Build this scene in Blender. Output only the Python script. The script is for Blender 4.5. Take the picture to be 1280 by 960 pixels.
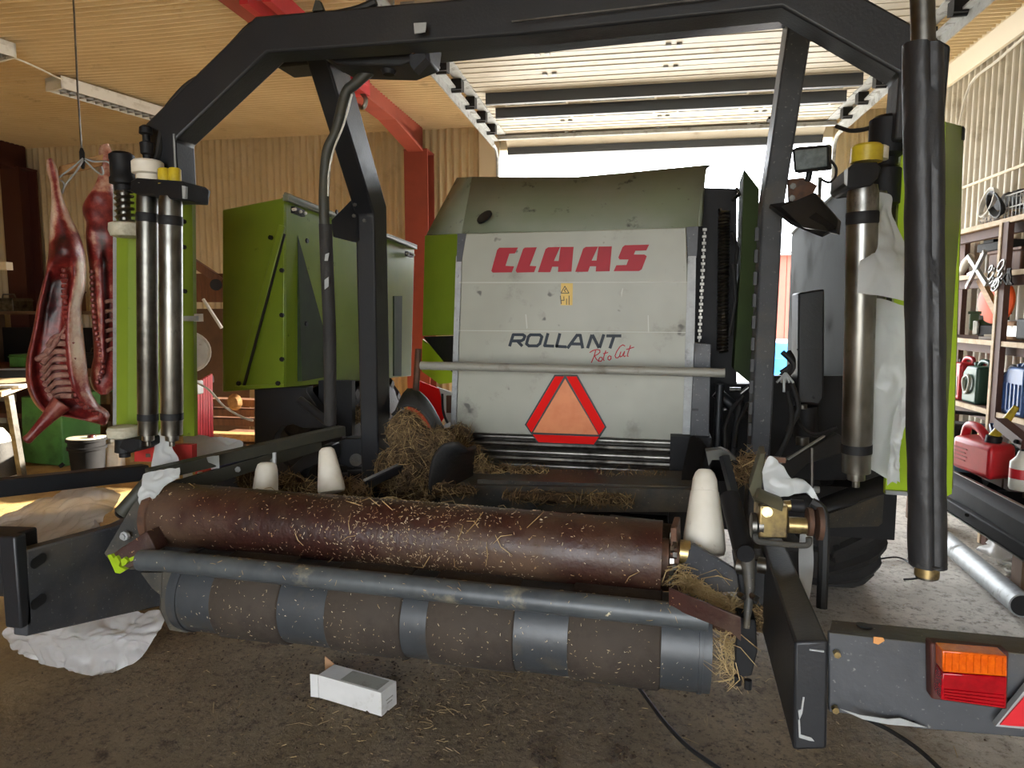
import bpy, math, random
from mathutils import Vector, Matrix, noise

scene = bpy.context.scene
COL = scene.collection
for _o in list(bpy.data.objects):
    bpy.data.objects.remove(_o)

# ------------------------------------------------------------------ camera
cd = bpy.data.cameras.new('camera')
cam = bpy.data.objects.new('camera', cd)
COL.objects.link(cam)
cam.location = (0, 0, 1.55)
cam.rotation_euler = (math.radians(90) - math.atan(90 / 870), 0, math.radians(12.5))
cd.sensor_width = 36
cd.lens = 870 / 1280 * 36
cd.clip_start = 0.05
scene.camera = cam

# ------------------------------------------------------------------ sky, lamps, exposure
world = bpy.data.worlds.new('overcast_sky')
scene.world = world
world.use_nodes = True
bg = world.node_tree.nodes['Background']
bg.inputs['Color'].default_value = (0.90, 0.95, 1.0, 1)
bg.inputs['Strength'].default_value = 14.0
vs = scene.view_settings
vs.view_transform = 'Standard'
vs.look = 'None'
vs.gamma = 1
vs.use_curve_mapping = False
vs.exposure = 0.0

SH = math.radians(2.5)           # the shed stands 2.5 degrees askew to the parked baler
ROT = Matrix.Rotation(SH, 4, 'Z')

sun_data = bpy.data.lights.new('sun', 'SUN')
sun_data.energy = 42.0
sun_data.color = (1, .9, .74)
sun_data.angle = math.radians(2)
sun = bpy.data.objects.new('sun', sun_data)
COL.objects.link(sun)
sun.location = (12, 16, 9)
sun.rotation_euler = Vector((-.78, -.52, -.29)).to_track_quat('-Z', 'Y').to_euler()   # low sun slanting in through the roller door

# ------------------------------------------------------------------ helpers
def srgb(r, g, b):
    def f(c):
        c /= 255
        return c / 12.92 if c <= .04045 else ((c + .055) / 1.055) ** 2.4
    return (f(r), f(g), f(b), 1)

def mat(name, c, rough=.5, metal=0., c2=None, scale=6, lo=.4, hi=.65, dirt=None, dscale=2.5, dlo=.5, dhi=.75,
        fine=None, fscale=60, flo=.6, fhi=.7, bump=0., bscale=50, stretch=(1, 1, 1), film=0., clear=0., spec=.5, coat=0., emit=0.):
    m = bpy.data.materials.new(name)
    m.use_nodes = True
    nt = m.node_tree
    N, L = nt.nodes, nt.links
    b = N['Principled BSDF']
    tc = N.new('ShaderNodeTexCoord')
    mp = N.new('ShaderNodeMapping')
    mp.inputs['Scale'].default_value = stretch
    L.new(tc.outputs['Object'], mp.inputs['Vector'])
    col = N.new('ShaderNodeRGB')
    col.outputs[0].default_value = srgb(*c)
    cur = col.outputs[0]
    def layer(cur, cc, sc, lo, hi, det):
        n = N.new('ShaderNodeTexNoise')
        n.inputs['Scale'].default_value = sc
        n.inputs['Detail'].default_value = det
        n.inputs['Roughness'].default_value = .65
        L.new(mp.outputs[0], n.inputs['Vector'])
        r = N.new('ShaderNodeMapRange')
        r.inputs[1].default_value, r.inputs[2].default_value = lo, hi
        L.new(n.outputs[0], r.inputs[0])
        x = N.new('ShaderNodeMix')
        x.data_type = 'RGBA'
        L.new(r.outputs[0], x.inputs[0])
        L.new(cur, x.inputs[6])
        x.inputs[7].default_value = srgb(*cc)
        return x.outputs[2], r.outputs[0]
    if c2: cur, _ = layer(cur, c2, scale, lo, hi, 3)
    if dirt:
        cur, dm = layer(cur, dirt, dscale, dlo, dhi, 8)
        rr = N.new('ShaderNodeMapRange')
        rr.inputs[3].default_value, rr.inputs[4].default_value = rough, min(1, rough + .35)
        L.new(dm, rr.inputs[0])
        L.new(rr.outputs[0], b.inputs['Roughness'])
    else:
        b.inputs['Roughness'].default_value = rough
    if fine: cur, _ = layer(cur, fine, fscale, flo, fhi, 2)
    L.new(cur, b.inputs['Base Color'])
    b.inputs['Metallic'].default_value = metal
    b.inputs['Specular IOR Level'].default_value = spec
    if coat:
        b.inputs['Coat Weight'].default_value = coat
        b.inputs['Coat Roughness'].default_value = .12
    if bump:
        n = N.new('ShaderNodeTexNoise')
        n.inputs['Scale'].default_value = bscale
        n.inputs['Detail'].default_value = 6
        L.new(mp.outputs[0], n.inputs['Vector'])
        bp = N.new('ShaderNodeBump')
        bp.inputs['Strength'].default_value = bump
        bp.inputs['Distance'].default_value = .01
        L.new(n.outputs[0], bp.inputs['Height'])
        L.new(bp.outputs[0], b.inputs['Normal'])
    if film or clear:
        tr = N.new('ShaderNodeBsdfTranslucent')
        L.new(cur, tr.inputs[0])
        mx = N.new('ShaderNodeMixShader')
        mx.inputs[0].default_value = film
        L.new(b.outputs[0], mx.inputs[1])
        L.new(tr.outputs[0], mx.inputs[2])
        tp = N.new('ShaderNodeBsdfTransparent')
        m2 = N.new('ShaderNodeMixShader')
        m2.inputs[0].default_value = clear
        L.new(mx.outputs[0], m2.inputs[1])
        L.new(tp.outputs[0], m2.inputs[2])
        L.new(m2.outputs[0], N['Material Output'].inputs['Surface'])
    return m

def root_loc(o):
    p = Vector((0, 0, 0))
    while o:
        p = p + o.location
        o = o.parent
    return p

def props(o, label=None, cat=None, group=None, kind=None):
    for k, v in (('label', label), ('category', cat), ('group', group), ('kind', kind)):
        if v: o[k] = v
    return o

def empty(name, loc, label, cat, group=None):
    o = bpy.data.objects.new(name, None)
    o.empty_display_size = .1
    o.location = loc
    COL.objects.link(o)
    return props(o, label, cat, group)

class MB:
    """collects vertices and faces of ONE mesh"""
    def __init__(s, shed=False):
        s.V, s.F, s.shed = [], [], shed
    def add(s, vs, fs):
        n = len(s.V)
        s.V += [Vector(v) for v in vs]
        s.F += [tuple(i + n for i in f) for f in fs]
        return s
    def hexa(s, p):      # bottom 4, top 4, same winding
        return s.add(p, [(3, 2, 1, 0), (4, 5, 6, 7), (0, 1, 5, 4), (1, 2, 6, 5), (2, 3, 7, 6), (3, 0, 4, 7)])
    def bx(s, x0, x1, y0, y1, z0, z1):
        return s.hexa([(x0, y0, z0), (x1, y0, z0), (x1, y1, z0), (x0, y1, z0), (x0, y0, z1), (x1, y0, z1), (x1, y1, z1), (x0, y1, z1)])
    def box(s, c, d, rz=0, rx=0, ry=0):
        M = Matrix.Rotation(rz, 3, 'Z') @ Matrix.Rotation(ry, 3, 'Y') @ Matrix.Rotation(rx, 3, 'X')
        h = [Vector(d)[i] / 2 for i in range(3)]
        P = [(-1, -1, -1), (1, -1, -1), (1, 1, -1), (-1, 1, -1), (-1, -1, 1), (1, -1, 1), (1, 1, 1), (-1, 1, 1)]
        return s.hexa([Vector(c) + M @ Vector((a * h[0], b * h[1], e * h[2])) for a, b, e in P])
    def prism(s, poly, ext):
        n = len(poly)
        e = Vector(ext)
        P = [Vector(p) for p in poly]
        return s.add(P + [p + e for p in P], [tuple(range(n - 1, -1, -1)), tuple(range(n, 2 * n))] + [(i, (i + 1) % n, n + (i + 1) % n, n + i) for i in range(n)])
    def bar(s, p0, p1, w, h, up=(0, 0, 1)):
        p0, p1, u = Vector(p0), Vector(p1), Vector(up)
        d = (p1 - p0).normalized()
        a = d.cross(u).normalized() * w / 2
        b = a.cross(d).normalized() * h / 2
        q = [-a - b, a - b, a + b, -a + b]
        return s.hexa([p0 + x for x in q] + [p1 + x for x in q])
    def tube(s, pts, r, n=10, closed=False):
        P = [Vector(p) for p in pts]
        R = r if isinstance(r, (list, tuple)) else [r] * len(P)
        m = len(P)
        t0 = (P[1] - P[0]).normalized()
        a = t0.orthogonal().normalized()
        vs = []
        for i in range(m):
            if closed: t = (P[(i + 1) % m] - P[i - 1]).normalized()
            else: t = (P[min(i + 1, m - 1)] - P[max(i - 1, 0)]).normalized()
            a = (a - t * a.dot(t)).normalized()
            b = t.cross(a)
            for k in range(n):
                an = 2 * math.pi * k / n
                vs.append(P[i] + (a * math.cos(an) + b * math.sin(an)) * R[i])
        fs = []
        for i in range(m if closed else m - 1):
            for k in range(n):
                j = (i + 1) % m
                fs.append((i * n + k, i * n + (k + 1) % n, j * n + (k + 1) % n, j * n + k))
        if not closed:
            fs += [tuple(range(n - 1, -1, -1)), tuple(range((m - 1) * n, m * n))]
        return s.add(vs, fs)
    def cyl(s, p0, p1, r, r2=None, n=20):
        return s.tube([p0, p1], [r, r if r2 is None else r2], n)
    def lathe(s, p0, ax, prof, n=24):
        p0, ax = Vector(p0), Vector(ax).normalized()
        a = ax.orthogonal().normalized()
        b = ax.cross(a)
        vs = []
        for t, r in prof:
            for k in range(n):
                an = 2 * math.pi * k / n
                vs.append(p0 + ax * t + (a * math.cos(an) + b * math.sin(an)) * max(r, .0004))
        m = len(prof)
        fs = [(i * n + k, i * n + (k + 1) % n, (i + 1) * n + (k + 1) % n, (i + 1) * n + k) for i in range(m - 1) for k in range(n)]
        fs += [tuple(range(n - 1, -1, -1)), tuple(range((m - 1) * n, m * n))]
        return s.add(vs, fs)
    def grid(s, rows):
        nv, nu = len(rows), len(rows[0])
        return s.add([p for r in rows for p in r], [(j * nu + i, j * nu + i + 1, (j + 1) * nu + i + 1, (j + 1) * nu + i) for j in range(nv - 1) for i in range(nu - 1)])
    def build(s, name, m, parent=None, label=None, cat=None, group=None, kind=None, bevel=0., seg=2, thick=0., flat=False, ang=40, origin=None):
        V = [ROT @ v for v in s.V] if s.shed else s.V
        mn = [min(v[i] for v in V) for i in range(3)]
        mx = [max(v[i] for v in V) for i in range(3)]
        o0 = Vector(origin) if origin else Vector(((mn[0] + mx[0]) / 2, (mn[1] + mx[1]) / 2, mn[2]))
        me = bpy.data.meshes.new(name)
        me.from_pydata([v - o0 for v in V], [], s.F)
        if not flat:
            me.shade_smooth()
            me.set_sharp_from_angle(angle=math.radians(ang))
        me.materials.append(m)
        o = bpy.data.objects.new(name, me)
        COL.objects.link(o)
        if parent:
            o.parent = parent
            o.location = o0 - root_loc(parent)
        else:
            o.location = o0
        if thick:
            md = o.modifiers.new('thick', 'SOLIDIFY')
            md.thickness = thick
        if bevel:
            md = o.modifiers.new('bevel', 'BEVEL')
            md.width, md.segments, md.limit_method, md.angle_limit = bevel, seg, 'ANGLE', math.radians(40)
        return props(o, label, cat, group, kind)

def dup(o, off=(0, 0, 0), rz=None, label=None, parent=None):
    c = o.copy()
    COL.objects.link(c)
    if parent: c.parent = parent
    elif not o.parent or True: c.parent = o.parent
    c.location = o.location + Vector(off)
    if rz is not None: c.rotation_euler = (0, 0, rz)
    if label: c['label'] = label
    for ch in list(o.children):
        d = ch.copy()
        COL.objects.link(d)
        d.parent = c
    return c

def V3(p): return Vector(p)
def lerp(a, b, t): return Vector(a) * (1 - t) + Vector(b) * t
def spline(pts, n):
    """Catmull-Rom through points, n samples per span"""
    P = [Vector(p) for p in pts]
    out = []
    for i in range(len(P) - 1):
        p0, p1, p2, p3 = P[max(i - 1, 0)], P[i], P[i + 1], P[min(i + 2, len(P) - 1)]
        for k in range(n):
            t = k / n
            out.append(.5 * ((2 * p1) + (p2 - p0) * t + (2 * p0 - 5 * p1 + 4 * p2 - p3) * t * t + (3 * p1 - p0 - 3 * p2 + p3) * t ** 3))
    out.append(P[-1])
    return out
def resample(pts, n):
    P = [Vector(p) for p in pts]
    L = [0]
    for a, b in zip(P, P[1:]): L.append(L[-1] + (b - a).length)
    out = []
    for k in range(n + 1):
        d = L[-1] * k / n
        i = 0
        while i < len(P) - 2 and L[i + 1] < d: i += 1
        t = (d - L[i]) / max(L[i + 1] - L[i], 1e-9)
        out.append(lerp(P[i], P[i + 1], min(max(t, 0), 1)))
    return out
def sheet(rows, nu=28, nv=28, amp=.02, freq=6, seed=0, creases=.6):
    """a crumpled sheet of film through rows of points"""
    R = [resample(spline(r, 6) if len(r) > 2 else r, nu) for r in rows]
    cols = [resample(spline([r[i] for r in R], 6) if len(R) > 2 else [r[i] for r in R], nv) for i in range(nu + 1)]
    g = [[cols[i][j] for i in range(nu + 1)] for j in range(nv + 1)]
    out = []
    for j in range(nv + 1):
        row = []
        for i in range(nu + 1):
            a = g[j][min(i + 1, nu)] - g[j][max(i - 1, 0)]
            b = g[min(j + 1, nv)][i] - g[max(j - 1, 0)][i]
            nn = a.cross(b)
            nn = nn.normalized() if nn.length > 1e-9 else Vector((0, 0, 1))
            p = g[j][i]
            q = p * freq + Vector((seed * 7.1, seed * 3.3, seed))
            d = .7 * noise.noise(q) + creases * (.8 * max(0, 1 - 5 * abs(noise.noise(q * .9 + Vector((5, 2, 1))))) + .45 * max(0, 1 - 5 * abs(noise.noise(q * 2.1 + Vector((3, 1, 7)))))) + .12 * noise.noise(q * 4)
            row.append(p + nn * d * amp)
        out.append(row)
    return out
def sticks(mb, fn, n, lmin, lmax, r, seed, bend=.25, up=0.):
    """n thin straws; fn(rng) gives (point, normal)"""
    rng = random.Random(seed)
    for _ in range(n):
        p, nn = fn(rng)
        p, nn = Vector(p), Vector(nn).normalized()
        d = Vector((rng.gauss(0, 1), rng.gauss(0, 1), rng.gauss(0, 1)))
        d = (d - nn * d.dot(nn) * (1 - up)).normalized()
        l = rng.uniform(lmin, lmax)
        rr = r * rng.uniform(.6, 1.3)
        sd = d.cross(nn).normalized() if d.cross(nn).length > .01 else d.orthogonal()
        mid = p + nn * l * bend * rng.uniform(.1, .6) + sd * l * bend * rng.uniform(-.5, .5)
        a, b = p - d * l / 2, p + d * l / 2
        k = len(mb.V)
        for q, f in ((a, .7), (mid, 1), (b, .6)):
            mb.V += [q + sd * rr * f, q - sd * rr * .5 * f + nn * rr * .9 * f, q - sd * rr * .5 * f - nn * rr * .9 * f]
        for i in (0, 1):
            for j in range(3):
                mb.F.append((k + i * 3 + j, k + i * 3 + (j + 1) % 3, k + i * 3 + 3 + (j + 1) % 3, k + i * 3 + 3 + j))
    return mb
def circ(c, u, v, r, n=16, a0=0., a1=2 * math.pi, r2=None):
    c, u, v = Vector(c), Vector(u), Vector(v)
    r2 = r if r2 is None else r2
    full = abs(a1 - a0 - 2 * math.pi) < 1e-6
    return [c + u * r * math.cos(a0 + (a1 - a0) * k / (n if full else n - 1)) + v * r2 * math.sin(a0 + (a1 - a0) * k / (n if full else n - 1)) for k in range(n)]
def bolt(p, d, r=.009, h=.008):
    return MB().cyl(p, Vector(p) + Vector(d).normalized() * h, r, n=6)

# ------------------------------------------------------------------ materials
M = {}
M['dark'] = mat('anthracite_paint', (28, 30, 34), .45, c2=(23, 25, 29), dirt=(50, 46, 41), dscale=3, dlo=.52, dhi=.9, bump=.08, bscale=120)
M['dark_dusty'] = mat('dusty_anthracite_paint', (52, 52, 50), .5, dirt=(104, 94, 76), dscale=5, dlo=.42, dhi=.75, fine=(150, 140, 118), fscale=90, flo=.68, fhi=.74, bump=.15)
M['dark_scraped'] = mat('scraped_anthracite_paint', (66, 68, 72), .45, c2=(54, 56, 60), dirt=(84, 80, 74), dscale=4, dlo=.5, dhi=.7, fine=(122, 122, 118), fscale=80, flo=.64, fhi=.76, bump=.12)
M['black'] = mat('black_steel', (20, 20, 22), .6, c2=(26, 26, 28), bump=.1, spec=.3)
M['rubber'] = mat('black_rubber', (34, 33, 33), .75, c2=(46, 44, 41), scale=4, bump=.3, bscale=80)
M['pad'] = mat('black_foam_tape', (33, 33, 35), .5, c2=(26, 26, 28), scale=14, dirt=(84, 80, 74), dscale=7, dlo=.6, dhi=.75, bump=.35, bscale=26)
M['green'] = mat('green_paint', (122, 142, 42), .34, c2=(110, 130, 38), scale=2, dirt=(70, 80, 34), dscale=12, dlo=.66, dhi=.74, spec=.4, coat=.06)
M['green_hazed'] = mat('hazed_green_paint', (116, 124, 102), .55, c2=(124, 128, 112), scale=3, dirt=(62, 60, 56), dscale=9, dlo=.6, dhi=.7)  # machine green greyed to carry the backlight haze over the hood
M['green_dark'] = mat('dark_green_paint', (56, 70, 42), .75, c2=(46, 56, 40), scale=2, dirt=(40, 42, 38), dscale=6, dlo=.6, dhi=.8, spec=.15)
M['green_bright'] = mat('bright_green_paint', (150, 178, 30), .4)
M['panel'] = mat('light_grey_paint', (164, 164, 150), .42, c2=(154, 154, 140), scale=2.2, dirt=(112, 110, 100), dscale=5, dlo=.58, dhi=.8, fine=(96, 94, 88), fscale=10.3, flo=.70, fhi=.75)
M['steel'] = mat('worn_steel', (150, 149, 144), .34, 1., c2=(92, 90, 84), scale=9, dirt=(70, 64, 56), dscale=14, dlo=.56, dhi=.72, stretch=(1, 1, .5))
M['steel_dark'] = mat('dark_steel', (120, 118, 112), .36, 1., c2=(88, 86, 82), scale=10, dirt=(52, 46, 40), dscale=9, dlo=.55, dhi=.8)
M['galv'] = mat('galvanised_steel', (164, 166, 166), .55, .35, c2=(150, 152, 150), scale=16, dirt=(112, 108, 100), dscale=9, dlo=.55, dhi=.7)
M['greybar'] = mat('grey_tube_paint', (150, 148, 138), .38, dirt=(112, 104, 92), dscale=9, dlo=.55, dhi=.75)
M['bartube'] = mat('scuffed_grey_tube', (78, 82, 84), .45, .1, c2=(62, 66, 70), scale=8, dirt=(150, 142, 118), dscale=9, dlo=.58, dhi=.8, fine=(190, 180, 150), fscale=40, flo=.7, fhi=.74)
M['rustroll'] = mat('rust_brown_roller', (54, 25, 19), .4, c2=(38, 20, 16), scale=6, dirt=(82, 60, 42), dscale=3.2, dlo=.46, dhi=.66, fine=(160, 130, 90), fscale=70, flo=.68, fhi=.73, bump=.25, bscale=60, coat=.08)
M['belt'] = mat('dusty_brown_belt', (60, 51, 42), .8, c2=(50, 42, 34), scale=5, dirt=(44, 36, 32), dscale=7, dlo=.5, dhi=.75, fine=(150, 130, 100), fscale=90, flo=.7, fhi=.75, bump=.3)
M['brass'] = mat('brass', (186, 164, 112), .36, .9, c2=(140, 122, 90), scale=20, dirt=(96, 84, 66), dscale=22, dlo=.55, dhi=.7)
M['rust'] = mat('rusty_steel', (78, 58, 46), .65, .3, c2=(110, 74, 52), scale=18, dirt=(70, 56, 46), dscale=9)
M['olive'] = mat('olive_dusty_steel', (50, 50, 42), .55, dirt=(78, 72, 56), dscale=9, dlo=.5, dhi=.75, fine=(60, 56, 48), fscale=30, flo=.66, fhi=.72)
M['plastic_white'] = mat('off_white_plastic', (222, 216, 202), .45, c2=(206, 198, 180), scale=7, dirt=(150, 132, 108), dscale=16, dlo=.62, dhi=.78)
M['plastic_grey'] = mat('old_ivory_plastic', (188, 182, 160), .5, dirt=(120, 112, 92), dscale=16, dlo=.5, dhi=.8)
M['yellow'] = mat('yellow_plastic', (196, 172, 40), .4, c2=(176, 152, 40), scale=20)
M['film_lit'] = mat('brightened_film', (238, 238, 236), .25, film=.35, clear=.08)  # film made whiter and denser to stand for strong light on the sheet
M['film'] = mat('white_film', (200, 203, 202), .28, film=.3, clear=.04)
M['film_clear'] = mat('milky_film', (232, 231, 229), .16, film=.4, clear=.3)
M['red_vivid'] = mat('red_reflective', (240, 14, 6), .6, spec=.15)
M['orange'] = mat('fluorescent_orange', (232, 140, 84), .5, c2=(222, 122, 66), scale=8)
M['letter_red'] = mat('red_lettering', (172, 24, 42), .5, c2=(160, 24, 40), spec=.3)
M['letter_grey'] = mat('grey_lettering', (42, 50, 60), .5, spec=.25)
M['blackline'] = mat('black_print', (22, 22, 24), .5)
M['label_yellow'] = mat('yellow_label', (226, 190, 96), .5)
M['white'] = mat('white_paint', (214, 212, 204), .5, dirt=(170, 164, 150), dscale=6)
M['red'] = mat('red_paint', (176, 44, 40), .5, c2=(160, 40, 38))
M['redframe'] = mat('red_oxide_paint', (150, 66, 50), .6, c2=(138, 60, 46), scale=3)
M['maroon'] = mat('dark_red_paint', (72, 34, 28), .6)
M['fleck'] = mat('pale_chaff', (206, 194, 164), .7, c2=(150, 124, 84), scale=40, lo=.35, hi=.65)
M['straw'] = mat('straw', (184, 160, 112), .7, c2=(138, 112, 72), scale=14, lo=.3, hi=.7)
M['straw_dark'] = mat('old_straw', (128, 104, 70), .8, c2=(88, 70, 48), scale=12, lo=.3, hi=.7)
M['chaff'] = mat('chaff_heap', (58, 44, 29), .95, c2=(84, 66, 44), scale=30, bump=1., bscale=70)
M['wood'] = mat('pine_wood', (186, 144, 94), .65, c2=(160, 118, 72), scale=5, stretch=(6, .6, 6), dirt=(120, 90, 60), dscale=4, dlo=.55)
M['wood_brown'] = mat('brown_wood', (112, 74, 50), .7, c2=(92, 60, 42), scale=6, stretch=(5, 5, .6))
M['wood_pale'] = mat('pale_wood_edge', (206, 184, 152), .7, c2=(186, 160, 124), scale=12, dirt=(150, 120, 90), dscale=9, dlo=.58)
M['ply'] = mat('dark_brown_board', (98, 74, 54), .8, c2=(84, 64, 48), scale=4)
M['glass_amber'] = mat('amber_lens', (196, 78, 4), .15, c2=(214, 96, 8), scale=60, coat=.4)
M['glass_red'] = mat('red_lens', (140, 2, 16), .14, c2=(160, 6, 22), scale=40, coat=.4)
M['glass_smoke'] = mat('work_light_lens', (120, 128, 128), .2, c2=(96, 104, 104), scale=30, coat=.4)
M['card'] = mat('white_card', (214, 212, 208), .6, c2=(204, 202, 198), dirt=(176, 170, 160), dscale=9, dlo=.6)
M['cardboard'] = mat('brown_cardboard', (168, 130, 96), .8)
M['cable'] = mat('black_cable', (24, 24, 24), .6)
M['cable_white'] = mat('white_cable', (206, 202, 190), .5)
M['blue'] = mat('blue_plastic', (62, 98, 156), .4, c2=(54, 86, 140))
M['blue_dark'] = mat('navy_plastic', (34, 40, 76), .45)
M['canred'] = mat('red_plastic', (204, 38, 46), .4, c2=(190, 32, 42))
M['cangreen'] = mat('dark_green_plastic', (50, 84, 68), .45)
M['cyl_blue'] = mat('pale_blue_steel', (92, 132, 152), .5, dirt=(80, 84, 80), dscale=9)
M['bin_green'] = mat('mid_green_paint', (70, 128, 62), .5, c2=(60, 112, 54), dirt=(50, 76, 46), dscale=4)
M['orange_paint'] = mat('orange_plastic', (240, 92, 24), .45)
M['cabinet_shade'] = mat('shaded_green_paint', (40, 46, 40), .75, dirt=(54, 56, 50), dscale=4, spec=.12)  # cabinet green darkened so its shade sits in the colour
M['black_matt'] = mat('matt_black_paint', (17, 17, 19), .75, c2=(24, 24, 26), spec=.18)
M['olive_plate'] = mat('dusty_olive_plate', (88, 86, 68), .6, dirt=(112, 104, 80), dscale=12, dlo=.5, dhi=.75)
M['drum'] = mat('dark_drum_steel', (58, 61, 64), .42, c2=(48, 51, 54), dirt=(84, 78, 68), dscale=6, dlo=.56, dhi=.75, bump=.08)
M['hazel'] = mat('grey_board', (150, 148, 140), .7)

# ------------------------------------------------------------------ the shed
M['wallsheet'] = mat('beige_corrugated_sheet', (208, 190, 154), .5, c2=(196, 178, 140), scale=1.2, dirt=(150, 128, 92), dscale=2.2, dlo=.55, dhi=.85)
M['ceilsheet'] = mat('beige_ceiling_sheet', (226, 206, 166), .5, c2=(216, 194, 152), scale=1.0, dirt=(160, 138, 104), dscale=2.6, dlo=.6, dhi=.85)
M['doorpanel'] = mat('cream_door_panel', (186, 178, 160), .5, c2=(176, 166, 148), scale=2, dirt=(150, 136, 114), dscale=4, dlo=.6, dhi=.8)
M['cream'] = mat('cream_flashing', (214, 202, 176), .5)
M['slate'] = mat('slate_and_strut_shade', (76, 80, 86), .5)
M['glass_door'] = mat('dusty_door_glass', (150, 164, 172), .12, dirt=(206, 210, 208), dscale=3, dlo=.45, dhi=.6)

def floor_mat():
    m = bpy.data.materials.new('dirty_concrete')
    m.use_nodes = True
    nt = m.node_tree
    N, L = nt.nodes, nt.links
    b = N['Principled BSDF']
    tc = N.new('ShaderNodeTexCoord')
    def nz(sc, det, rough=.6):
        n = N.new('ShaderNodeTexNoise')
        n.inputs['Scale'].default_value, n.inputs['Detail'].default_value, n.inputs['Roughness'].default_value = sc, det, rough
        L.new(tc.outputs['Object'], n.inputs['Vector'])
        return n.outputs[0]
    def mr(x, a, c, d=0, e=1):
        r = N.new('ShaderNodeMapRange')
        for i, v in ((1, a), (2, c), (3, d), (4, e)): r.inputs[i].default_value = v
        L.new(x, r.inputs[0])
        return r.outputs[0]
    def mix(f, a, c):
        x = N.new('ShaderNodeMix')
        x.data_type = 'RGBA'
        L.new(f, x.inputs[0])
        for s, v in ((6, a), (7, c)):
            if isinstance(v, tuple): x.inputs[s].default_value = srgb(*v)
            else: L.new(v, x.inputs[s])
        return x.outputs[2]
    sep = N.new('ShaderNodeSeparateXYZ')
    L.new(tc.outputs['Object'], sep.inputs[0])
    # earth trodden in around the machine's tail; bare grey concrete along the right wall, paled for door light; strong daylight painted in tan at the far left
    add = N.new('ShaderNodeMath'); add.operation = 'MULTIPLY_ADD'
    L.new(nz(1.3, 4), add.inputs[0]); add.inputs[1].default_value = 1.1
    L.new(sep.outputs[0], add.inputs[2])
    ady = N.new('ShaderNodeMath'); ady.operation = 'MULTIPLY_ADD'
    L.new(sep.outputs[1], ady.inputs[0]); ady.inputs[1].default_value = .4
    L.new(add.outputs[0], ady.inputs[2])
    bare = mr(ady.outputs[0], 2.25, 2.95)
    add2 = N.new('ShaderNodeMath'); add2.operation = 'MULTIPLY_ADD'
    L.new(nz(1.0, 4), add2.inputs[0]); add2.inputs[1].default_value = -1.6
    L.new(sep.outputs[0], add2.inputs[2])
    tan = mr(add2.outputs[0], -3.2, -4.4)
    earth = mix(mr(nz(2.2, 8), .4, .7), (114, 98, 74), (136, 118, 92))
    earth = mix(mr(nz(7, 8, .75), .56, .68), earth, (64, 50, 36))
    earth = mix(mr(nz(38, 6, .8), .5, .66), earth, (60, 49, 36))
    earth = mix(mr(nz(55, 4, .7), .6, .72), earth, (150, 132, 106))
    conc = mix(mr(nz(3, 8), .4, .65), (206, 198, 186), (176, 168, 156))
    conc = mix(mr(nz(26, 6, .8), .5, .66), conc, (120, 110, 98))
    lit_tan = mix(mr(nz(4, 8), .4, .65), (196, 164, 104), (160, 130, 84))
    c = mix(bare, earth, conc)
    c = mix(tan, c, lit_tan)
    L.new(c, b.inputs['Base Color'])
    b.inputs['Roughness'].default_value = .82
    bp = N.new('ShaderNodeBump')
    bp.inputs['Strength'].default_value, bp.inputs['Distance'].default_value = .7, .03
    L.new(nz(18, 10, .75), bp.inputs['Height'])
    L.new(bp.outputs[0], b.inputs['Normal'])
    return m

def fz(x, y):
    return .012 * noise.noise(Vector((x * 1.7, y * 1.7, .3))) + .006 * noise.noise(Vector((x * 6, y * 6, 2)))
g = [[(x * .1, y * .1, fz(x * .1, y * .1) - .012) for x in range(-130, 32)] for y in range(-60, 91)]
MB().grid(g).build('floor', floor_mat(), kind='structure', ang=180, origin=(0, 0, 0))
M['yard'] = mat('pale_yard_gravel', (206, 202, 194), .9, c2=(186, 180, 170), scale=3)
MB().bx(-40, 40, 8.9, 70, -.3, -.02).bx(-40, 40, -40, -2.3, -.3, -.04).build('trim_1', M['yard'], kind='structure')

def corr(mb, u0, u1, pitch, amp, fn, v0, v1, nv, wob=0.):
    """corrugated sheet: profile along u, straight along v; fn(u, v, d) -> point"""
    n = int((u1 - u0) / pitch * 7)
    rows = []
    for j in range(nv + 1):
        v = v0 + (v1 - v0) * j / nv
        r = []
        for i in range(n + 1):
            u = u0 + (u1 - u0) * i / n
            s = math.sin(2 * math.pi * u / pitch)
            d = amp * max(-1, min(1, s * 1.25))
            r.append(fn(u + wob * noise.noise(Vector((u * .35, v * .6, 4))), v, d + wob * .25 * noise.noise(Vector((u * .5, v * .5, 9)))))
        rows.append(r)
    mb.grid(rows)

WY, WX, CZ, DL, DR, DT = 8.3, 2.8, 3.75, -1.6, 2.06, 3.42
wb = MB(True)
corr(wb, -12, DL - .25, .089, .02, lambda u, v, d: (u, WY + d, v), -.02, CZ, 2)
corr(wb, DR + .02, WX, .089, .02, lambda u, v, d: (u, WY + d, v), -.02, CZ, 2)
wb.build('wall_back', M['wallsheet'], kind='structure', ang=60)
lt = MB(True)
lt.bx(DL - .25, DR + .02, WY - .02, WY + .12, DT + .02, CZ)
lt.build('trim_2', M['cream'], kind='structure')
MB(True).bx(DL - .25, DL, WY - .06, WY + .1, 0, CZ).build('trim_3', M['cream'], kind='structure', bevel=.005)
wr = MB(True)
corr(wr, -3.0, WY, .104, .022, lambda u, v, d: (WX - d, u, v), -.02, CZ, 2)
M['wallsheet_pale'] = mat('chalky_corrugated_sheet', (204, 198, 184), .5, c2=(190, 182, 164), scale=1.5, dirt=(112, 100, 80), dscale=3, dlo=.55, dhi=.8)
wr.build('wall_right', M['wallsheet_pale'], kind='structure', ang=60)
wl = MB(True)
corr(wl, -3.0, WY, .125, .026, lambda u, v, d: (-12 + d, u, v), -.02, CZ, 2)
wl.build('wall_left', M['wallsheet'], kind='structure', ang=60)
ce = MB(True)
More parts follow.
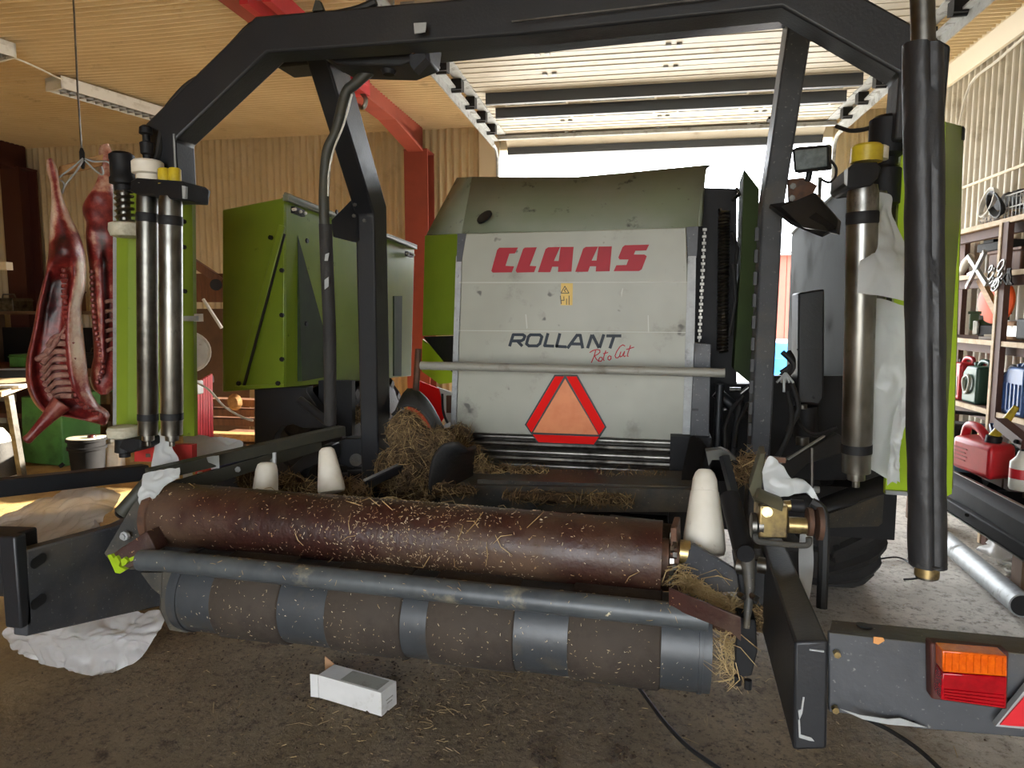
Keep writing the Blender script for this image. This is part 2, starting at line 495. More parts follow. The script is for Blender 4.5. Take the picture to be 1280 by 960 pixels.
corr(ce, -2.2, WY + .1, .072, .036, lambda u, v, d: (v, u, CZ + d), -12.2, WX + .1, 50, wob=.05)
ce.build('ceiling', M['ceilsheet'], kind='structure', ang=60)
MB(True).bx(-12.2, WX + .1, -2.4, WY + .2, CZ + .12, CZ + .2).build('trim_4', M['slate'], kind='structure')
MB(True).prism([(WX - .03, 1, CZ - .02), (WX - .14, 1, CZ - .02), (WX - .14, 1, CZ - .05), (WX - .06, 1, CZ - .17), (WX - .03, 1, CZ - .17)], (0, 6.5, 0)).build('trim_5', M['cream'], kind='structure', flat=True)

# unseen gable added behind the camera, doorway sized to hold down frontal light
GY, GL, GR, GT = -2.2, -1.8, .8, 2.5
wf = MB(True)
wf.bx(-12, GL, GY - .1, GY, 0, CZ + .1)
wf.bx(GR, WX, GY - .1, GY, 0, CZ + .1)
wf.bx(GL, GR, GY - .1, GY, GT, CZ + .1)
wf.build('wall_front_added', M['wallsheet'], kind='structure')

# portal frames: column, haunch and rafter of one welded frame
def portal(x, mt, label):
    r = empty('portal_frame', ROT @ Vector((x, 8.1, 0)), label, 'steel frame', 'portal frames')
    for y in (7.95, 8.21):
        MB(True).bx(x - .14, x + .14, y - .012, y + .012, 0, 3.42).build('flange', mt, r)
    MB(True).bx(x - .008, x + .008, 7.96, 8.2, 0, 3.6).build('web', mt, r)
    MB(True).bx(x - .008, x + .008, 0, 8.2, 3.52, 3.72).build('rafter_web', mt, r)
    MB(True).bx(x - .09, x + .09, 0, 7.0, 3.50, 3.52).build('rafter_flange', mt, r)
    MB(True).prism([(x - .09, 7.95, 3.42), (x - .09, 7.0, 3.52), (x - .09, 7.0, 3.5), (x - .09, 7.95, 3.385)], (.18, 0, 0)).build('haunch_flange', mt, r)
    MB(True).prism([(x - .008, 8.2, 3.40), (x - .008, 7.95, 3.40), (x - .008, 7.0, 3.51), (x - .008, 7.0, 3.6), (x - .008, 8.2, 3.6)], (.016, 0, 0)).build('haunch_plate', mt, r)
    MB(True).bx(x - .14, x + .14, 7.93, 8.23, 3.40, 3.42).build('cap_plate', mt, r)
    return r
portal(-2.53, M['redframe'], 'brick red steel portal frame beside the roller door on the back wall')
portal(-7.98, M['maroon'], 'dark red steel portal frame at far left behind the carcasses')

# sectional door, slid up under the ceiling
dr = MB(True).bx(DL + .02, DR - .02, 8.0, 8.06, 3.5, 3.54).build('door_1', M['doorpanel'], kind='structure', origin=(0, 8.0, 3.5))
seams = [8.02, 7.57, 7.09, 6.61, 6.10, 5.62, 5.14, 4.66]
DZ = 3.56
for k, (a, b) in enumerate(zip(seams, seams[1:])):
    p = MB(True)
    p.bx(DL + .12, DR - .12, b + .006, a - .006, DZ, DZ + .04)
    for t in (.25, .5, .75):
        y = a + (b - a) * t
        p.bx(DL + .12, DR - .12, y - .012, y + .012, DZ - .006, DZ)
    q = p.build('panel', M['doorpanel'], dr)
    for sx in (DL + .07, DR - .07):
        MB(True).bx(sx - .05, sx + .05, b + .01, a - .01, DZ - .012, DZ + .045).build('end_stile', M['galv'], q)
    for hx in (-.75, .25, 1.2):
        h = MB(True)
        h.bx(hx - .06, hx - .02, a - .03, a + .03, DZ - .016, DZ)
        h.bx(hx + .02, hx + .06, a - .03, a + .03, DZ - .016, DZ)
        h.build('hinge', M['galv'], q)
hn = MB(True).bx(1.32, 1.5, 7.78, 7.9, DZ - .03, DZ - .006).build('lift_handle', M['black'], dr)
# lowest section, bent down through the curve of the track
MB(True).prism([(DL + .1, 8.02, DZ), (DL + .1, 8.02, DZ + .04), (DL + .1, 8.24, DZ - .03), (DL + .1, 8.27, DZ - .12), (DL + .1, 8.23, DZ - .12)], (DR - DL - .2, 0, 0)).build('bottom_section', M['doorpanel'], dr, flat=True)
MB(True).bx(DL + .1, DR - .1, 8.2, 8.27, DZ - .19, DZ - .11).build('bottom_seal', M['slate'], dr, label='dark rubber bottom seal')
for y in (6.55, 7.02):  # struts painted dark to stand for shade on their inward faces
    MB(True).bx(DL + .2, DR - .2, y - .02, y + .02, DZ - .10, DZ).build('strut', M['slate'], dr, label='stiffening strut, coloured dark as its shaded side')
for y in (6.84, 7.34):
    for k in range(4):
        x = -.98 + k * .83
        f = MB(True)
        f.bx(x - .31, x + .31, y - .09, y - .07, DZ - .014, DZ)
        f.bx(x - .31, x + .31, y + .07, y + .09, DZ - .014, DZ)
        f.bx(x - .31, x - .29, y - .07, y + .07, DZ - .014, DZ)
        f.bx(x + .29, x + .31, y - .07, y + .07, DZ - .014, DZ)
        f = f.build('window_frame', M['doorpanel'], dr)
        MB(True).bx(x - .29, x + .29, y - .07, y + .07, DZ - .008, DZ - .002).build('pane', M['glass_door'], f)
for sx, sg in ((DL - .02, 1), (DR + .02, -1)):
    t = MB(True)
    t.prism([(sx, 3.2, 3.40), (sx + .012 * sg, 3.2, 3.40), (sx + .012 * sg, 3.2, 3.47), (sx + .06 * sg, 3.2, 3.47), (sx + .06 * sg, 3.2, 3.485), (sx, 3.2, 3.485)], (0, 4.75, 0))
    t.tube([(sx, 7.95, 3.44), (sx, 8.12, 3.42), (sx, 8.2, 3.34), (sx, 8.22, 3.2), (sx, 8.22, .1)], .02, 6)
    t.build('track', M['galv'], dr)
    for y in seams[1:-1] + [4.2]:
        b = MB(True)
        b.bx(min(sx + .02 * sg, sx + .11 * sg), max(sx + .02 * sg, sx + .11 * sg), y - .05, y + .05, 3.46, 3.55)
        b.cyl((sx, y, 3.47), (sx + .1 * sg, y, 3.47), .025, n=10)
        b.build('roller_bracket', M['black'], dr, label='black roller bracket')
    for y in (4.6, 6.4, 7.6):
        MB(True).bx(sx - .02, sx + .02, y - .015, y + .015, 3.48, 3.75).build('hanger', M['galv'], dr)
sh_ = MB(True).cyl((DL - .2, 4.25, 3.52), (WX - .1, 4.25, 3.52), .016, n=12).build('torsion_shaft', M['black'], dr)
MB(True).cyl((DR - .7, 4.25, 3.52), (DR - .05, 4.25, 3.52), .034, n=16).build('torsion_spring', M['black'], sh_)
for x in (DR + .02, DR + .26):
    MB(True).lathe((x, 4.25, 3.52), (1, 0, 0), [(0, .03), (.0, .085), (.02, .09), (.03, .07), (.07, .07), (.08, .09), (.1, .085), (.1, .03)], 24).build('cable_drum', M['black'], sh_)
MB(True).box((DR + .2, 4.2, 3.6), (.5, .3, .12)).build('drive_unit', M['black'], dr, bevel=.01)
MB(True).bx(DR - 1.2, DR + .1, 4.0, 4.04, 3.42, 3.46).build('end_bar', M['cream'], dr)
dr.data.materials[0] = M['galv']

# outside
barn = empty('red_barn', (7, 22, 0), 'red wooden barn seen across the yard through the open door', 'barn')
for k in range(30):
    x = 1.0 + k * .3
    MB().bx(x + .006, x + .294, 21.9 + .02 * (k % 2), 22.1, .75, 3.3).build('plank', M['redframe'], barn)
MB().bx(.9, 10.1, 21.92, 27, -.1, .75).build('foundation', M['white'], barn)
MB().prism([(.6, 21.6, 3.2), (.6, 24.5, 4.0), (.6, 27.4, 3.2)], (9.8, 0, 0)).build('roof', M['galv'], barn, flat=True)
bb = empty('blue_barrel', (2.25, 15, 0), 'bright blue barrel standing in the yard before the red barn', 'barrel')
M['blue_bright'] = mat('bright_blue_plastic', (20, 130, 220), .4)
MB().lathe((2.25, 15, -.02), (0, 0, 1), [(0, .27), (.03, .3), (.28, .3), (.31, .32), (.34, .3), (.6, .3), (.63, .32), (.66, .3), (.9, .3), (.95, .26)]).build('body', M['blue_bright'], bb)
MB().lathe((2.25, 15, .93), (0, 0, 1), [(0, .2), (.02, .2), (.03, .18)]).build('lid', M['white'], bb)


# ------------------------------------------------------------------ the round baler with its wrapper
B = empty('round_baler', (-.5, 3.5, 0), 'large green and grey round baler with black wrapper arms in the middle of the shed', 'baler')
D = M['dark']

# tailgate
M['panel_light'] = mat('rubbed_grey_edge', (182, 182, 170), .45)
tg = MB()
tg.prism([(-1.037,3.5,1.951),(.081,3.5,1.955),(.138,3.5,.914),(-1.081,3.5,.916)], (0, .05, 0))
tg = tg.build('tailgate', M['panel'], B, bevel=.006)
MB().prism([(-1.056,3.499,1.705),(.099,3.499,1.696),(.099,3.499,1.69),(-1.056,3.499,1.699)], (0, -.0015, 0)).build('seam', M['panel_light'], tg)
MB().prism([(-1.063,3.499,1.456),(.109,3.499,1.453),(.109,3.499,1.449),(-1.063,3.499,1.452)], (0, -.0015, 0)).build('seam', M['panel_light'], tg)
LY = 3.4975
def crop_pts(s):   # tailgate lettering: metres on the panel from an even lettering grid
    out = []
    for t in s.split():
        a, b = t.split(',')
        a, b = float(a), float(b)
        out.append((a, b))
    return out
# the lettering grid: bilinear between the corners of the printed area
G00, G10, G01, G11 = (-.943,3.498,1.957), (-.061,3.498,1.935), (-.947,3.498,1.217), (-.047,3.498,1.235)
def LG(a, b):
    u, v = a / 1173.3, b / 960
    return lerp(lerp(G00, G10, u), lerp(G01, G11, u), v)
def letter(polys, name, m, label=None):
    mb = MB()
    for s in polys: mb.prism([LG(*q) for q in crop_pts(s)], (0, -.0015, 0))
    return mb.build(name, m, tg, label=label, flat=True)
letter(['135,103 265,102 243,140 205,142 178,222 238,225 222,265 90,267 80,255 120,118'], 'letter', M['letter_red'])
letter(['312,102 393,100 345,222 390,224 375,264 258,267 248,254 300,110'], 'letter', M['letter_red'])
for dx, dy in ((0, 0), (251, -3)):
    letter([' '.join('%g,%g' % (a + dx, b + dy) for a, b in crop_pts(s)) for s in
            ('400,264 452,112 470,100 550,98 508,190 540,190 540,228 497,228 484,264', '553,98 640,97 626,260 535,262 540,190')], 'letter', M['letter_red'])
letter(['975,86 1130,82 1112,120 1042,123 1033,147 1100,147 1115,158 1083,245 1065,256 903,257 920,218 985,216 998,180 940,180 933,166 960,98'], 'letter', M['letter_red'])
def stroke(lines, w, name, m):
    mb = MB()
    for s in lines:
        P = crop_pts(s)
        for (a, b), (c, d) in zip(P, P[1:]):
            l = math.hypot(c - a, d - b) or 1
            ux, uy = (c - a) / l, (d - b) / l
            nx, ny = -uy * w / 2, ux * w / 2
            e = w * .22
            q = [(a - ux * e + nx, b - uy * e + ny), (c + ux * e + nx, d + uy * e + ny), (c + ux * e - nx, d + uy * e - ny), (a - ux * e - nx, b - uy * e - ny)]
            mb.prism([LG(*p) for p in q], (0, -.0012, 0))
    return mb.build(name, m, tg, flat=True)
for s in (['208,754 232,680 298,680 313,690 303,712 288,721 224,722', '262,724 292,754'],
          ['350,681 414,681 428,694 414,740 396,755 340,755 323,742 336,694 350,681'],
          ['468,674 446,756', '446,754 506,757'], ['548,675 526,760', '526,758 590,762'],
          ['602,768 664,682', '664,684 684,684', '684,682 700,768', '632,742 692,743'],
          ['734,767 760,684', '766,684 806,765', '812,765 838,682'], ['860,688 948,688', '905,690 880,768']):
    stroke(s, 20, 'letter', M['letter_grey'])
for s in (['786,788 774,830 758,868', '748,800 768,786 795,780 813,784 814,798 800,812 776,824', '780,823 788,842 806,860'],
          ['815,832 828,834 830,848 820,860 808,858 806,845 815,832'], ['852,788 840,825 836,848 842,855', '835,808 866,800'],
          ['874,822 886,826 886,842 876,852 866,846 866,832 874,822'],
          ['976,756 962,748 944,760 922,795 912,822 918,836 930,836 946,818'],
          ['950,795 942,818 946,830 958,824 974,792 966,820 972,828 980,822'], ['1012,752 996,800 990,824 998,826', '985,780 1034,764']):
    stroke(s, 6.5, 'letter', M['letter_red'])
for q in ([(-.707,3.499,1.538),(-.7,3.499,1.538),(-.694,3.499,1.469),(-.7,3.499,1.465)], [(-.093,3.499,1.534),(-.088,3.499,1.534),(-.084,3.499,1.448),(-.09,3.499,1.448)], [(-.225,3.499,1.644),(-.218,3.499,1.668),(-.214,3.499,1.664),(-.221,3.499,1.621)]):
    MB().prism(q, (0, -.0008, 0)).build('scratch', M['panel_light'], tg, flat=True)
for q in ([(-1.062,3.498,1.952),(-1.015,3.498,1.95),(-1.042,3.498,1.809),(-1.068,3.498,1.809)], [(.081,3.498,1.955),(.137,3.498,1.957),(.133,3.498,1.81),(.092,3.498,1.81)]):
    MB().prism(q, (0, -.004, 0)).build('corner_strip', M['dark_scraped'], tg)
# warning label
wl_ = MB().prism([(-.523,3.499,1.694),(-.464,3.499,1.693),(-.465,3.499,1.584),(-.524,3.499,1.584)], (0, -.0015, 0)).build('warning_label', M['label_yellow'], tg, label='yellow warning label with a black triangle')
stroke(['556,402 582,356 609,402 556,402', '552,420 558,474', '575,425 577,450 560,450', '610,420 610,480', '593,440 593,478', '588,395 578,385 590,372'], 5, 'warning_print', M['blackline'])
# slow moving vehicle triangle
sm = MB().prism([(-.553,3.49,1.232),(-.436,3.49,1.234),(-.286,3.49,.972),(-.345,3.49,.875),(-.638,3.49,.876),(-.706,3.49,.97)], (0, .006, 0)).build('warning_triangle', M['blackline'], B, label='red and orange slow vehicle triangle')
MB().prism([(-.497,3.489,1.213),(-.326,3.489,.932),(-.661,3.489,.932)], (0, -.002, 0)).build('triangle_face', M['orange'], sm, flat=True)
for s in ([(-.548,3.489,1.224),(-.503,3.489,1.225),(-.67,3.489,.931),(-.697,3.489,.97)], [(-.491,3.489,1.225),(-.44,3.489,1.226),(-.294,3.489,.974),(-.322,3.489,.932)], [(-.663,3.489,.921),(-.322,3.489,.922),(-.349,3.489,.882),(-.634,3.489,.882)]):
    MB().prism(s, (0, -.002, 0)).build('reflective_strip', M['red_vivid'], sm, flat=True)
# edge strips of the tailgate
st = MB().prism([(-1.073,3.5,1.838),(-1.042,3.5,1.838),(-1.085,3.5,.894),(-1.112,3.5,.893)], (0, .04, 0)).build('edge_strip', M['galv'], B)
st2 = MB().prism([(.092,3.49,1.817),(.129,3.49,1.817),(.138,3.49,.916),(.088,3.49,.922)], (0, .03, 0)).build('edge_strip', M['galv'], B, label='galvanised edge strip with bolt holes')
for p in [(.111,3.49,1.791),(.109,3.49,1.718),(.11,3.49,1.395),(.113,3.49,1.141),(.113,3.49,.982),(.108,3.49,1.325)]: bolt(p, (0, -1, 0)).build('bolt', M['galv'], st2)
for p in [(-1.065,3.5,1.736),(-1.075,3.5,1.508),(-1.087,3.5,1.215),(-1.092,3.5,1.087)]: bolt(p, (0, -1, 0)).build('bolt', M['galv'], st)
bp = MB().prism([(.132,3.47,1.404),(.21,3.47,1.397),(.213,3.47,.907),(.122,3.47,.919)], (0, .03, 0)).build('side_bracket', M['dark_scraped'], B, bevel=.003)
for p in [(.144,3.469,1.078),(.155,3.469,.932)]: MB().box(p, (.03, .004, .012)).build('slot', M['blackline'], bp)

# cross tube in front of the tailgate
MB().tube([(-1.2,3.3,1.283), (.263,3.3,1.274)], .021, 16).build('cross_tube', M['greybar'], B, label='grey cross tube in front of tailgate')
MB().tube([(-1.241,3.38,1.362), (-1.252,3.38,1.222), (-1.262,3.38,1.097)], .018, 8).build('tube_hinge', M['rust'], B)

# hood over the bale chamber
top = [(-1.063,3.78,2.289),(-.794,3.78,2.276),(-.489,3.78,2.265),(-.237,3.78,2.276),(-.032,3.78,2.287),(.183,3.78,2.298)]
bot = [(-1.042,3.5,1.955),(-.776,3.5,1.957),(-.511,3.5,1.954),(-.273,3.5,1.954),(-.081,3.5,1.955),(.133,3.5,1.957)]
mid = [lerp(a, b, .5) + Vector((0, -.02, .004)) for a, b in zip(top, bot)]
back = [Vector((p[0], 5.6, p[2] + .02)) for p in top]
backb = [Vector((p[0], 5.6, 1.2)) for p in top]
hd = MB().grid([bot, top]).grid([top, back, backb])
hd = hd.build('hood', M['green_hazed'], B, ang=30, thick=.012)
MB().grid([[(.163,3.78,2.297),(.195,3.78,2.297)], [(.152,3.76,2.263), (.169,3.8,2.278)], [(.133,3.5,1.957), (.151,3.56,1.964)]]).build('hood_flange', M['green_hazed'], hd, thick=.01)
sl = MB().grid([[(-1.32,3.75,1.98), (-1.042,3.5,1.955)], [(-1.202,3.95,2.321), (-1.063,3.78,2.289)]])
sl = sl.build('hood_side', M['green_hazed'], B, thick=.01, label='slanted left shoulder of the hood')
hole = MB().prism(circ((-.926,3.53,2.033), Vector((.036, 0, .008)), Vector((.008, .03, .034)), 1, 16), (0, -.012, .004)).build('hood_opening', M['blackline'], hd)
MB().prism([(-1.33,3.75,1.976), (-1.056,3.52,1.954), (-1.082,3.52,1.429), (-1.352,3.75,1.415)], (0, .02, 0)).build('side_panel', M['green'], B, bevel=.004)
MB().prism([(-1.352,3.75,1.397), (-1.221,3.64,1.332), (-1.087,3.53,1.212), (-1.088,3.53,1.178), (-1.221,3.65,1.154), (-1.359,3.75,1.214)], (0, .02, 0)).build('side_panel', M['green_bright'], B)
MB().prism([(-1.343,3.74,1.411), (-1.075,3.51,1.425), (-1.089,3.52,1.213)], (0, .06, 0)).build('side_recess', M['black'], B)

# chamber body and floor
MB().bx(-1.05, .12, 3.9, 6.3, 1.02, 2.0).build('bale_chamber', M['black'], B)
MB().bx(-1.0, .1, 3.75, 6.3, .35, 1.02).build('underframe', M['black'], B)
for z, Y in ((.885, 3.58), (.80, 3.62), (.715, 3.68)):
    r = MB()
    n = 40
    prof = []
    vs = []
    for x in (-1.02, .08):
        for i in range(n):
            a = 2 * math.pi * i / n
            rr = .052 if i % 4 < 2 else .043
            vs.append((x, Y + rr * math.cos(a), z + rr * math.sin(a)))
    r.add(vs, [tuple(range(n)), tuple(range(n, 2 * n))[::-1]] + [(i, (i + 1) % n, n + (i + 1) % n, n + i) for i in range(n)])
    r.build('chamber_roller', M['steel_dark'], B, label='dark ribbed chamber roller')
MB().prism([(-1.044,3,.755),(.13,3,.798),(.146,3,.701),(-1.124,3,.621)], (0, .36, 0)).build('chamber_floor', M['dark_dusty'], B)
MB().bar((-.836,3.05,.758), (.133,3.05,.775), .03, .05).build('floor_rail', M['dark_dusty'], B)
MB().bx(-1.15, -1.02, 3.42, 3.9, .4, .95).build('side_wall', M['black'], B)
MB().bx(.03, .22, 3.42, 3.9, .4, .95).build('side_wall', M['black'], B)
MB().prism([(.115,3.3,.976), (.08,3.2,.826), (.074,3.1,.723), (.116,3.1,.707), (.181,3.3,.922)], (.02, .04, 0)).build('guide_plate', M['black'], B, bevel=.004)
# wrapping table belts behind the big roller
wt = MB().tube([(-1.72, 2.56, .665), (.05, 2.56, .645)], .125, 24).build('rear_roller', M['belt'], B, label='banded dusty rear table roller')
for a, b in ((-1.3, -1.05), (-.62, -.38), (-.2, -.02)):
    MB().tube([(a, 2.56, .660), (b, 2.56, .650)], .131, 24).build('roller_band', M['dark_dusty'], wt)
MB().bx(-1.6, .02, 2.5, 3.2, .55, .62).build('table_frame', M['black'], B)

# black curved bale guides, left
def guide(name, rows):
    MB().grid([resample(spline(r, 5), 10) for r in rows]).build(name, M['rubber'], B, thick=.015)
guide('bale_guide', [[(-1.384,3.45,1.034),(-1.328,3.45,1.134),(-1.257,3.45,1.114),(-1.196,3.45,1.039)], [(-1.312,3.25,1.039),(-1.251,3.25,1.146),(-1.168,3.25,1.116),(-1.078,3.25,.975)], [(-1.248,3.05,1.062),(-1.183,3.05,1.11),(-1.105,3.05,1.075),(-1.039,3.05,.975)]])
guide('bale_guide', [[(-.976,2.75,.778),(-.963,2.75,.911),(-.913,2.75,.995),(-.842,2.75,1.012)], [(-.966,2.95,.727),(-.95,2.95,.831),(-.912,2.95,.925),(-.855,2.95,.945)], [(-.909,3.2,.697),(-.917,3.2,.776),(-.908,3.2,.856),(-.892,3.2,.911)]])

# right flank of the chamber: chain, spring, green inner panel
fl = MB().prism([(.098,3.75,2.184),(.329,3.75,2.168),(.36,3.75,1.179),(.124,3.75,1.174)], (0, .05, 0)).build('flank_plate', M['black'], B)
ch = MB()
c0, c1 = Vector((.176,3.7,1.972)), Vector((.164,3.7,1.395))
n = 34
for i in range(n):
    p = lerp(c0, c1, (i + .5) / n)
    ch.box(p, (.008 if i % 2 else .020, .012, (c1 - c0).length / n * .8))
ch.build('drive_chain', M['steel_dark'], B, kind='stuff')
def spring(p0, p1, r, n, w, parent, m, name='coil_spring'):
    p0, p1 = Vector(p0), Vector(p1)
    d = (p1 - p0).normalized()
    a = d.orthogonal().normalized(); b = d.cross(a)
    pts = [lerp(p0, p1, i / (n * 8)) + (a * math.cos(i * math.pi / 4) + b * math.sin(i * math.pi / 4)) * r for i in range(n * 8 + 1)]
    return MB().tube(pts, w, 5).build(name, m, parent)
spring((.264,3.66,2.054), (.277,3.66,1.349), .024, 42, .006, B, M['steel_dark'])
for p0, p1 in (((.299,3.6,2.09), (.325,3.7,2.159)), ((.312,3.6,1.784), (.304,3.6,1.432)), ((.296,3.6,1.938), (.328,3.65,1.787))):
    MB().tube([p0, lerp(p0, p1, .5) + Vector((.02, 0, 0)), p1], .009, 8).build('hose', M['cable'], B)
MB().prism([(.341,3.55,2.226),(.413,3.55,2.131),(.416,3.55,1.741),(.404,3.55,1.204),(.324,3.55,1.27),(.341,3.55,1.78)], (.012, .35, 0)).build('inner_side_panel', M['green_dark'], B, bevel=.003)
# dark machinery below, between tailgate and right post
mz = MB()
for a, b, r in (((.255,3.7,1.141), (.396,3.7,1.021), .03), ((.266,3.6,1.192), (.26,3.6,.868), .02), ((.364,3.6,1.115), (.325,3.5,.85), .018)):
    mz.cyl(a, b, r, n=12)
mz.build('linkage', M['dark'], B)
MB().prism([(.221,3.9,1.161),(.514,3.9,1.168),(.532,3.9,.646),(.236,3.9,.63)], (0, .1, 0)).build('flank_plate', M['black'], B)
for p, q in ((((.33,3.8,1.144)), (.386,3.8,1.145)), ((.387,3.8,1.124), (.426,3.8,1.159)), ((.301,3.8,1.033), (.341,3.8,1.051))):
    MB().cyl(p, q, .012, n=10).build('bright_rod', M['steel'], B)
MB().tube([(.326,3.4,.909), (.341,3.45,1.017), (.387,3.5,1.108), (.427,3.5,1.129)], .009, 8).build('hose', M['cable'], B)
MB().tube([(.29,3.4,.869), (.283,3.45,.995), (.318,3.5,1.087), (.371,3.5,1.147)], .009, 8).build('hose', M['cable'], B)

# ---- gantry carrying the wrapping arm
def boxbeam(name, pts, w, h, m, label=None, up=(0, 1, 0), bev=.008):
    """mitred box section along points, w across and h along `up`"""
    P = [Vector(p) for p in pts]
    mb = MB()
    vs = []
    for i, p in enumerate(P):
        d0 = (p - P[i - 1]).normalized() if i else None
        d1 = (P[i + 1] - p).normalized() if i < len(P) - 1 else None
        t = ((d0 or d1) + (d1 or d0)).normalized()
        u = Vector(up)
        a = t.cross(u).normalized()
        k = 1 / max(.4, abs(t.dot(d0 or d1)))
        u2 = a.cross(t).normalized()
        vs += [p - a * w / 2 * k - u2 * h / 2, p + a * w / 2 * k - u2 * h / 2, p + a * w / 2 * k + u2 * h / 2, p - a * w / 2 * k + u2 * h / 2]
    fs = [(0, 1, 2, 3), tuple(range(len(vs) - 1, len(vs) - 5, -1))]
    for i in range(len(P) - 1):
        for j in range(4):
            fs.append((i * 4 + j, (i + 1) * 4 + j, (i + 1) * 4 + (j + 1) % 4, i * 4 + (j + 1) % 4))
    mb.add(vs, fs)
    import bmesh
    o = mb.build(name, m, B, label=label, bevel=bev)
    bm = bmesh.new(); bm.from_mesh(o.data); bmesh.ops.recalc_face_normals(bm, faces=bm.faces); bm.to_mesh(o.data); bm.free()
    return o
gl = boxbeam('gantry_post', [(-1.30, 2.96, .55), (-1.30, 2.96, 2.0), (-1.27, 2.46, 2.56)], .085, .15, M['dark'], up=(0, 1, .001))
gr = boxbeam('gantry_post', [(.37, 2.95, .55), (.385, 2.93, 1.95), (.40, 2.46, 2.60)], .075, .13, M['dark_scraped'], up=(0, 1, .001))
for i in range(11):
    z = 1.0 + i * .085
    MB().box((.332, 2.884, z), (.012, .02, .05)).build('weld_notch', M['blackline'], gr)
gx = boxbeam('gantry_crossbeam', [(-1.45, 2.52, 2.53), (.55, 2.50, 2.56)], .13, .14, M['dark'], up=(0, 0, 1))
def plate(name, pts, ext, m, label=None, bev=.003):
    return MB().prism(pts, ext).build(name, m, B, label=label, bevel=bev)
lg = plate('gusset_plate', [(-1.415,2.8,1.942), (-1.34,2.85,2.035), (-1.326,2.9,2.032), (-1.322,2.9,1.866), (-1.344,2.85,1.854), (-1.409,2.8,1.871)], (0, .1, 0), M['dark'])
for p in [(-1.302,2.8,2.002),(-1.307,2.8,1.956),(-1.26,2.8,1.935)]: bolt(p, (0, -1, 0), .008).build('bolt', M['steel_dark'], lg)
plate('gusset_plate', [(.39,2.7,1.927), (.476,2.8,1.968), (.529,2.85,1.997), (.563,2.6,1.862), (.56,2.6,1.816), (.449,2.6,1.841)], (.02, .05, .0), M['dark'])
plate('gusset_plate', [(.358,2.75,1.944), (.471,2.8,1.962), (.559,2.6,1.838), (.519,2.6,1.817), (.43,2.7,1.878)], (0, .03, -.01), M['black'])

# ---- rotating wrapping arm
wa = boxbeam('wrapping_arm', [(-1.70, 2.18, 1.93), (-1.70, 2.18, 2.16), (-1.303,2.18,2.446), (-.425,2.14,2.416), (.3,2.1,2.412), (.627,2.08,2.187), (.622,2.08,1.992)], .115, .105, M['dark'], up=(0, 1, .001))
MB().box((-1.643, 2.124, 2.04), (.005, .004, .22)).build('bright_edge', M['galv'], wa)
hub = MB()
hub.prism([(-1.176,2.25,2.42), (-1.104,2.25,2.378), (-.876,2.25,2.357), (-.793,2.25,2.381), (-.781,2.25,2.454), (-1.174,2.25,2.487)], (0, .16, 0))
hub.build('arm_hub', D, B, bevel=.006)
hb = MB().prism([(-.824,2.2,2.376), (-.775,2.2,2.396), (-.77,2.2,2.357), (-.811,2.2,2.321), (-.824,2.2,2.341)], (0, .05, 0)).build('hub_bracket', D, B)
MB().prism([(-.819,2.19,2.406), (-.806,2.19,2.412), (-.787,2.19,2.389), (-.82,2.19,2.377)], (0, .01, 0)).build('worn_spot', M['galv'], hb)
MB().cyl((-.809,2.19,2.381), (-.817,2.24,2.389), .012, n=10).build('bolt', M['rust'], hb)
MB().prism([(-.759,2.065,2.409), (-.719,2.065,2.408), (-.722,2.065,2.38), (-.757,2.065,2.379)], (0, .003, 0)).build('worn_spot', M['galv'], wa)
MB().lathe((-.936,2.3,2.388), (0, 0, -1), [(0, .028), (.02, .03), (.04, .02)], 10).build('hub_nut', M['black'], B)
hook = MB().prism([(-1.139,2.16,2.515), (-1.127,2.16,2.548), (-1.113,2.16,2.546), (-1.1,2.16,2.516)], (0, .02, 0)).build('lifting_lug', M['olive'], wa)
MB().bar((-.457,2.06,2.385), (.12,2.04,2.39), .006, .004).build('weld_seam', M['steel_dark'], wa)
# hydraulic hose along the left diagonal
hs = [(-1.724,2.12,2.053), (-1.706,2.12,2.092), (-1.703,2.14,2.163), (-1.702,2.16,2.229), (-1.624,2.17,2.311), (-1.541,2.17,2.353), (-1.433,2.17,2.438), (-1.336,2.17,2.501), (-1.174,2.17,2.497), (-1.005,2.17,2.507), (-.922,2.17,2.528)]
MB().tube(spline(hs, 4), .013, 8).build('hydraulic_hose', M['cable'], B)

# ---- bent hydraulic pipe with sleeve
MB().tube(spline([(-.956,2.35,2.427), (-1.003,2.35,2.399), (-1.083,2.35,2.343), (-1.12,2.35,2.31), (-1.16,2.35,2.185), (-1.196,2.35,2.117), (-1.212,2.35,1.979), (-1.214,2.35,1.837)], 5), .019, 12).build('bent_pipe', M['olive'], B, label='bent grey hydraulic pipe')
MB().tube(spline([(-1.091,2.34,2.306), (-1.119,2.33,2.205), (-1.158,2.33,2.125), (-1.181,2.33,2.043), (-1.187,2.33,1.96)], 4), .0035, 6).build('white_cable', M['cable_white'], B)
slv = MB().tube(spline([(-1.21,2.35,1.866), (-1.219,2.37,1.696), (-1.231,2.4,1.461), (-1.264,2.45,1.119)], 4), .024, 12).build('pipe_sleeve', M['rubber'], B, label='black sleeve over the pipe')
for q in ([(-1.202,2.33,1.756),(-1.187,2.33,1.761),(-1.194,2.33,1.733),(-1.206,2.33,1.733)], [(-1.208,2.33,1.665),(-1.192,2.33,1.676),(-1.193,2.33,1.642),(-1.209,2.33,1.631)]):
    MB().prism(q, (0, -.003, 0)).build('tape_tear', M['galv'], slv)

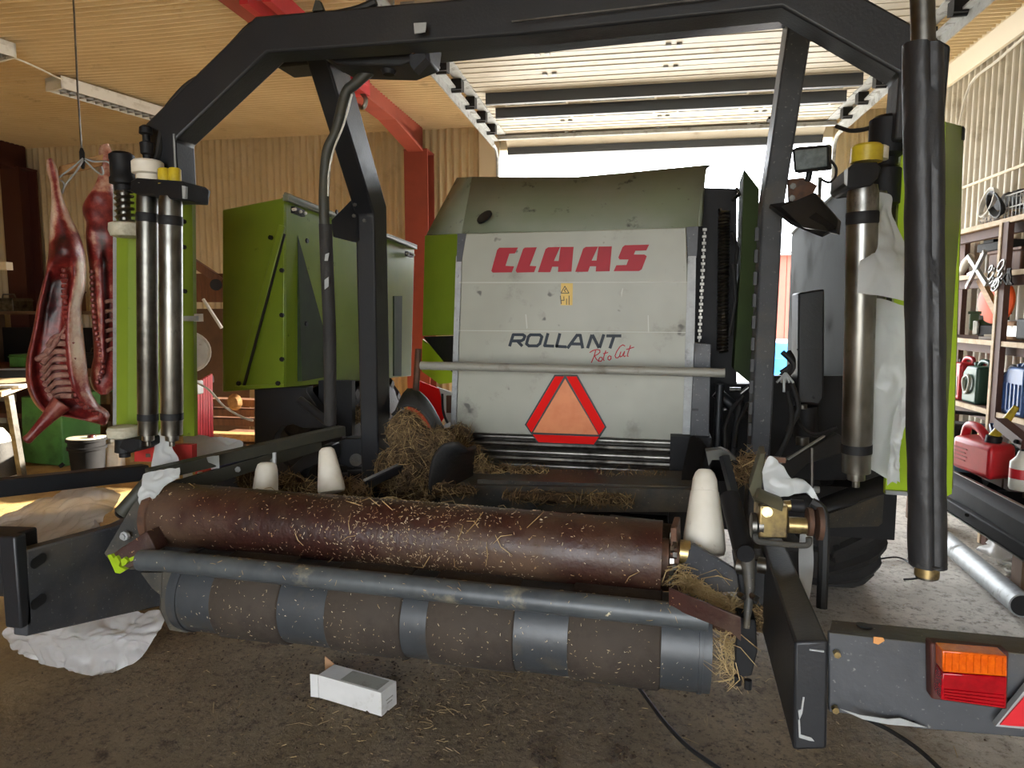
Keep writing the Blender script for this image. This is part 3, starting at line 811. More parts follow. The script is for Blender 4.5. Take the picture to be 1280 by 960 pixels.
# ---- film dispensers: left
dl = MB().prism([(-2.107,2.36,1.921), (-1.994,2.3,1.91), (-1.981,2.36,1.918), (-2.033,2.36,1.099), (-2.047,2.3,1.108), (-2.164,2.36,1.095)], (0, .03, 0)).build('dispenser_panel', M['green'], B, label='green back panel of left film dispenser')
MB().prism([(-2.094,2.35,2.086), (-2.078,2.35,2.085), (-2.146,2.35,1.087), (-2.163,2.35,1.087)], (0, .03, 0)).build('panel_edge', M['galv'], dl)
MB().prism([(-2.109,2.38,2.059), (-1.772,2.38,2.039), (-1.814,2.38,1.062), (-2.17,2.38,1.048)], (0, .02, 0)).build('panel_sheet', M['green'], dl)
for p in [(-1.811,2.379,1.894),(-1.816,2.379,1.798),(-1.822,2.379,1.63)]: bolt(p, (0, -1, 0)).build('bolt', M['black'], dl)
def stretch_roller(top, bot, r, m=M['steel']):
    top, bot = Vector(top), Vector(bot)
    ax = (bot - top)
    L = ax.length
    o = MB().lathe(top, ax, [(0, r * .9), (.02, r), (L - .05, r), (L - .045, r * .95), (L, r * .95)], 28).build('stretch_roller', m, B)
    MB().lathe(top, ax, [(.062, r * 1.0), (.066, r * 1.05), (.088, r * 1.05), (.092, r * 1.0)], 28).build('rubber_ring', M['black'], o)
    MB().lathe(top, ax, [(L - .075, r * 1.02), (L - .052, r * 1.02)], 28).build('rubber_ring', M['black'], o)
    MB().lathe(bot, ax, [(0, r * .6), (.02, r * .6), (.025, r * .25), (.04, r * .25)], 12).build('axle_end', M['steel'], o)
    return o
stretch_roller((-1.723,2.08,1.945), (-1.771,2.08,1.122), .034, M['steel_dark'])
stretch_roller((-1.586,2.02,1.923), (-1.626,2.02,1.138), .036)
br = MB().prism([(-1.769,2.06,1.988), (-1.712,2.02,1.989), (-1.493,1.96,1.959), (-1.498,1.98,1.948), (-1.503,1.98,1.904), (-1.621,2,1.916), (-1.633,2,1.929), (-1.71,2.02,1.935), (-1.771,2.06,1.951)], (0, .12, 0)).build('roller_bracket', M['black'], B, bevel=.005)
MB().prism([(-1.492,1.955,1.944), (-1.479,1.955,1.941), (-1.482,1.955,1.904), (-1.492,1.955,1.904)], (0, .01, 0)).build('worn_edge', M['galv'], br)
MB().lathe((-1.715,2.08,2.013), (0, 0, 1), [(-.05, .036), (-.005, .036), (0, .05), (.036, .05), (.042, .044)], 24).build('gear_cap', M['plastic_white'], B, label='white gear cap')
MB().lathe((-1.715,2.08,2.063), (0, 0, 1), [(-.02, .012), (.01, .014), (.015, .02), (.05, .022), (.055, .012), (.075, .012), (.08, .022), (.1, .02), (.108, .01)], 14).build('locking_pin', M['black'], B)
MB().lathe((-1.613,2.03,1.966), (0, 0, 1), [(0, .02), (.045, .02), (.05, .016)], 14).build('yellow_cap', M['yellow'], B)
MB().lathe((-1.574,2.03,1.965), (0, 0, 1), [(0, .02), (.045, .02), (.05, .016)], 14).build('yellow_cap', M['yellow'], B)
def film_holder(top, low, parent=None):
    top, low = Vector(top), Vector(low)
    o = MB().lathe(top, (0, 0, -1), [(-.01, .03), (0, .042), (.015, .042), (.02, .04), (.075, .04), (.08, .044), (.1, .044), (.105, .03), (.13, .03)], 20).build('film_spindle', M['black'], B, label='black sprung spindle head')
    spring(top + Vector((0, 0, -.11)), top + Vector((0, 0, -.24)), .028, 6, .006, B, M['steel_dark'], 'spindle_spring')
    MB().lathe(top + Vector((0, 0, -.1)), (0, 0, -1), [(0, .02), (.16, .02)], 12).build('spindle_rod', M['steel_dark'], B)
    MB().lathe(top + Vector((0, 0, -.235)), (0, 0, -1), [(0, .04), (.006, .055), (.03, .057), (.05, .05), (.055, .03)], 28).build('film_cone', M['plastic_grey'], B, label='ivory film core cone')
    MB().lathe(low, (0, 0, 1), [(0, .035), (.008, .054), (.035, .057), (.045, .05), (.05, .03)], 28).build('film_cone', M['plastic_grey'], B, label='ivory film core cone')
    MB().lathe(low, (0, 0, -1), [(0, .03), (.05, .034), (.055, .02), (.07, .02)], 12).build('cone_foot', M['black'], B)
film_holder((-1.92,2.2,2.108), (-1.979,2.2,1.078))
MB().prism([(-1.951,2.14,1.055), (-1.935,2.14,1.085), (-1.891,2.14,1.093), (-1.854,2.14,1.088), (-1.856,2.14,1.059), (-1.904,2.14,1.036)], (0, .12, 0)).build('dispenser_foot', M['black'], B, bevel=.005)
MB().prism([(-2.067,2.35,1.022),(-1.804,2.35,1.033),(-1.807,2.35,.966),(-2.071,2.35,.954)], (0, .03, 0)).build('dispenser_base', M['red'], B, label='red sheet below left dispenser')
# small latch right of the left dispenser
MB().box((-1.79,2.4,1.528), (.03, .03, .03)).build('latch', M['plastic_white'], B)
MB().bar((-1.842,2.38,1.525), (-1.775,2.38,1.525), .02, .02).build('latch_arm', M['galv'], B)

# ---- film dispensers: right
stretch_roller((.459,1.88,1.856), (.487,1.92,1.138), .036)
stretch_roller((.527,2.04,1.865), (.556,2.06,1.177), .032, M['steel_dark'])
br = MB().prism([(.411,1.84,1.885), (.428,1.84,1.905), (.478,1.84,1.904), (.493,1.86,1.896), (.487,1.86,1.87), (.469,1.84,1.849), (.42,1.84,1.843), (.409,1.84,1.855)], (0, .16, 0)).build('roller_bracket', M['black'], B, bevel=.005)
MB().prism([(.405,1.835,1.886), (.413,1.835,1.891), (.413,1.835,1.85), (.407,1.835,1.856)], (0, .006, 0)).build('worn_edge', M['galv'], br)
MB().lathe((.469,1.9,1.915), (0, 0, 1), [(0, .036), (.036, .036), (.042, .03)], 24).build('yellow_cap', M['yellow'], B)
MB().lathe((.509,1.98,1.935), (0, 0, 1), [(0, .03), (.03, .03), (.034, .024)], 20).build('gear_cap', M['plastic_white'], B)
MB().lathe((.566,2.1,2.062), (0, 0, -1), [(-.01, .03), (0, .045), (.09, .045), (.1, .03), (.12, .03), (.13, .04), (.22, .04), (.23, .025)], 18).build('film_spindle', M['black'], B)
spring((.572,2.1,1.947), (.575,2.1,1.852), .026, 6, .006, B, M['steel_dark'], 'spindle_spring')
MB().tube(spline([(.46,2.2,2.076), (.483,2.15,2.051), (.513,2.12,2.045), (.543,2.1,2.051)], 4), .006, 8).build('hose', M['cable'], B)
rp = MB().prism([(.597,2.2,1.966), (.602,2.16,2.015), (.605,2.12,2.035), (.618,2.12,1.484), (.613,2.2,1.481)], (0, .03, 0)).build('dispenser_bracket', M['green_dark'], B, bevel=.003)
MB().prism([(.583,2.11,2.022), (.605,2.11,2.045), (.607,2.11,2.02), (.588,2.11,1.996)], (0, .01, 0)).build('bright_flange', M['galv'], rp)
for p in [(.584,2.12,1.901),(.583,2.12,1.884),(.595,2.12,1.892)]: bolt(p, (-.3, -1, 0), .008, .02).build('bolt', M['steel'], rp)
dg = MB().prism([(.602,2.1,2.018), (.676,2.2,2.06), (.695,2.05,2.035), (.767,2.15,2.042), (.798,2.15,1.037), (.742,2.05,1.051), (.625,2.15,1.027)], (0, .02, 0)).build('dispenser_panel', M['green_bright'], B, label='tall green back panel of right film dispenser', bevel=.004)
MB().prism([(.655,1.98,2.02), (.666,1.98,2.021), (.719,2,1.084), (.712,2,1.084)], (0, .1, 0)).build('panel_rib', M['green'], dg)
MB().prism([(.672,2,2.026), (.768,2.15,2.046), (.818,2.2,1.044), (.726,2.02,1.079)], (0, .01, 0)).build('panel_side', M['green'], dg)
MB().prism([(.759,2.13,2.044), (.772,2.15,2.04), (.772,2.15,2.011), (.757,2.13,2.007)], (0, .04, 0)).build('panel_clip', M['black'], dg)
MB().prism([(.621,2.14,1.043), (.738,2.04,1.064), (.739,2.04,1.053), (.622,2.14,1.032)], (0, -.01, 0)).build('panel_lip', M['galv'], dg)

# ---- padded safety pole in front of the right dispenser
MB().tube([(.446,1.5,2.215), (.459,1.5,2.043), (.522,1.5,1.019)], .021, 20).build('safety_pole', M['steel_dark'], B, label='steel pole hanging at right')
pd = MB()
rows = []
n = 26
pa, pb = Vector((.458,1.5,2.046)), Vector((.521,1.5,1.045))
for j in range(61):
    c = lerp(pa, pb, j / 60)
    r = []
    for i in range(n + 1):
        a = 2 * math.pi * i / n
        e = .0345 + .0025 * noise.noise(Vector((math.cos(a) * 2, math.sin(a) * 2, j * .22)))
        if abs((a - 4.95)) < .12: e -= .006      # lengthwise seam of the tape
        q = max(abs(math.cos(a)), abs(math.sin(a)))
        e *= 1 + .06 * (1 - q)
        r.append(c + Vector((math.cos(a) * e, math.sin(a) * e, -.006 * math.cos(a) * (1 if j < 1 else 0))))
    rows.append(r)
pd.grid(rows)
pd.add([pb + Vector((0, 0, 0))] + [], [])
pd = pd.build('foam_sleeve', M['pad'], B, label='black taped foam sleeve on the pole', ang=60)
MB().lathe((.521,1.5,1.049), (0, 0, -1), [(-.004, .0355), (0, .0335), (.002, .02)], 24).build('sleeve_end', M['pad'], pd)
MB().lathe((.521,1.5,1.045), (0, 0, -1), [(0, .0225), (.022, .0225), (.024, .017)], 24).build('pole_end', M['brass'], B)

# ---- left side cabinet (green film store)
cb = MB().prism([(-1.801,3.1,2.1), (-1.7,4.579,1.981), (-1.7,4.481,1.114), (-1.835,3.1,1.18)], (-.03, .01, 0)).build('cabinet_side', M['green'], B, bevel=.004)
ff = MB().prism([(-2.187,3.16,2.06), (-1.803,3.09,2.095), (-1.837,3.09,1.181), (-2.231,3.16,1.139)], (0, .03, 0)).build('cabinet_door', M['green'], B, label='green cabinet end with diagonal brace', bevel=.006)
MB().bar((-1.814,3.085,1.963), (-2.101,3.12,1.18), .035, .012, up=(0, 1, 0)).build('brace', M['green'], ff, bevel=.004)
MB().bar((-1.808,3.088,1.925), (-2.082,3.118,1.172), .018, .006, up=(0, 1, 0)).build('brace_seam', M['blackline'], ff)
MB().bar((-2.122,3.11,1.172), (-1.83,3.085,1.19), .014, .012, up=(0, 1, 0)).build('bottom_edge', M['green'], ff)
for p in [(-1.873,3.08,1.907),(-1.819,3.08,1.75),(-1.827,3.08,1.535),(-1.835,3.08,1.32),(-1.861,3.08,1.201),(-2.078,3.08,1.196)]: bolt(p, (0, -1, 0), .012, .01).build('bolt', M['black'], ff)
tp = MB().prism([(-1.797,3.08,2.104), (-1.776,3.08,2.096), (-1.66,4.517,1.975), (-1.74,4.703,2.009), (-1.812,3.12,2.115)], (0, 0, .012)).build('cabinet_lid', M['green_hazed'], B)
MB().bar((-1.795,3.09,2.095), (-1.69,4.568,1.99), .03, .03).build('lid_edge', M['green_hazed'], tp)
for ps in ([(-1.69,2.969,2.018),(-1.69,3.019,2.014),(-1.69,3.063,2.013)], [(-1.685,4.387,1.933),(-1.685,4.446,1.932),(-1.685,4.491,1.93)]):
    h = MB().bar(ps[0], ps[2], .02, .03).build('hinge', M['black'], cb)
    for p in ps: MB().cyl(p, Vector(p) + Vector((.02, -.01, 0)), .007, n=8).build('rivet', M['white'], h)
for p in [(-1.69,3.085,1.888),(-1.69,3.054,1.493),(-1.69,3.401,2.066)]: bolt(p, (1, 0, 0), .012).build('bolt', M['black'], cb)
MB().prism([(-1.68,4.128,1.65), (-1.68,4.263,1.653), (-1.68,4.226,1.138), (-1.68,4.105,1.149)], (.01, 0, 0)).build('reinforcing_strip', M['green_dark'], cb)
MB().bx(-2.1, -1.8, 3.2, 4.6, 1.2, 1.98).build('cabinet_body', M['green_dark'], B)
# black supports under the cabinet
sp = MB()
a = [(-2.072,3.2,1.164),(-1.773,3.2,1.171),(-1.774,3.2,1.146),(-1.684,3.2,1.026),(-1.647,3.2,.966),(-1.807,3.2,.96),(-1.86,3.2,.979),(-1.924,3.2,.964),(-1.967,3.2,.913),(-1.983,3.2,.849),(-2.085,3.2,.845)]
sp.prism(a, (0, .06, 0))
sp = sp.build('support_plate', M['dark'], B, bevel=.003)
MB().tube([(-1.77,3.12,1.115), (-1.601,3.08,1.015)], .022, 12).build('support_tube', M['dark'], B)
MB().cyl((-1.774,3.12,1.119), (-1.768,3.12,1.115), .018, n=12).build('tube_end', M['galv'], B)
MB().prism([(-1.763,3.3,1.194),(-1.575,3.3,1.198),(-1.582,3.3,.91),(-1.772,3.3,.903)], (0, .04, 0)).build('support_plate', M['black'], B)
MB().prism([(-1.546,3,.922),(-1.479,3,.955),(-1.317,3,.962),(-1.311,3,.859),(-1.442,3,.814),(-1.532,3,.829)], (0, .08, 0)).build('lower_bracket', M['dark'], B, bevel=.006)
MB().cyl((-1.411,2.98,.859), (-1.449,3.06,.84), .03, n=16).build('pivot', M['dark_dusty'], B)
MB().prism([(-1.671,2.75,.782), (-1.651,2.8,.848), (-1.585,2.85,.915), (-1.531,2.9,.941), (-1.49,2.9,.943), (-1.493,2.9,.872), (-1.58,2.8,.841), (-1.601,2.75,.771)], (0, .08, 0)).build('curved_link', M['dark'], B, bevel=.006)
mm = MB()
rng = random.Random(3)
for k in range(6):
    p = Vector((-1.75 + k * .13, 3.05 + .1 * (k % 2), .62 + .06 * (k % 3)))
    mm.cyl(p, p + Vector((.1, .05, .0)), .05 + .015 * (k % 2), n=14)
mm.build('hydraulic_valve', M['black'], B, label='dark hydraulic block under the chute')
MB().bx(-1.9, -1.25, 3.3, 3.5, .35, .75).build('axle_beam', M['black'], B)
for p, q in (((-1.188,2.6,.849), (-1.12,2.8,.875)),):
    MB().bar(p, q, .04, .03).build('deflector', D, B)
    MB().bar(Vector(p) + Vector((0, -.02, .02)), Vector(q) + Vector((0, -.02, .02)), .008, .008).build('deflector_edge', M['galv'], B)

# ---- chute rail on the left
r0, r1 = Vector((-1.797,2.1,.97)), Vector((-1.412,2.85,1.021))
rl = MB().bar(r0, r1, .05, .045).build('chute_rail', M['olive'], B, label='dusty olive chute rail', bevel=.004)
MB().bar(r0 + Vector((.06, -.03, -.055)), r1 + Vector((-.08, -.06, -.055)), .02, .05).build('rail_web', M['olive'], rl)
for t in (.18, .42, .6):
    bolt(lerp(r0, r1, t) + Vector((.02, -.05, -.05)), (.3, -1, 0), .012, .006).build('bolt', M['steel_dark'], rl)
MB().tube([(-1.781,2.1,.959), (-1.813,2.08,.916), (-1.872,2.05,.842)], .027, 14).build('rail_tube', M['olive'], rl)
MB().cyl((-1.872,2.05,.842), (-1.877,2.05,.837), .022, n=14).build('tube_end', M['steel_dark'], rl)
MB().bar((-2.52, 1.72, .935), (-2.194,2.55,.86), .06, .066).build('side_beam', M['dark'], B, label='black square beam reaching out to the left', bevel=.006)
MB().bar((-2.014,2.35,.982), (-1.888,2.4,.981), .014, .014).build('rust_rod', M['rust'], B)

# ---- the wrapping table: brown roller, banded roller, guard tube
ax0, ax1 = Vector((-1.735, 2.1, .833)), Vector((.0, 2.1, .807))
rr = MB().lathe(ax0, ax1 - ax0, [(0, .09), (.0, .112), ((ax1 - ax0).length, .112), ((ax1 - ax0).length, .085)], 40).build('table_roller', M['rustroll'], B, label='rust brown wrapping table roller with chaff stuck on')
MB().lathe(ax0 - Vector((.02, 0, 0)), ax1 - ax0, [(0, .1), (.004, .118), (.03, .118), (.034, .113)], 40).build('roller_rim', M['rust'], rr)
MB().lathe(ax1, ax1 - ax0, [(0, .06), (.02, .06), (.025, .05), (.05, .05)], 20).build('roller_stub', M['rust'], rr)
def on_roller(rng):
    t = rng.random()
    if rng.random() < .72: t = min(.98, max(.02, rng.gauss(.54, .11)))
    a = rng.uniform(math.pi * .25, math.pi * 1.25)
    n = Vector((0, math.cos(a), math.sin(a)))
    return lerp(ax0, ax1, t) + n * .1135, n
sticks(MB(), on_roller, 1500, .002, .011, .0009, 5, bend=.1).build('chaff_flecks', M['fleck'], rr, kind='stuff', flat=True)
sticks(MB(), on_roller, 26, .04, .09, .0014, 8, bend=.5).build('straw_stalks', M['straw'], rr, kind='stuff', flat=True)
chn = MB()
for i in range(26):
    a = 2 * math.pi * i / 26
    chn.box(ax1 + Vector((.03 + .008 * (i % 2), .07 * math.cos(a), .07 * math.sin(a))), (.012, .014, .014), rx=a)
chn.build('roller_chain', M['steel'], B, kind='stuff')
lx0, lx1 = Vector((-1.56, 2.0, .613)), Vector((.14, 2.0, .597))
lr = MB().lathe(lx0, lx1 - lx0, [(0, .1), (0, .134), ((lx1 - lx0).length, .134), ((lx1 - lx0).length, .1)], 40).build('lower_roller', M['drum'], B, label='grey lower table roller with brown rubber bands')
for xa, xb in ((-1.40, -1.163), (-1.003, -.757), (-.676, -.412), (-.255, .004)):
    ta, tb = (xa - lx0.x) / (lx1.x - lx0.x), (xb - lx0.x) / (lx1.x - lx0.x)
    p, q = lerp(lx0, lx1, ta), lerp(lx0, lx1, tb)
    L = (q - p).length
    bd = MB().lathe(p, q - p, [(0, .134), (.002, .139), (.006, .142), (L - .006, .142), (L - .002, .139), (L, .134)], 40).build('rubber_band', M['belt'], lr)
def on_low(rng):
    a = rng.uniform(math.pi * .6, math.pi * 1.3)
    n = Vector((0, math.cos(a), math.sin(a)))
    return lerp(lx0, lx1, rng.uniform(.03, .97)) + n * .143, n
sticks(MB(), on_low, 380, .003, .009, .0008, 15, bend=.1).build('chaff_flecks', M['fleck'], lr, kind='stuff', flat=True)
for x, r in ((-1.535, .139), (.105, .138)):
    MB().lathe(lerp(lx0, lx1, (x - lx0.x) / (lx1.x - lx0.x)), lx1 - lx0, [(0, .13), (.001, r), (.012, r), (.013, .13)], 40).build('end_collar', M['drum'], lr)
gt = MB().tube([(-1.636,1.86,.756), (-1.55,1.86,.76), (.125,1.86,.734)], .0335, 20).build('guard_tube', M['bartube'], B, label='scuffed grey guard tube')
def on_tube(rng):
    a = rng.uniform(math.pi * .3, math.pi * 1.1)
    n = Vector((0, math.cos(a), math.sin(a)))
    return lerp((-1.55,1.86,.76), (.125,1.86,.734), rng.random()) + n * .034, n
sticks(MB(), on_tube, 60, .004, .02, .001, 25, bend=.1).build('chaff_flecks', M['straw'], gt, kind='stuff', flat=True)
# sagging black strips seen between the two rollers
MB().bx(-1.62, .06, 2.2, 2.32, .62, .68).build('table_rail', M['rust'], B)

# left end of the table
MB().prism([(-1.861,1.95,.729), (-1.8,2,.864), (-1.817,2.1,.922), (-1.783,2.1,.936), (-1.723,2.05,.71), (-1.736,1.95,.682), (-1.798,1.93,.685)], (0, .03, 0)).build('end_plate', M['dark_dusty'], B, bevel=.003)
MB().lathe((-1.776,1.96,.796), (0, -1, 0), [(0, .016), (.012, .016), (.014, .01), (.02, .01)], 8).build('end_bolt', M['galv'], B)
ab = MB().prism([(-1.778,1.9,.752), (-1.67,1.93,.827), (-1.634,1.93,.764), (-1.672,1.9,.731), (-1.729,1.9,.702)], (0, .06, 0)).build('end_arm', M['rustroll'], B, bevel=.003)
pr_ = MB()
for q in ([(-1.789,1.888,.75),(-1.774,1.888,.754),(-1.757,1.888,.728),(-1.742,1.888,.713),(-1.718,1.888,.707),(-1.744,1.888,.691),(-1.762,1.888,.692)], [(-1.768,1.888,.738),(-1.755,1.888,.75),(-1.741,1.888,.73),(-1.748,1.888,.718)], [(-1.738,1.888,.738),(-1.725,1.888,.747),(-1.71,1.888,.737),(-1.72,1.888,.723),(-1.736,1.888,.716)], [(-1.706,1.888,.746),(-1.687,1.888,.755),(-1.685,1.888,.745),(-1.701,1.888,.735)], [(-1.678,1.888,.759),(-1.666,1.888,.76),(-1.672,1.888,.751)]):
    pr_.prism(q, (0, .012, 0))
pr_.build('paint_remnant', M['green_bright'], ab, label='chipped bright green paint')
MB().prism([(-1.642,1.96,.681), (-1.564,1.96,.693), (-1.588,1.96,.599), (-1.586,1.96,.512), (-1.552,1.96,.471), (-1.626,1.96,.474), (-1.657,1.96,.536)], (-.03, .03, 0)).build('end_flange', M['dark_dusty'], B, bevel=.003)
MB().prism([(-1.736,1.97,.664), (-1.644,1.97,.671), (-1.658,1.97,.588), (-1.695,1.97,.613)], (0, .03, 0)).build('end_flange', M['dark_dusty'], B)

# right end of the table
fp = MB().prism([(.024,2.06,.914), (.042,2.06,.915), (.051,2.06,.732), (.028,2.06,.723)], (.012, .12, 0)).build('end_flange', M['rust'], B, bevel=.003)
MB().lathe((.052,2.1,.829), (1, 0, -.05), [(0, .038), (.03, .038), (.032, .028), (.06, .028)], 20).build('bearing', M['brass'], B)
tb = MB().prism([(.058,2.08,.851), (.095,2.08,.861), (.215,1.97,.826), (.216,1.97,.771), (.155,1.98,.761), (.059,2.07,.781)], (0, .02, 0)).build('tray_back', M['dark_scraped'], B, bevel=.002)
MB().prism([(.021,1.85,.813), (.199,1.77,.784), (.201,1.77,.72), (.178,1.78,.737), (.022,1.85,.76)], (0, .01, 0)).build('tray_front', M['rustroll'], B, bevel=.002)
MB().prism([(.028,2,.701), (.207,1.9,.672), (.221,2,.712), (.061,2.08,.737)], (0, 0, -.01)).build('tray_floor', M['rust'], B)
def in_tray(rng):
    t = rng.random()
    p = lerp((.046,2.04,.747), (.223,1.95,.697), t) + Vector((rng.gauss(0, .012), rng.gauss(0, .03), abs(rng.gauss(0, .018)) + .01))
    return p, (0, -.4, 1)
sticks(MB(), in_tray, 420, .03, .1, .0016, 31, bend=.5, up=.4).build('tray_straw', M['straw'], B, kind='stuff', flat=True, label='straw caught in the tray')
def hang(rng):
    t = rng.random() ** 1.3
    x = rng.gauss(0, .018) * (1.2 - t * .6)
    return Vector((.174,1.9,.66)) + Vector((x + .01, rng.gauss(0, .02), -.14 * t + .03)), (rng.gauss(0, .4), -1, 0)
sticks(MB(), hang, 90, .04, .11, .0014, 33, bend=.6).build('hanging_straw', M['straw'], B, kind='stuff', flat=True, label='straw hanging from the tray')
# dark levers and brackets between tray and beam
lv = MB().tube([(.219,1.86,.92), (.226,1.84,.835), (.219,1.82,.735)], [.02, .014, .008], 10).build('latch_lever', M['dark_dusty'], B)
MB().lathe((.212,1.85,.927), (0, -1, .1), [(-.01, .018), (.01, .024), (.02, .022)], 16).build('lever_head', M['black_matt'], lv)
for p in [(.198,1.82,.824),(.228,1.82,.824)]: MB().cyl(p, Vector(p) + Vector((.01, -.02, 0)), .008, n=6).build('nut', M['steel'], lv)
MB().prism([(.2,1.86,.748),(.247,1.86,.742),(.254,1.86,.654),(.242,1.86,.586),(.212,1.86,.576),(.197,1.86,.603)], (0, .06, 0)).build('hanger_bracket', M['black'], B, bevel=.004)
for p in [(.206,1.86,.582),(.233,1.86,.574)]: MB().cyl(p, Vector(p) + Vector((0, 0, -.025)), .01, n=8).build('stud', M['black'], B)
kb = MB().prism([(.197,1.95,.869),(.315,1.95,.878),(.313,1.95,.776),(.268,1.95,.738),(.215,1.95,.767)], (0, .1, 0)).build('knuckle', M['dark'], B, bevel=.006)
for a in ((.204,1.94,.857), (.258,1.94,.864)):
    MB().cyl(a, Vector(a) + Vector((.03, -.01, 0)), .022, n=14).build('pin', M['steel'], kb)
MB().bar((.185,2.25,1.099), (.215,2.2,.985), .025, .02).build('lever_arm', D, B)
la = MB().tube([(.201,2.2,.984), (.232,2.05,.86)], .03, 12).build('damper', M['black'], B)
MB().prism([(.132,2.3,1.102), (.183,2.3,1.11), (.206,2.3,1.1), (.229,2.3,1.078), (.152,2.3,1.074), (.143,2.3,1.053)], (0, .05, 0)).build('lever_plate', M['olive'], B)

# white tapered rollers that steady the bale
def bale_cone(top, bot, r0, r1, mode=0):
    top, bot = Vector(top), Vector(bot)
    ax = bot - top
    L = ax.length
    if mode:
        pr = [(0, .018), (0, r0 * .55), (.01, r0 * .8), (.03, r0), (L * .26, r0 * 1.12), (L * .265, r0 * 1.17), (L * .75, r1 * .95), (L * .92, r1), (L * .985, r1 * .92), (L, r1 * .7)]
    else:
        pr = [(0, .014), (0, r0 * .6), (.008, r0 * .85), (.03, r0), (L * .8, r1 * .96), (L * .93, r1), (L * .985, r1 * .93), (L, r1 * .75)]
    o = MB().lathe(top, ax, pr, 28).build('bale_cone', M['plastic_white'], B, label='off white tapered bale roller')
    MB().lathe(top - ax.normalized() * .001, ax, [(-.001, .016), (.0, .016), (.0005, .012)], 16).build('bore', M['blackline'], o)
    return o
bale_cone((-1.283,2.45,1.023), (-1.239,2.4,.861), .034, .052)
bale_cone((-1.523,2.42,.961), (-1.514,2.38,.831), .042, .050)
MB().cyl((-1.496,2.43,.999), (-1.498,2.43,.954), .008, n=8).build('cone_pin', M['galv'], B)
bale_cone((.131,2.3,1.041), (.13,2.2,.79), .038, .066, 1)

# ---- lower rear frame
bm_ = MB().hexa([(.269,1.42,.665), (.333,1.42,.676), (.345, 2.3, .66), (.285, 2.3, .66), (.263,1.42,.895), (.326,1.42,.904), (.345, 2.3, .90), (.285, 2.3, .90)]).build('frame_beam', M['dark'], B, label='box beam of the lower right frame', bevel=.006)
for q in ([(.275,1.417,.754),(.28,1.417,.756),(.283,1.417,.782),(.286,1.417,.782),(.283,1.417,.748),(.278,1.417,.733)], [(.276,1.417,.733),(.279,1.417,.734),(.282,1.417,.703),(.302,1.417,.699),(.308,1.417,.692),(.299,1.417,.692),(.279,1.417,.696)],):
    MB().prism(q, (0, .002, 0)).build('scratch', M['galv'], bm_, flat=True)
MB().bar((.291,1.418,.883), (.318,1.418,.882), .003, .003).build('bare_edge', M['galv'], bm_)
bu = MB().prism([(.332,1.45,.909), (.759,1.4,.921), (.77,1.4,.763), (.672,1.41,.755), (.502,1.43,.737), (.376,1.45,.739), (.34,1.45,.739)], (0, .012, 0)).build('rear_bumper', M['dark_scraped'], B, label='grey rear bumper plate with lamp', bevel=.003)
MB().hexa([(.332,1.446,.907), (.757,1.396,.92), (.81,1.5,.909), (.358,1.54,.892), (.332,1.446,.91), (.756,1.396,.923), (.81,1.5,.912), (.358,1.54,.896)]).build('bumper_flange', M['dark_dusty'], bu, bevel=.002)
MB().prism(circ((.409,1.495,.908), Vector((.016, 0, -.001)), Vector((0, .012, 0)), 1, 14), (0, 0, .003)).build('flange_hole', M['blackline'], bu)
for p in [(.347,1.445,.869),(.349,1.445,.752)]: bolt(p, (0, -1, 0), .007, .012).build('bolt', M['brass'], bu)
for p in [(.404,1.425,.749),(.49,1.425,.749),(.655,1.425,.75)]: MB().cyl(p, Vector(p) + Vector((0, .004, 0)), .004, n=8).build('bolt_hole', M['blackline'], bu)
MB().prism([(.353,1.42,.765),(.39,1.42,.757),(.441,1.42,.755),(.462,1.42,.76),(.512,1.42,.747),(.484,1.42,.746),(.442,1.42,.744),(.395,1.42,.749)], (0, .002, 0)).build('bare_edge', M['galv'], bu, flat=True)
MB().prism([(.41,1.43,.916),(.427,1.43,.916),(.43,1.43,.91),(.419,1.43,.901),(.41,1.43,.903)], (0, .002, 0)).build('rust_patch', mat('orange_rust', (200, 140, 80), .7), bu, flat=True)
# tail lamp
lb = MB().prism([(.5,1.4,.927), (.628,1.39,.929), (.632,1.39,.816), (.508,1.4,.816)], (0, .03, 0)).build('tail_lamp', M['maroon'], B, label='amber and red tail lamp on the bumper', bevel=.004)
def lens(name, q, m):
    q = [Vector(p) for p in q]
    e = Vector((0, .035, 0))
    mb = MB().hexa([q[3], q[2], q[2] + e, q[3] + e, q[0], q[1], q[1] + e, q[0] + e])
    o = mb.build(name, m, lb, bevel=.002)
    return o
am = lens('amber_lens', [(.506,1.36,.933),(.611,1.36,.934),(.614,1.36,.895),(.509,1.36,.892)], M['glass_amber'])
rd = lens('red_lens', [(.509,1.36,.89),(.614,1.36,.894),(.616,1.36,.835),(.509,1.36,.838)], M['glass_red'])
for k in range(9):
    y0, y1, mtl, par = .1, .9, M['glass_amber'], am
    a = lerp([(.506,1.359,.934),(.611,1.359,.935)][0], [(.506,1.359,.934),(.611,1.359,.935)][1], (k + .5) / 9)
    b = lerp([(.508,1.359,.892),(.613,1.359,.896)][0], [(.508,1.359,.892),(.613,1.359,.896)][1], (k + .5) / 9)
    MB().bar(lerp(a, b, y0), lerp(a, b, y1), .0035, .003, up=(0, 1, 0)).build('lens_rib', mtl, par)
for k in range(4):
    a = lerp([(.51,1.359,.859),(.511,1.359,.842)][0], [(.51,1.359,.859),(.511,1.359,.842)][1], k / 3)
    b = lerp([(.614,1.359,.859),(.616,1.359,.838)][0], [(.614,1.359,.859),(.616,1.359,.838)][1], k / 3)
    MB().bar(lerp(a, b, .03), lerp(a, b, .97), .003, .003, up=(0, 1, 0)).build('lens_rib', M['glass_red'], rd)
rf = MB().prism([(.612,1.385,.785), (.665,1.385,.879), (.721,1.385,.812), (.723,1.385,.788)], (0, .014, 0)).build('reflector', M['galv'], B, label='red triangular reflector')
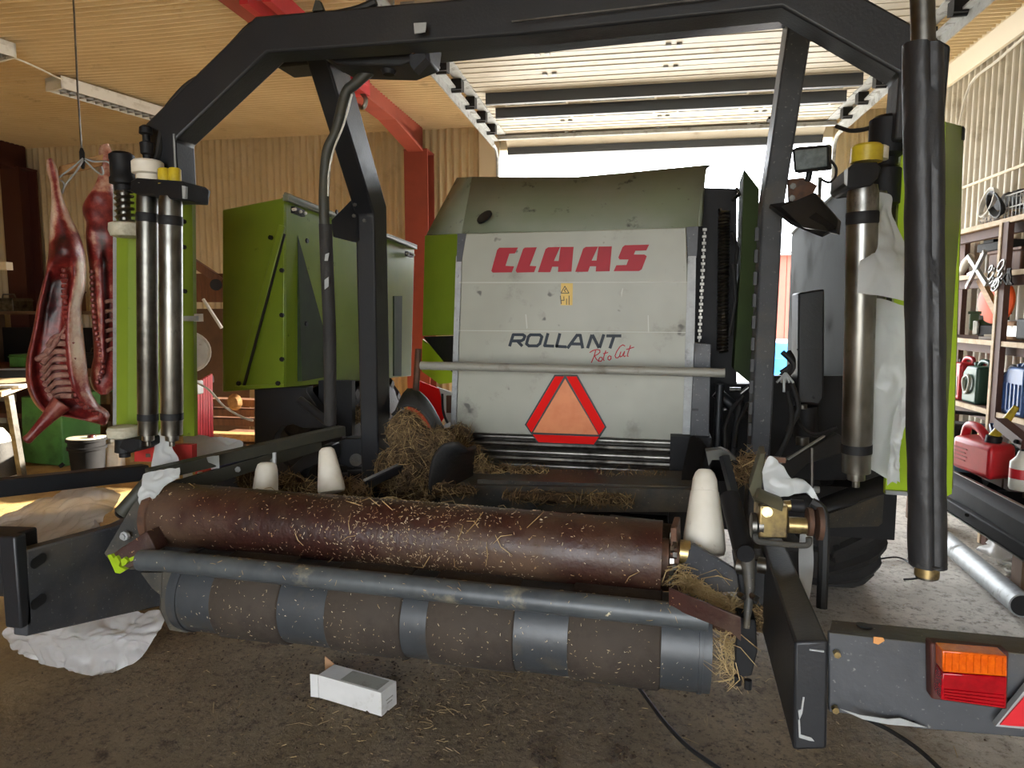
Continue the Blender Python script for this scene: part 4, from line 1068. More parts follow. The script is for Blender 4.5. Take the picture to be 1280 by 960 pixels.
MB().prism([(.618,1.384,.791), (.666,1.384,.87), (.716,1.384,.812), (.717,1.384,.795)], (0, -.003, 0)).build('reflector_face', M['canred'], rf, flat=True)
# left mirror of the frame
lp = MB().prism([(-1.87,1.671,.835), (-1.87,2.038,.802), (-1.87, 2.75, .86), (-1.87, 2.75, .5), (-1.87,2.21,.429), (-1.87,1.65,.573)], (-.05, 0, 0)).build('frame_beam', M['dark_scraped'], B, label='wide dark plate of the lower left frame', bevel=.006)
for c in ((-1.866,1.704,.791), (-1.866,1.694,.665)):
    s = MB()
    pts = circ(Vector(c) + Vector((0, .012, .003)), (0, 1, 0), (0, 0, 1), .017, 8, -math.pi / 2, math.pi / 2) + circ(Vector(c) + Vector((0, -.012, -.003)), (0, 1, 0), (0, 0, 1), .017, 8, math.pi / 2, 1.5 * math.pi)
    s.prism(pts, (.002, 0, 0)).build('slot', M['blackline'], lp)
MB().prism([(-2.5, 1.62, .86), (-1.93, 1.65, .875), (-1.93, 1.65, .69), (-2.5, 1.62, .67)], (0, .12, 0)).build('rear_bumper', M['dark'], B, label='stub of the left rear bumper', bevel=.008)
MB().box((-1.9, 1.655, .745), (.06, .04, .285)).build('end_cap', M['dark'], lp, bevel=.006)

# ---- hydraulics on the right beam
gb = MB().box((.286,1.95,.993), (.075, .07, .09), ry=.0, rz=.1).build('valve_block', M['brass'], B, label='golden valve block', bevel=.005)
MB().cyl((.271,1.905,1.022), (.272,1.915,1.02), .014, n=18).build('plug', M['brass'], gb)
MB().cyl((.33,1.94,.981), (.39,1.94,.981), .022, n=20).build('shaft', M['brass'], B)
for c, r, cm in (((.376,1.94,.993), .038, 'rust'), ((.4,1.94,.99), .045, 'rust'), ((.234,1.94,.974), .034, 'steel_dark'), ((.251,1.94,.975), .03, 'steel_dark')):
    MB().lathe(c, (1, 0, 0), [(0, r * .8), (.002, r), (.014, r), (.016, r * .8)], 20).build('shaft_collar', M[cm], B)
MB().cyl((.338,1.96,1.029), (.37,1.96,1.028), .018, n=14).build('hose_fitting', M['black'], B)
MB().cyl((.321,1.96,1.028), (.338,1.96,1.029), .014, n=14).build('fitting_nut', M['brass'], B)
MB().prism([(.237,1.9,1.048), (.253,1.92,1.072), (.311,1.9,1.054), (.305,1.88,1.032), (.239,1.88,1.058)], (0, .05, 0)).build('cover_plate', M['olive_plate'], B, bevel=.002)
MB().prism([(.234,2,1.057), (.266,2.05,1.15), (.281,2.05,1.151), (.267,2,1.059), (.243,1.95,1.035)], (.012, .12, 0)).build('cover_plate', M['olive_plate'], B, bevel=.002)
MB().bar((.277,2,1.147), (.327,2,1.145), .014, .014).build('pin', M['rust'], B)
lo = [(.242,1.9,.961), (.247,1.9,.944), (.275,1.9,.941), (.355,1.9,.939), (.375,1.9,.944), (.376,1.9,.962)]
MB().tube(spline(lo, 4), .008, 8).build('hoop', M['dark_dusty'], B)
MB().tube(spline([(.39,1.96,1.041), (.417,1.95,1.019), (.42,1.93,.938), (.415,1.9,.773)], 5), .014, 8).build('hydraulic_hose', M['cable'], B)
MB().prism([(.308,2.2,.814),(.475,2.2,.827),(.479,2.2,.752),(.415,2.2,.734),(.322,2.2,.739)], (0, .05, 0)).build('cross_plate', M['dark'], B)

# right side: diagonal arm, fender, tyre, cabinets
MB().prism([(.387,2.7,.962), (.656,2.9,1.077), (.689,2.9,1.059), (.691,2.9,1.002), (.539,2.8,.972), (.453,2.7,.922), (.394,2.65,.892)], (0, .06, 0)).build('diagonal_arm', D, B, bevel=.005)
MB().bar((.443,2.66,1.015), (.596,2.82,1.079), .008, .006).build('arm_edge', M['galv'], B)
fd = MB()
fd.grid([[(.606,2.9,.798), (.734,3,.825), (.9,3.1,.87)], [(.593,2.8,.771), (.724,2.9,.792), (.877,3,.824)]])
fd = fd.build('fender', D, B, thick=.02)
MB().prism([(.616,2.85,.758), (.869,3,.82), (.883,3.05,.687), (.869,3.05,.672), (.628,2.9,.695)], (0, .015, 0)).build('mud_flap', M['dark_dusty'], B)
def wheel(x0, x1, cy, R):
    o = MB()
    cz = R - .02
    L = x1 - x0
    prof = [(0, R * .55), (.0, R * .8), (L * .06, R * .92), (L * .2, R * .975), (L * .5, R * .985), (L * .8, R * .975), (L * .94, R * .92), (L, R * .8), (L, R * .55)]
    o.lathe((x0, cy, cz), (1, 0, 0), prof, 64)
    t = o.build('tyre', M['rubber'], B, label='wide black tractor pattern tyre')
    nL = 22
    lugs = MB()
    for k in range(nL):
        for side in (0, 1):
            a0 = 2 * math.pi * (k + .5 * side) / nL
            q = []
            m = 7
            for j in range(m):
                u = j / (m - 1)
                x = x0 + L * (.02 + .5 * u) if side == 0 else x1 - L * (.02 + .5 * u)
                an = a0 + .34 * u
                e = R * (1.0 + .045 - .10 * (1 - min(1, u * 2.8)) ** 2)
                q.append((x, an, e))
            w = .055
            vs = []
            for x, an, e in q:
                for da, ee in ((-w, e - .05), (-w * .7, e), (w * .7, e), (w, e - .05)):
                    vs.append((x, cy + ee * math.cos(an + da), cz + ee * math.sin(an + da)))
            fs = [(0, 1, 2, 3), tuple(range(4 * m - 1, 4 * m - 5, -1))]
            for i in range(m - 1):
                for j in range(4): fs.append((i * 4 + j, i * 4 + (j + 1) % 4, (i + 1) * 4 + (j + 1) % 4, (i + 1) * 4 + j))
            MB().add(vs, fs).build('tread_lug', M['rubber'], t, flat=True)
    MB().lathe((x0 + L * .3, cy, cz), (1, 0, 0), [(0, .05), (0, R * .5), (.02, R * .56), (L * .4, R * .56), (L * .42, R * .5), (L * .42, .05)], 32).build('rim', M['panel'], t)
wheel(.62, 1.15, 4.35, .6)
wheel(-2.42, -1.89, 4.35, .6)
rc = MB().hexa([(.85, 3.35, 1.0), (1.1, 3.35, 1.0), (1.1, 5.2, 1.0), (.83, 5.2, 1.0), (.85, 3.35, 2.21), (1.1, 3.35, 2.21), (1.1, 5.2, 2.10), (.83, 5.2, 2.10)]).build('side_cabinet', M['cabinet_shade'], B, label='green cabinet on the right flank, coloured dark as in shade', bevel=.006)
MB().bar((.85, 3.36, 2.21), (.83, 5.2, 2.10), .03, .03).build('lid_edge', M['galv'], rc)
cbx = MB().prism([(.53,3.1,1.629),(.631,3.1,1.645),(.648,3.1,1.191),(.63,3.1,1.163),(.545,3.1,1.168)], (0, .16, 0)).build('control_box', M['dark'], B, label='dark grey control box', bevel=.008)
MB().bar((.532,3.095,1.394), (.638,3.095,1.398), .004, .004, up=(0, 1, 0)).build('box_seam', M['blackline'], cbx)
bolt((.607,3.1,1.193), (0, -1, 0), .006).build('bolt', M['black'], cbx)
mo = MB().cyl((.587,3.15,1.149), (.592,3.15,1.017), .05, n=20).build('pump_motor', M['black'], B)
MB().cyl((.564,3.1,1.162), (.565,3.1,1.145), .02, n=14).build('shaft_end', M['steel'], mo)
MB().cyl((.57,3.1,1.025), (.571,3.1,.991), .026, n=14).build('shaft_end', M['steel_dark'], mo)
MB().tube(spline([(.54,3.05,1.167), (.53,3,1.127), (.544,2.95,1.087), (.587,2.92,1.067), (.658,2.9,1.102)], 5), .008, 8).build('hose', M['cable'], B)
for a, b in (((.461,3,1.388), (.483,3,1.291)), ((.502,3.1,1.383), (.466,3.05,1.299)), ((.489,3,1.225), (.444,2.9,.978)), ((.503,3,1.258), (.484,2.95,1.068))):
    MB().tube(spline([a, lerp(a, b, .5) + Vector((.03, -.02, 0)), b], 4), .011, 8).build('hose', M['cable'], B)
for k in range(5):
    MB().cyl((.474,2.98,1.305), Vector((.475,2.98,1.266)) + Vector((-.035 + .016 * k, -.01, 0)), .005, n=6).build('cable_end', M['galv'], B)
MB().cyl((.467,2.97,1.28), (.469,2.97,1.228), .006, n=6).build('cable_end', M['galv'], B)
mb = MB()
for k in range(7):
    p = Vector((.5 + .1 * (k % 3), 3.3 + .05 * k, .75 + .07 * (k % 4)))
    mb.cyl(p, p + Vector((.18, .05, .02)), .05, n=12)
mb.build('axle_gear', M['black'], B)
MB().cyl((.537,2.7,.903), (.541,2.75,1.043), .006, n=6).build('rod', M['steel_dark'], B)
MB().cyl((.514,2.72,.893), (.567,2.72,.893), .012, n=10).build('fitting', M['galv'], B)
MB().bx(.2, 1.1, 3.6, 3.9, .45, .7).build('axle_beam', M['black'], B)
MB().prism([(.433,3.3,1.263),(.784,3.3,1.27),(.805,3.3,.804),(.45,3.3,.785)], (0, .04, 0)).build('flank_plate', M['black'], B)
# work light on its bracket
wk = MB().hexa([(.455,2.85,2.07), (.578,2.85,2.08), (.611,2.97,2.096), (.484,2.97,2.089), (.443,2.85,2.159), (.572,2.85,2.167), (.607,2.97,2.195), (.474,2.97,2.19)]).build('work_light', M['black'], B, label='square work light', bevel=.008)
MB().prism([(.449,2.845,2.151),(.563,2.845,2.157),(.568,2.845,2.088),(.46,2.845,2.078)], (0, -.006, 0)).build('lens', M['glass_smoke'], wk, bevel=.004)
MB().tube(spline([(.59,2.9,2.121), (.611,2.9,2.091), (.609,2.9,2.056), (.588,2.9,2.039), (.559,2.9,2.052)], 5), .005, 8).build('lamp_cable', M['cable'], wk)
MB().cyl((.518,2.9,2.083), (.513,2.9,2.048), .012, n=10).build('lamp_stud', M['dark'], wk)
lk = MB().prism([(.444,2.92,2.06),(.499,2.92,2.064),(.552,2.92,2.032),(.526,2.92,1.979),(.451,2.92,1.966)], (0, .02, 0)).build('lamp_bracket', M['rust'], B)
for p in [(.462,2.918,2.032),(.461,2.918,1.987)]: bolt(p, (0, -1, 0), .012).build('bolt', M['steel_dark'], lk)
cc = MB()
for i in range(14):
    p = lerp((.575,3,2.075), (.576,3,1.983), (i + .5) / 14)
    cc.box(p, (.006 if i % 2 else .014, .008, .012))
cc.build('lamp_chain', M['steel'], B, kind='stuff')

# ------------------------------------------------------------------ things standing, hanging and lying around the baler
def T(name, loc, label, cat, group=None): return empty(name, loc, label, cat, group)

# ---- the two carcass halves on their spreader
def meat_mat():
    m = bpy.data.materials.new('raw_meat_and_fat')
    m.use_nodes = True
    nt = m.node_tree
    N, L = nt.nodes, nt.links
    b = N['Principled BSDF']
    a = N.new('ShaderNodeVertexColor'); a.layer_name = 'tissue'
    tc = N.new('ShaderNodeTexCoord')
    n = N.new('ShaderNodeTexNoise'); n.inputs['Scale'].default_value = 16; n.inputs['Detail'].default_value = 7; n.inputs['Roughness'].default_value = .7
    L.new(tc.outputs['Object'], n.inputs['Vector'])
    sep = N.new('ShaderNodeSeparateColor'); L.new(a.outputs[0], sep.inputs[0])
    ad = N.new('ShaderNodeMath'); ad.operation = 'MULTIPLY_ADD'
    L.new(n.outputs[0], ad.inputs[0]); ad.inputs[1].default_value = 1.1
    sb = N.new('ShaderNodeMath'); sb.operation = 'SUBTRACT'; L.new(sep.outputs[0], sb.inputs[0]); sb.inputs[1].default_value = .55
    L.new(sb.outputs[0], ad.inputs[2])
    r = N.new('ShaderNodeValToRGB')
    for i, (p, c) in enumerate(((0., (34, 8, 10)), (.3, (100, 22, 22)), (.48, (140, 50, 44)), (.64, (186, 134, 112)), (1., (228, 206, 182)))):
        e = r.color_ramp.elements[i] if i < 2 else r.color_ramp.elements.new(p)
        e.position = p; e.color = srgb(*c)
    L.new(ad.outputs[0], r.inputs[0])
    L.new(r.outputs[0], b.inputs['Base Color'])
    b.inputs['Roughness'].default_value = .34
    b.inputs['Subsurface Weight'].default_value = .12
    b.inputs['Subsurface Radius'].default_value = (.02, .006, .004)
    bp = N.new('ShaderNodeBump'); bp.inputs['Strength'].default_value = .5; bp.inputs['Distance'].default_value = .008
    L.new(n.outputs[0], bp.inputs['Height']); L.new(bp.outputs[0], b.inputs['Normal'])
    return m
M['meat'] = meat_mat()
FD = Vector((-.7071, .7071, 0))      # the halves hang facing the camera
M['rib'] = mat('rib_bone', (164, 126, 112), .4, c2=(128, 76, 68), scale=30)
M['bone'] = mat('cut_bone', (150, 74, 64), .4, c2=(110, 30, 30), scale=40)
def carcass(name, left, right, thick, fat, hollow, label):
    """body of a half carcass: outline left/right edges from hock to neck; fat(u, v) 0 lean .. 1 fat; hollow(u, v) depth of the opened chest"""
    nv, nu = 70, 22
    Ls, Rs = resample(spline(left, 4), nv), resample(spline(right, 4), nv)
    V, A = [], []
    for j in range(nv + 1):
        v = j / nv
        th = thick(v)
        c, h = (Ls[j] + Rs[j]) / 2, (Rs[j] - Ls[j]) / 2
        ring = []
        for i in range(2 * nu):
            a = 2 * math.pi * i / (2 * nu)
            u = .5 - .5 * math.cos(a)
            front = math.sin(a) >= 0
            y = -math.copysign(abs(math.sin(a)) ** .75, math.sin(a)) * th
            if front: y += hollow(u, v)
            p = c + h * (2 * u - 1) + FD * y
            p += FD * (.012 * noise.noise(p * 14) + .022 * noise.noise(p * 7) * (v < .5)) * (1 if front else .4)
            V.append(p)
            A.append(fat(u, v) if front else .85)
    n2 = 2 * nu
    F = [(j * n2 + i, j * n2 + (i + 1) % n2, (j + 1) * n2 + (i + 1) % n2, (j + 1) * n2 + i) for j in range(nv) for i in range(n2)]
    F += [tuple(range(n2)), tuple(range(nv * n2, (nv + 1) * n2))[::-1]]
    r = T(name, (Ls[0] + Rs[0]) / 2, label, 'meat', 'carcass halves')
    mb = MB().add(V, F)
    o = mb.build('body', M['meat'], r, ang=180)
    ca = o.data.color_attributes.new('tissue', 'FLOAT_COLOR', 'POINT')
    for k, f in enumerate(A): ca.data[k].color = (f, f, f, 1)
    return r, Ls, Rs
def bump_(x, a, b, s=.06):
    return max(0, min(1, (x - a) / s)) * max(0, min(1, (b - x) / s))
lf = [(-2.927,2.871,2.276),(-2.93,2.869,2.224),(-2.922,2.876,2.18),(-2.92,2.878,2.127),(-2.922,2.876,2.066),(-2.927,2.871,2.005),(-2.931,2.867,1.951),(-2.936,2.862,1.89),(-2.942,2.857,1.813),(-2.954,2.844,1.735),(-2.968,2.83,1.658),(-2.983,2.815,1.581),(-2.993,2.805,1.504),(-3.005,2.793,1.427),(-3.02,2.779,1.35),(-3.027,2.771,1.28),(-3.028,2.77,1.202),(-3.017,2.781,1.131),(-2.999,2.799,1.082),(-2.973,2.826,1.047),(-2.917,2.882,1.029),(-2.86,2.939,1.002),(-2.816,2.982,.98)]
rg = [(-2.909,2.889,2.283),(-2.897,2.901,2.236),(-2.895,2.904,2.183),(-2.892,2.906,2.131),(-2.88,2.918,2.071),(-2.869,2.93,2.018),(-2.854,2.944,1.966),(-2.84,2.958,1.905),(-2.831,2.967,1.827),(-2.832,2.967,1.74),(-2.839,2.959,1.661),(-2.852,2.946,1.582),(-2.853,2.945,1.502),(-2.851,2.947,1.422),(-2.849,2.949,1.342),(-2.847,2.951,1.269),(-2.845,2.953,1.196),(-2.835,2.963,1.13),(-2.817,2.981,1.079),(-2.796,3.002,1.052),(-2.787,3.012,1.03),(-2.79,3.008,1.006),(-2.796,3.002,.986)]
def fat1(u, v):
    f = .38
    if v < .26: f = .62 + .22 * math.sin(u * 7 + 1)
    f -= .3 * bump_(v, .2, .36, .05) * bump_(u, .1, .7, .15)
    if v > .2: f += .75 * bump_(u, .74, 1.1, .06) * max(0, min(1, (v - .3) / .1)) * (1 - max(0, min(1, (v - .66) / .16)) * .75)
    f -= .32 * bump_(u, .08, .52, .1) * bump_(v, .36, .58, .05)
    f += .16 * bump_(u, .0, .2, .1) * bump_(v, .4, .6, .08)
    return max(0, min(1, f))
def hol1(u, v): return .1 * bump_(u, .1, .71, .09) * bump_(v, .34, .95, .06) - .022 * bump_(u, .68, .8, .05) * bump_(v, .4, .95, .1)
c1, L1, R1 = carcass('carcass_half', lf, rg, lambda v: .035 + .075 * min(1, v / .3) - .045 * max(0, (v - .8) / .2), fat1, hol1,
                     'carcass half with open ribcage nearer the left edge, foreleg pointing down')
RBP = [[(-2.868,2.874,1.429),(-2.905,2.836,1.43),(-2.93,2.812,1.388)], [(-2.867,2.875,1.393),(-2.909,2.833,1.395),(-2.941,2.801,1.346)], [(-2.866,2.875,1.354),(-2.915,2.826,1.356),(-2.95,2.792,1.299)], [(-2.868,2.874,1.318),(-2.919,2.823,1.317),(-2.951,2.791,1.261)], [(-2.867,2.875,1.279),(-2.921,2.821,1.278),(-2.95,2.791,1.225)],
       [(-2.868,2.873,1.243),(-2.92,2.822,1.239),(-2.947,2.795,1.198)], [(-2.867,2.874,1.207),(-2.917,2.825,1.203),(-2.941,2.801,1.17)], [(-2.866,2.875,1.172),(-2.913,2.828,1.168),(-2.935,2.807,1.15)], [(-2.868,2.874,1.14),(-2.905,2.836,1.139),(-2.924,2.817,1.129)]]
for q in RBP:
    q = [Vector(p) for p in q]
    q[1] = q[1] + FD * 0; q[0] = q[0] + FD * -.03; q[2] = q[2] + FD * -.03
    MB().tube(spline(q, 6), .0135, 8).build('rib', M['rib'], c1)
sp_ = spline([(-2.841,2.844,1.749),(-2.844,2.841,1.665),(-2.844,2.841,1.569),(-2.84,2.845,1.492),(-2.836,2.849,1.414),(-2.833,2.853,1.316),(-2.833,2.852,1.238),(-2.832,2.853,1.159),(-2.819,2.866,1.106),(-2.792,2.893,1.067),(-2.759,2.926,1.036)], 4)
for i, p in enumerate(resample(sp_, 30)):
    MB().lathe(Vector(p) + FD * -.006 + Vector((0, 0, .011)), (0, 0, -1), [(0, .008), (.004, .0115 + .003 * (i % 3)), (.016, .0115 + .002 * (i % 2)), (.021, .009)], 10).build('vertebra', M['bone'], c1)
MB().tube(spline([Vector(p) + FD * -.02 for p in [(-2.87,2.872,1.495),(-2.901,2.841,1.418),(-2.931,2.81,1.357),(-2.969,2.773,1.32)]], 6), [.006] * 6 + [.011] * 6 + [.013] * 6 + [.006], 8).build('diaphragm', M['rib'], c1)
MB().tube(spline([(-2.885,2.828,1.109),(-2.915,2.798,1.061),(-2.954,2.759,.999),(-2.983,2.73,.952),(-3,2.714,.93)], 5), [.05, .048, .046, .043, .04, .037, .034, .031, .029, .027, .025, .024, .023, .022, .021, .021, .022, .023, .022, .018, .010], 14).build('foreleg', mat('foreleg_meat', (116, 32, 30), .35, c2=(150, 88, 74), scale=14, lo=.45, hi=.62, bump=.3), c1, ang=180)
lf2 = [(-2.834,3.105,2.392),(-2.841,3.099,2.351),(-2.838,3.102,2.296),(-2.848,3.092,2.231),(-2.865,3.075,2.173),(-2.884,3.056,2.131),(-2.9,3.04,2.085),(-2.899,3.04,2.042),(-2.891,3.049,2.003),(-2.896,3.044,1.947),(-2.896,3.044,1.874),(-2.891,3.048,1.794),(-2.89,3.05,1.705),(-2.891,3.049,1.607),(-2.892,3.047,1.509),(-2.893,3.046,1.41),(-2.894,3.046,1.328),(-2.904,3.036,1.262),(-2.909,3.031,1.204),(-2.903,3.037,1.153),(-2.884,3.056,1.126)]
rg2 = [(-2.806,3.133,2.405),(-2.798,3.142,2.358),(-2.798,3.142,2.302),(-2.795,3.145,2.239),(-2.795,3.145,2.174),(-2.792,3.148,2.11),(-2.792,3.148,2.045),(-2.789,3.151,1.98),(-2.786,3.153,1.906),(-2.784,3.156,1.824),(-2.785,3.155,1.733),(-2.786,3.154,1.634),(-2.789,3.15,1.533),(-2.795,3.144,1.433),(-2.801,3.138,1.34),(-2.809,3.13,1.264),(-2.819,3.12,1.206),(-2.831,3.108,1.156),(-2.858,3.081,1.124)]
def fat2(u, v):
    f = .36
    if v < .2: f = .6
    f += .2 * bump_(u, .1, .3, .08) * (v > .35)
    f -= .35 * bump_(u, .34, .55, .08) * bump_(v, .3, .95, .1)
    f += .12 * bump_(u, .55, .9, .1) * (v > .4)
    return max(0, min(1, f))
c2, L2, R2 = carcass('carcass_half', lf2, rg2, lambda v: .03 + .06 * min(1, v / .3) - .03 * max(0, (v - .85) / .15), fat2,
                     lambda u, v: .06 * bump_(u, .35, .95, .12) * bump_(v, .42, .92, .1), 'carcass half hanging behind the other, partly hidden by the green dispenser panel')
for i, p in enumerate(resample(spline([(-2.832,3.002,1.75),(-2.834,3,1.63),(-2.833,3,1.51),(-2.827,3.006,1.408),(-2.818,3.016,1.326),(-2.818,3.016,1.256),(-2.835,2.998,1.192)], 4), 20)):
    MB().lathe(Vector(p) + FD * -.004 + Vector((0, 0, .011)), (0, 0, -1), [(0, .008), (.004, .012), (.016, .012), (.02, .008)], 10).build('vertebra', M['bone'], c2)
RB2 = [[(-2.81,3.044,1.599),(-2.785,3.07,1.607),(-2.76,3.095,1.587)], [(-2.812,3.043,1.55),(-2.787,3.068,1.558),(-2.76,3.095,1.538)], [(-2.811,3.043,1.501),(-2.786,3.069,1.509),(-2.761,3.094,1.488)], [(-2.811,3.044,1.452),(-2.785,3.07,1.46),(-2.763,3.092,1.439)], [(-2.81,3.045,1.403),(-2.787,3.068,1.41),(-2.765,3.09,1.389)], [(-2.809,3.045,1.353),(-2.789,3.066,1.361),(-2.769,3.086,1.339)]]
for q in RB2:
    MB().tube(spline([Vector(p) + FD * (-.01 + .02 * (i == 1)) for i, p in enumerate(q)], 6), .010, 8).build('rib', M['rib'], c2)
sb_ = MB().hexa([(-2.92,2.921,2.203), (-2.804,3.08,2.286), (-2.837,3.117,2.295), (-2.955,2.956,2.211), (-2.913,2.928,2.257), (-2.796,3.087,2.346), (-2.83,3.124,2.356), (-2.948,2.963,2.266)])
sb_.build('spreader_board', M['wood'], None, 'pale wooden spreader board between the hocks of the hanging carcass halves', 'board', bevel=.004)
wr_ = T('wire_hanger', (-2.843,2.997,2.299), 'thin steel wire with hooks holding up the carcass halves from the ceiling', 'wire')
MB().tube([Vector((-2.837,3.004,3.201)) + Vector((0, 0, .55)), (-2.841,3,2.979), (-2.844,2.996,2.642), (-2.844,2.997,2.337)], .0045, 6).build('wire', M['steel_dark'], wr_)
MB().lathe((-2.843,2.997,2.356), (0, 0, -1), [(0, .006), (.02, .012), (.06, .012), (.1, .006)], 8).build('shackle', M['black'], wr_)
for q in ([(-2.82,2.978,2.301),(-2.85,2.948,2.258),(-2.894,2.904,2.199)], [(-2.82,2.978,2.294),(-2.844,2.954,2.233),(-2.872,2.927,2.179),(-2.892,2.906,2.123),(-2.903,2.895,2.091)], [(-2.815,2.983,2.302),(-2.787,3.011,2.291),(-2.748,3.051,2.297),(-2.734,3.064,2.26),(-2.729,3.07,2.21)], [(-2.815,2.983,2.294),(-2.793,3.005,2.259),(-2.77,3.029,2.232),(-2.762,3.036,2.241),(-2.766,3.033,2.271)], [(-2.89,2.908,2.188),(-2.881,2.917,2.17),(-2.885,2.913,2.139),(-2.895,2.903,2.111)]):
    MB().tube(spline(q, 5), .0045, 6).build('hook', M['galv'], wr_)

# ---- strip lamps under the ceiling
def strip_lamp(x, y, ang, L, label, lit=False):
    r = T('strip_lamp', ROT @ Vector((x, y, 3.66)), label, 'lamp', 'strip lamps')
    c, s = math.cos(ang), math.sin(ang)
    def P(u, v, z): return (x + c * u - s * v, y + s * u + c * v, z - .014)
    def slab(mb, u0, u1, v0, v1, z0, z1):
        return mb.hexa([P(u0, v0, z0), P(u1, v0, z0), P(u1, v1, z0), P(u0, v1, z0), P(u0, v0, z1), P(u1, v0, z1), P(u1, v1, z1), P(u0, v1, z1)])
    slab(MB(True), -L / 2, L / 2, -.11, .11, 3.66, 3.70).build('housing', M['white'], r)
    for v in (-.11, .1): slab(MB(True), -L / 2, L / 2, v, v + .01, 3.59, 3.66).build('side_wall', M['white'], r)
    for u in (-L / 2, L / 2 - .02): slab(MB(True), u, u + .02, -.11, .11, 3.585, 3.70).build('end_cap', M['white'], r)
    n = int(L / .085)
    for k in range(n):
        u = -L / 2 + L * (k + .5) / n
        slab(MB(True), u - .004, u + .004, -.1, .1, 3.595, 3.63).build('louver', M['galv'], r)
    slab(MB(True), -L / 2 + .02, L / 2 - .02, -.004, .004, 3.592, 3.64).build('louver_spine', M['galv'], r)
    for v in (-.05, .05):
        MB(True).cyl(P(-L / 2 + .04, v, 3.645), P(L / 2 - .04, v, 3.645), .013, n=10).build('tube', M['tube_lit'] if lit else M['tube'], r)
    for u in (-L * .3, L * .3): slab(MB(True), u - .02, u + .02, -.06, .06, 3.70, 3.712).build('bracket', M['galv'], r)
M['tube'] = mat('unlit_lamp_tube', (226, 224, 214), .4)
strip_lamp(-5.12, 6.41, math.radians(76), 1.3, 'white louvred strip lamp under the ceiling, the whole of it in view')
le = (-5.026,5.067,3.6)
strip_lamp(le[0] - .65 * math.cos(math.radians(76)), le[1] - .65 * math.sin(math.radians(76)), math.radians(76), 1.3, 'strip lamp cut off by the left edge, only its end in view')
MB(True).tube(spline([(-5.105,5.169,3.64),(-5.09,5.284,3.64),(-5.106,5.478,3.64),(-5.135,5.661,3.64),(-5.13,5.728,3.64)], 5), .008, 6).build('lamp_cable', M['cable_white'], None, 'white cable sagging between the two strip lamps', 'cable')

# ---- red hoist arm under the ceiling, strap and chain
hz = T('hoist_arm', (-2.327,4.4,3.309), 'bright red hoist arm reaching down from the ceiling beside the portal rafter', 'hoist')
M['red_bright'] = mat('bright_red_paint', (196, 44, 52), .4, c2=(180, 40, 46))
p0, p1 = Vector((-2.238,3.6,3.287)), Vector((-2.381,5.2,3.345))
for k in (-1, 1):
    MB().bar(p0 + Vector((.07 * k, 0, 0)), p1 + Vector((.07 * k, 0, 0)), .05, .11).build('arm_channel', M['red_bright'], hz)
MB().box(lerp(p0, p1, .97) + Vector((0, 0, -.06)), (.16, .2, .12)).build('arm_head', M['red_bright'], hz)
MB().bx(p0.x - .1, p0.x + .1, p0.y - .1, p0.y + .1, p0.z, 3.71).build('arm_post', M['red_bright'], hz)
MB().tube(spline([p1 + Vector((.03, 0, -.1)), p1 + Vector((.07, 0, -.16)), p1 + Vector((.05, 0, -.22)), p1 + Vector((0, 0, -.2))], 4), .018, 8).build('hook', M['steel'], hz)
stp = MB().grid([[(-4.105,8.33,3.652), (-4.061,8.33,3.65)], [(-4.124,8.33,3.359), (-4.055,8.3,3.331)], [(-4.107,8.33,3.161), (-4.042,8.33,3.159)], [(-4.134,8.33,2.984), (-4.076,8.3,2.977)]])
stp.build('ratchet_strap', M['orange_paint'], None, 'orange strap hanging down before the back wall', 'strap', thick=.004)
ch_ = MB()
for (q0, q1) in (((-4.02,8.33,3.551), (-4.039,8.33,2.842)), ((-3.94,8.33,3.302), (-3.952,8.33,2.839))):
    for i in range(16):
        p = lerp(q0, q1, (i + .5) / 16)
        ch_.tube(circ(p, (1, 0, 0) if i % 2 else (0, 1, 0), (0, 0, 1), .017, 8, r2=.026), .006, 5, closed=True)
ch_.build('lifting_chain', M['steel_dark'], None, 'dark lifting chain hanging beside the orange strap', 'chain', kind='stuff')

# ---- plastic film
def film(name, rows, m, label, amp, seed, nu=34, nv=34, freq=7, cat='plastic film'):
    return MB().grid(sheet(rows, nu, nv, amp, freq, seed)).build(name, m, None, label, cat, ang=180)
film('film_sheet', [[(.515,1.96,1.852),(.547,1.96,1.843),(.555,1.96,1.807)], [(.477,1.9,1.718),(.507,1.9,1.766),(.574,1.9,1.687)], [(.45,1.84,1.665),(.496,1.84,1.664),(.571,1.84,1.626)], [(.444,1.82,1.596),(.503,1.82,1.588),(.568,1.82,1.569)]],
     M['film'], 'upper flap of white film wrapped over the right steel roller', .014, 1)
film('film_sheet', [[(.499,1.98,1.587),(.547,1.98,1.583),(.614,1.98,1.562)], [(.506,1.95,1.447),(.555,1.95,1.448),(.616,1.95,1.428)], [(.497,1.95,1.322),(.558,1.95,1.324),(.618,1.95,1.326)], [(.477,1.97,1.191),(.555,1.97,1.194),(.606,1.97,1.239)], [(.471,1.99,1.161),(.564,1.99,1.113),(.608,1.99,1.093)]],
     M['film'], 'long curtain of white film hanging behind the right steel roller', .02, 2)
film('film_sheet', [[(.588,1.93,1.36),(.599,1.93,1.356),(.605,1.93,1.344)], [(.573,1.93,1.275),(.592,1.93,1.282),(.605,1.93,1.279)], [(.57,1.93,1.203),(.581,1.93,1.207),(.592,1.93,1.204)], [(.565,1.93,1.135),(.577,1.93,1.14),(.592,1.93,1.137)], [(.567,1.93,1.102),(.581,1.93,1.119),(.597,1.93,1.112)]],
     M['film'], 'torn ragged fringe of white film over bright green panel at right', .014, 3, 20, 40, 16)
